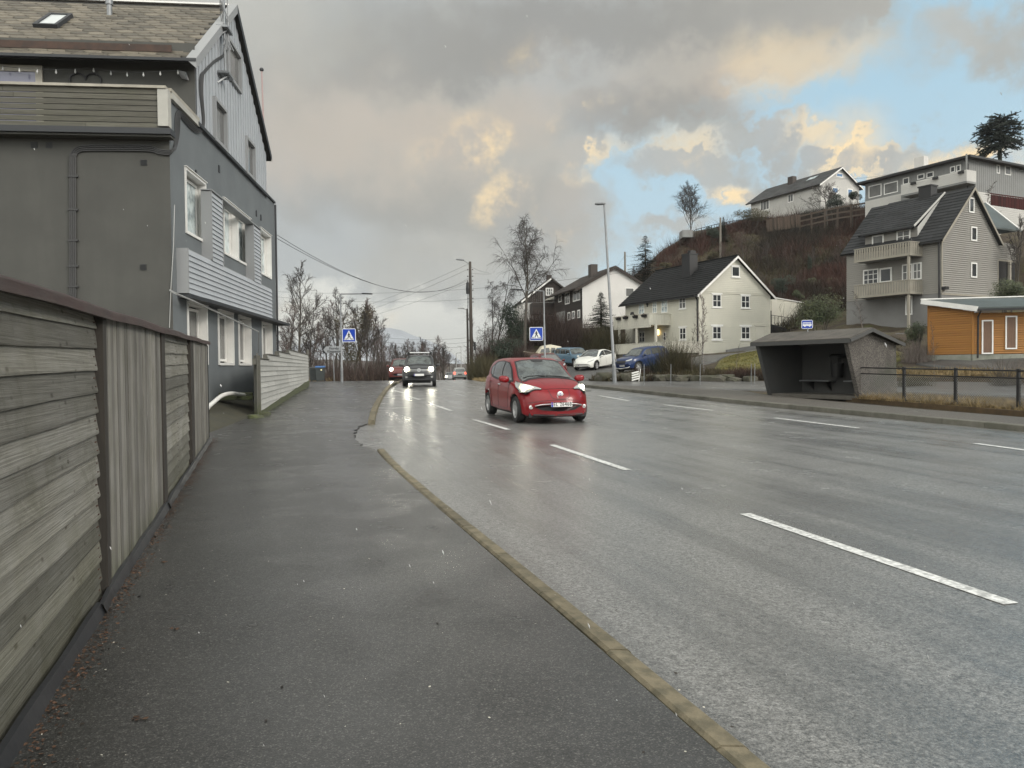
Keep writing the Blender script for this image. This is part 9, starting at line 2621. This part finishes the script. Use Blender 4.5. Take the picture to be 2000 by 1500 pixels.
grass('grass', 'dry slope grass between greige house and shed', [(21.5, 46), (23, 43.2), (25.2, 44.6), (24.5, 52), (22.8, 51)], 2200, M['olive_brush'], (.08, .25), .012, 9)
# low mounds of earth carrying the grass on the right
b = poly_sheet([(fl2(25.6) - .05, 25.6), (fl2(20) - .3, 20), (fl2(13) - .3, 13), (fl2(13) + 1.7, 13), (fl2(20) + 1.7, 20), (fl2(25) + 2.2, 25.4)], .09, .5, .2)
struct('grass_verge', b, mat('verge_soil', (.10, .065, .03), .95, c2=(.05, .035, .02), vs=4, bump=.8, bs=30, bdist=.02), 'brown grassy verge behind the platform')
b = poly_sheet([(14.8, 40.9), (21.5, 36.2), (26.5, 30.7), (32, 22.2), (34, 24), (28.5, 32.8), (23.0, 38.4), (15.5, 42.2)], .16, .8, .3)
struct('grass_bank', b, bpy.data.materials['verge_soil'], 'low grassy bank beyond the side road')
rr_ = random.Random(8)
for i in range(12):
 px, py = rr_.uniform(1575, 1655), rr_.uniform(535, 600); Y = 82 - (py - 535) * .12; x = (px - 1000) / 1500 * Y; r_ = rr_.uniform(.5, 1.3)
 rock('outcrop', (x, Y, h1(x, Y) + .15), (r_, r_ * .7, r_ * .55), 40 + i * 1.3, M['mossy_stone'], 'mossy grey rock outcrop on the slope left of the greige house', 'rock', 'rock outcrops on the slope')
for i, (px, py, Y, rx, ry) in enumerate([(1436, 545, 84, 16, 12), (1500, 505, 90, 13, 9), (1390, 500, 98, 14, 9), (1300, 520, 98, 14, 9), (1618, 520, 84, 12, 12), (1650, 560, 78, 12, 14)]):
 leafy('evergreen_bush', ['olive bush just above the cream house roof', 'small olive bush in the middle of the brown hillside', 'olive bush high on the hillside below the crest railing', 'olive bush on the left shoulder of the hill', 'dark bush on the slope beside the cypress', 'dark bush tight against the left wall of the greige house'][i], px, py, Y, rx, ry, 900, .10, M['olive_brush'] if i < 4 else M['leaf_dark'], 'bush', 7, 30 + i)
# rocks along the garden foot
rlist = [(1183, 742, 44.6, .75, .45), (1205, 745, 44.2, .45, .35), (1222, 744, 44.0, .5, .4), (1172, 747, 44.6, .4, .3), (1240, 738, 44.6, .5, .4), (1252, 748, 43.6, .35, .25), (1290, 747, 43.4, .5, .3), (1330, 748, 42.8, .55, .3),
  (1310, 742, 43.4, .45, .3), (1358, 747, 42.6, .4, .28), (1395, 749, 42.0, .9, .28), (1418, 747, 42.0, .6, .3), (1432, 751, 41.5, .5, .2), (1465, 750, 41.2, .45, .25), (1345, 738, 43.5, .4, .25), (1270, 741, 44, .4, .3)]
rlab = ['largest brown boulder at the corner of the garden edge', 'pale boulder just left of the tall lamp foot', 'rounded boulder right of the tall lamp foot', 'low brown stone at the far left of the garden edge', 'upright pale stone behind the white barrier piece', 'small stone beside the white barrier piece',
  'dark stone under the dark thin shrub', 'grey stone under the broom shrub', 'mossy stone behind the broom foot', 'small grey stone left of the young birch', 'broad flat grey slab right of the young birch', 'stone beside the broad flat slab', 'low stone at the lawn corner', 'last dark stone before the bus shelter', 'mossy stone uphill of the young birch', 'half buried stone under the reddish shrub']
for i, (px, py, Y, r, hz) in enumerate(rlist):
 q = at(px, py, Y); z = h1(q[0], q[1])
 rock('garden_rock', (q[0], q[1], z + hz * .35), (r, r * .8, hz), 3.0 + i * 1.7, M['rock'], rlab[i], 'rock', 'rocks along the garden edge')
q = at(1241, 745, 43.2)
ww = thing('striped_barrier', 'small white slatted barrier piece lying among the rocks', 'barrier', (q[0], q[1], h1(q[0], q[1])))
for k in range(4):
 mb = MB(); mb.box((0, 0, .12 + k * .13), (.42, .04, .08), Matrix.Rotation(-.25, 3, 'Y')); mb.build('slat', M['frame_white'], ww)
mb = MB(); mb.beam((.2, .03, 0), (.3, .03, .7), .04, .04); mb.build('upright', M['frame_white'], ww)
# wire fence posts in front of the garden
for i, px in enumerate((1261, 1314, 1372, 1473, 1480)):
 q = on_ground(px, 753); x, y = q[0], q[1] + .5
 mb = MB(); mb.tube([(0, 0, -.2), (.02, 0, 1.05)], .018, 6); o = mb.build('fence_stake', M['steel'], None, loc=(float(x), float(y), h1(x, y)))
 tag(o, ['thin grey stake before the reddish shrub', 'thin grey stake before the broom shrub', 'thin grey stake at the young birch foot', 'left one of two grey stakes near the shelter', 'right one of two grey stakes near the shelter'][i], 'stake', 'grey stakes of the wire fence')
# monkey puzzle tree on the skyline, top right
rng = random.Random(17); Y = 92
c = at(1953, 305, Y); top = at(1953, 226, Y); zb = h1(c[0], c[1])
mp_o = thing('monkey_puzzle_tree', 'dark umbrella shaped monkey puzzle tree on the skyline top right', 'tree', (c[0], c[1], zb))
T, C = MB(), MB(); Hh = top[2] - zb; T.tube([(0, 0, -1), (0, 0, Hh - .4)], [.35, .15], 8)
Wd_ = 50 / 1500 * Y; z0c = c[2] - zb
for i in range(150):
 t = rng.random(); z = z0c + .7 + (Hh - z0c - 1.2) * t; a = rng.uniform(0, 6.283)
 L = Wd_ * (.80 + .5 * t - .95 * t ** 3 if t < .8 else .71 - (t - .8) * .9) * rng.uniform(.6, 1.08); d = Vector((math.cos(a), math.sin(a), 0))
 rise = .25 + .75 * t
 P = [Vector((0, 0, z))]
 for s_ in range(1, 7):
  u = s_ / 6; P.append(Vector((0, 0, z)) + d * L * u + Vector((0, 0, L * (rise * .22 * math.sin(u * 2.2) - (.38 * (1 - t)) * u * u))))
 T.tube(P, [.06] * 3 + [.05] * 4, 4)
 for s_ in range(1, 7):
  for g in range(10):
   u = (s_ - rng.random()) / 6; q = P[min(6, int(u * 6))].lerp(P[min(6, int(u * 6) + 1)], u * 6 - int(u * 6))
   for m_ in range(2):
    v = Vector((rng.gauss(0, 1), rng.gauss(0, 1), rng.gauss(0, 1))).normalized() * (.27 if u > .35 else .12); o_ = v.orthogonal().normalized() * .06
    C.add([q - o_, q + o_, q + v + d * .05], [(0, 1, 2)], 0, rng.random())
 # side branchlets
 for b_i in range(5):
  u = rng.uniform(.4, 1); q = P[min(5, int(u * 6))].lerp(P[min(6, int(u * 6) + 1)], u * 6 - int(u * 6) if u < 1 else 0)
  dd = (d * .6 + Vector((-d.y, d.x, 0)) * rng.choice((-1, 1)) * .8 + Vector((0, 0, rng.uniform(-.4, .5)))).normalized(); e = q + dd * rng.uniform(.4, .9)
  T.tube([q, e], .04, 3)
  for g in range(12):
   w_ = q.lerp(e, rng.random()); v = Vector((rng.gauss(0, 1), rng.gauss(0, 1), rng.gauss(0, 1))).normalized() * .17; o_ = v.orthogonal().normalized() * .05
   C.add([w_ - o_, w_ + o_, w_ + v], [(0, 1, 2)], 0, rng.random())
T.build('trunk', M['needle_dark'], mp_o); C.build('crown', M['needle_dark'], mp_o)
# ------------------------------------------------------------------ far shore, snowy mountain, haze
def ridge(name, label, pts, Y, thick, m_, base=-14, seed=1, rough=.02):
 mb = MB(); rows = []; n = 90
 px = np.linspace(pts[0][0], pts[-1][0], n); py = np.interp(px, [p[0] for p in pts], [p[1] for p in pts])
 for k, (dy, f) in enumerate(((-thick, 0), (-thick * .55, .45), (-thick * .2, .82), (0, 1), (thick * .8, .5), (thick * 1.6, 0))):
  row = []
  for i in range(n):
   q = at(px[i], py[i], Y); hgt = (q[2] - base) * f
   nz_ = mnoise.fractal(Vector((px[i] * .03, dy / thick * 2.0, seed)), 1, 2, 5) * (q[2] - base) * rough * (1 if f < 1 else .35) * 3
   row.append((q[0] * (Y + dy) / Y, Y + dy, base + max(0, hgt + nz_ * (1 if f > 0 else 0))))
  rows.append(row)
 mb.grid(rows); return struct(name, mb, m_, label, True)
M['snow'] = mat('snowy_rock', (.40, .43, .48), .9, c2=(.22, .24, .28), vs=.004, va=.35, detail=8)
ridge('mountain', 'snow dusted mountain fading into cloud beyond the fjord', [(500, 700), (600, 668), (690, 648), (745, 641), (765, 641), (785, 645), (800, 652), (830, 662), (860, 676), (885, 692), (900, 705), (915, 720)], 3600, 700, M['snow'], seed=4)
ridge('far_hills', 'grey brown low shore far behind the bare trees', [(300, 706), (560, 706), (640, 702), (760, 706), (860, 708), (900, 711), (1000, 712)], 420, 60, mat('far_shore', (.10, .085, .075), .95, c2=(.07, .06, .055), vs=.05), seed=9)
mb = MB(); mb.add([(-9000, 180, -13.5), (3000, 180, -13.5), (3000, 11000, -13.5), (-9000, 11000, -13.5)], [(0, 1, 2, 3)])
struct('water', mb, mat('fjord_water', (.05, .07, .08), .12, spec=.6, bump=.2, bs=.5, bdist=.2), 'grey fjord water seen through the trees')
# falling sleet
rng = random.Random(55); mb = MB()
for i in range(190):
 Y = 1.2 + 14 * rng.random() ** 1.5; q = at(rng.uniform(-60, 2060), rng.uniform(-60, 1560), Y)
 if q[2] < .1: continue
 if q[0] < -2.0 - .33 * (Y - 3) : continue
 r = rng.choice((.0012, .0016, .002, .0028)) * (1 if Y > 2.5 else .6); L = r * rng.uniform(1.2, 4.5)
 d = Vector((-.35, 0, 1)).normalized() * L
 q = Vector(q)
 a = [Vector((r, 0, 0)), Vector((0, r, 0)), Vector((-r, 0, 0)), Vector((0, -r, 0))]
 vs = [q - d] + [q + k for k in a] + [q + d]
 mb.add(vs, [(0, 2, 1), (0, 3, 2), (0, 4, 3), (0, 1, 4), (5, 1, 2), (5, 2, 3), (5, 3, 4), (5, 4, 1)], 0, .5)
tag(mb.build('snow', mat('wet_snow', (.5, .5, .5), .5)), 'sparse wet snowflakes drifting through the air', 'snow', kind='stuff')
# air between here and the mountain
mb = MB(); mb.b2(-5200, 5200, -1500, 4800, -18, 225)
hz_ = bpy.data.materials.new('haze_air'); hz_.use_nodes = True
N = NT(hz_.node_tree); o = N.n('ShaderNodeOutputMaterial'); v = N.n('ShaderNodeVolumePrincipled')
v.inputs['Color'].default_value = (.86, .88, .90, 1); v.inputs['Density'].default_value = .00022; v.inputs['Anisotropy'].default_value = .2
N.t.links.new(v.outputs[0], o.inputs['Volume'])
HAZE = True
if HAZE:
 ho = mb.build('haze', hz_); ho['kind'] = 'stuff'; ho['label'] = 'pale wet air';
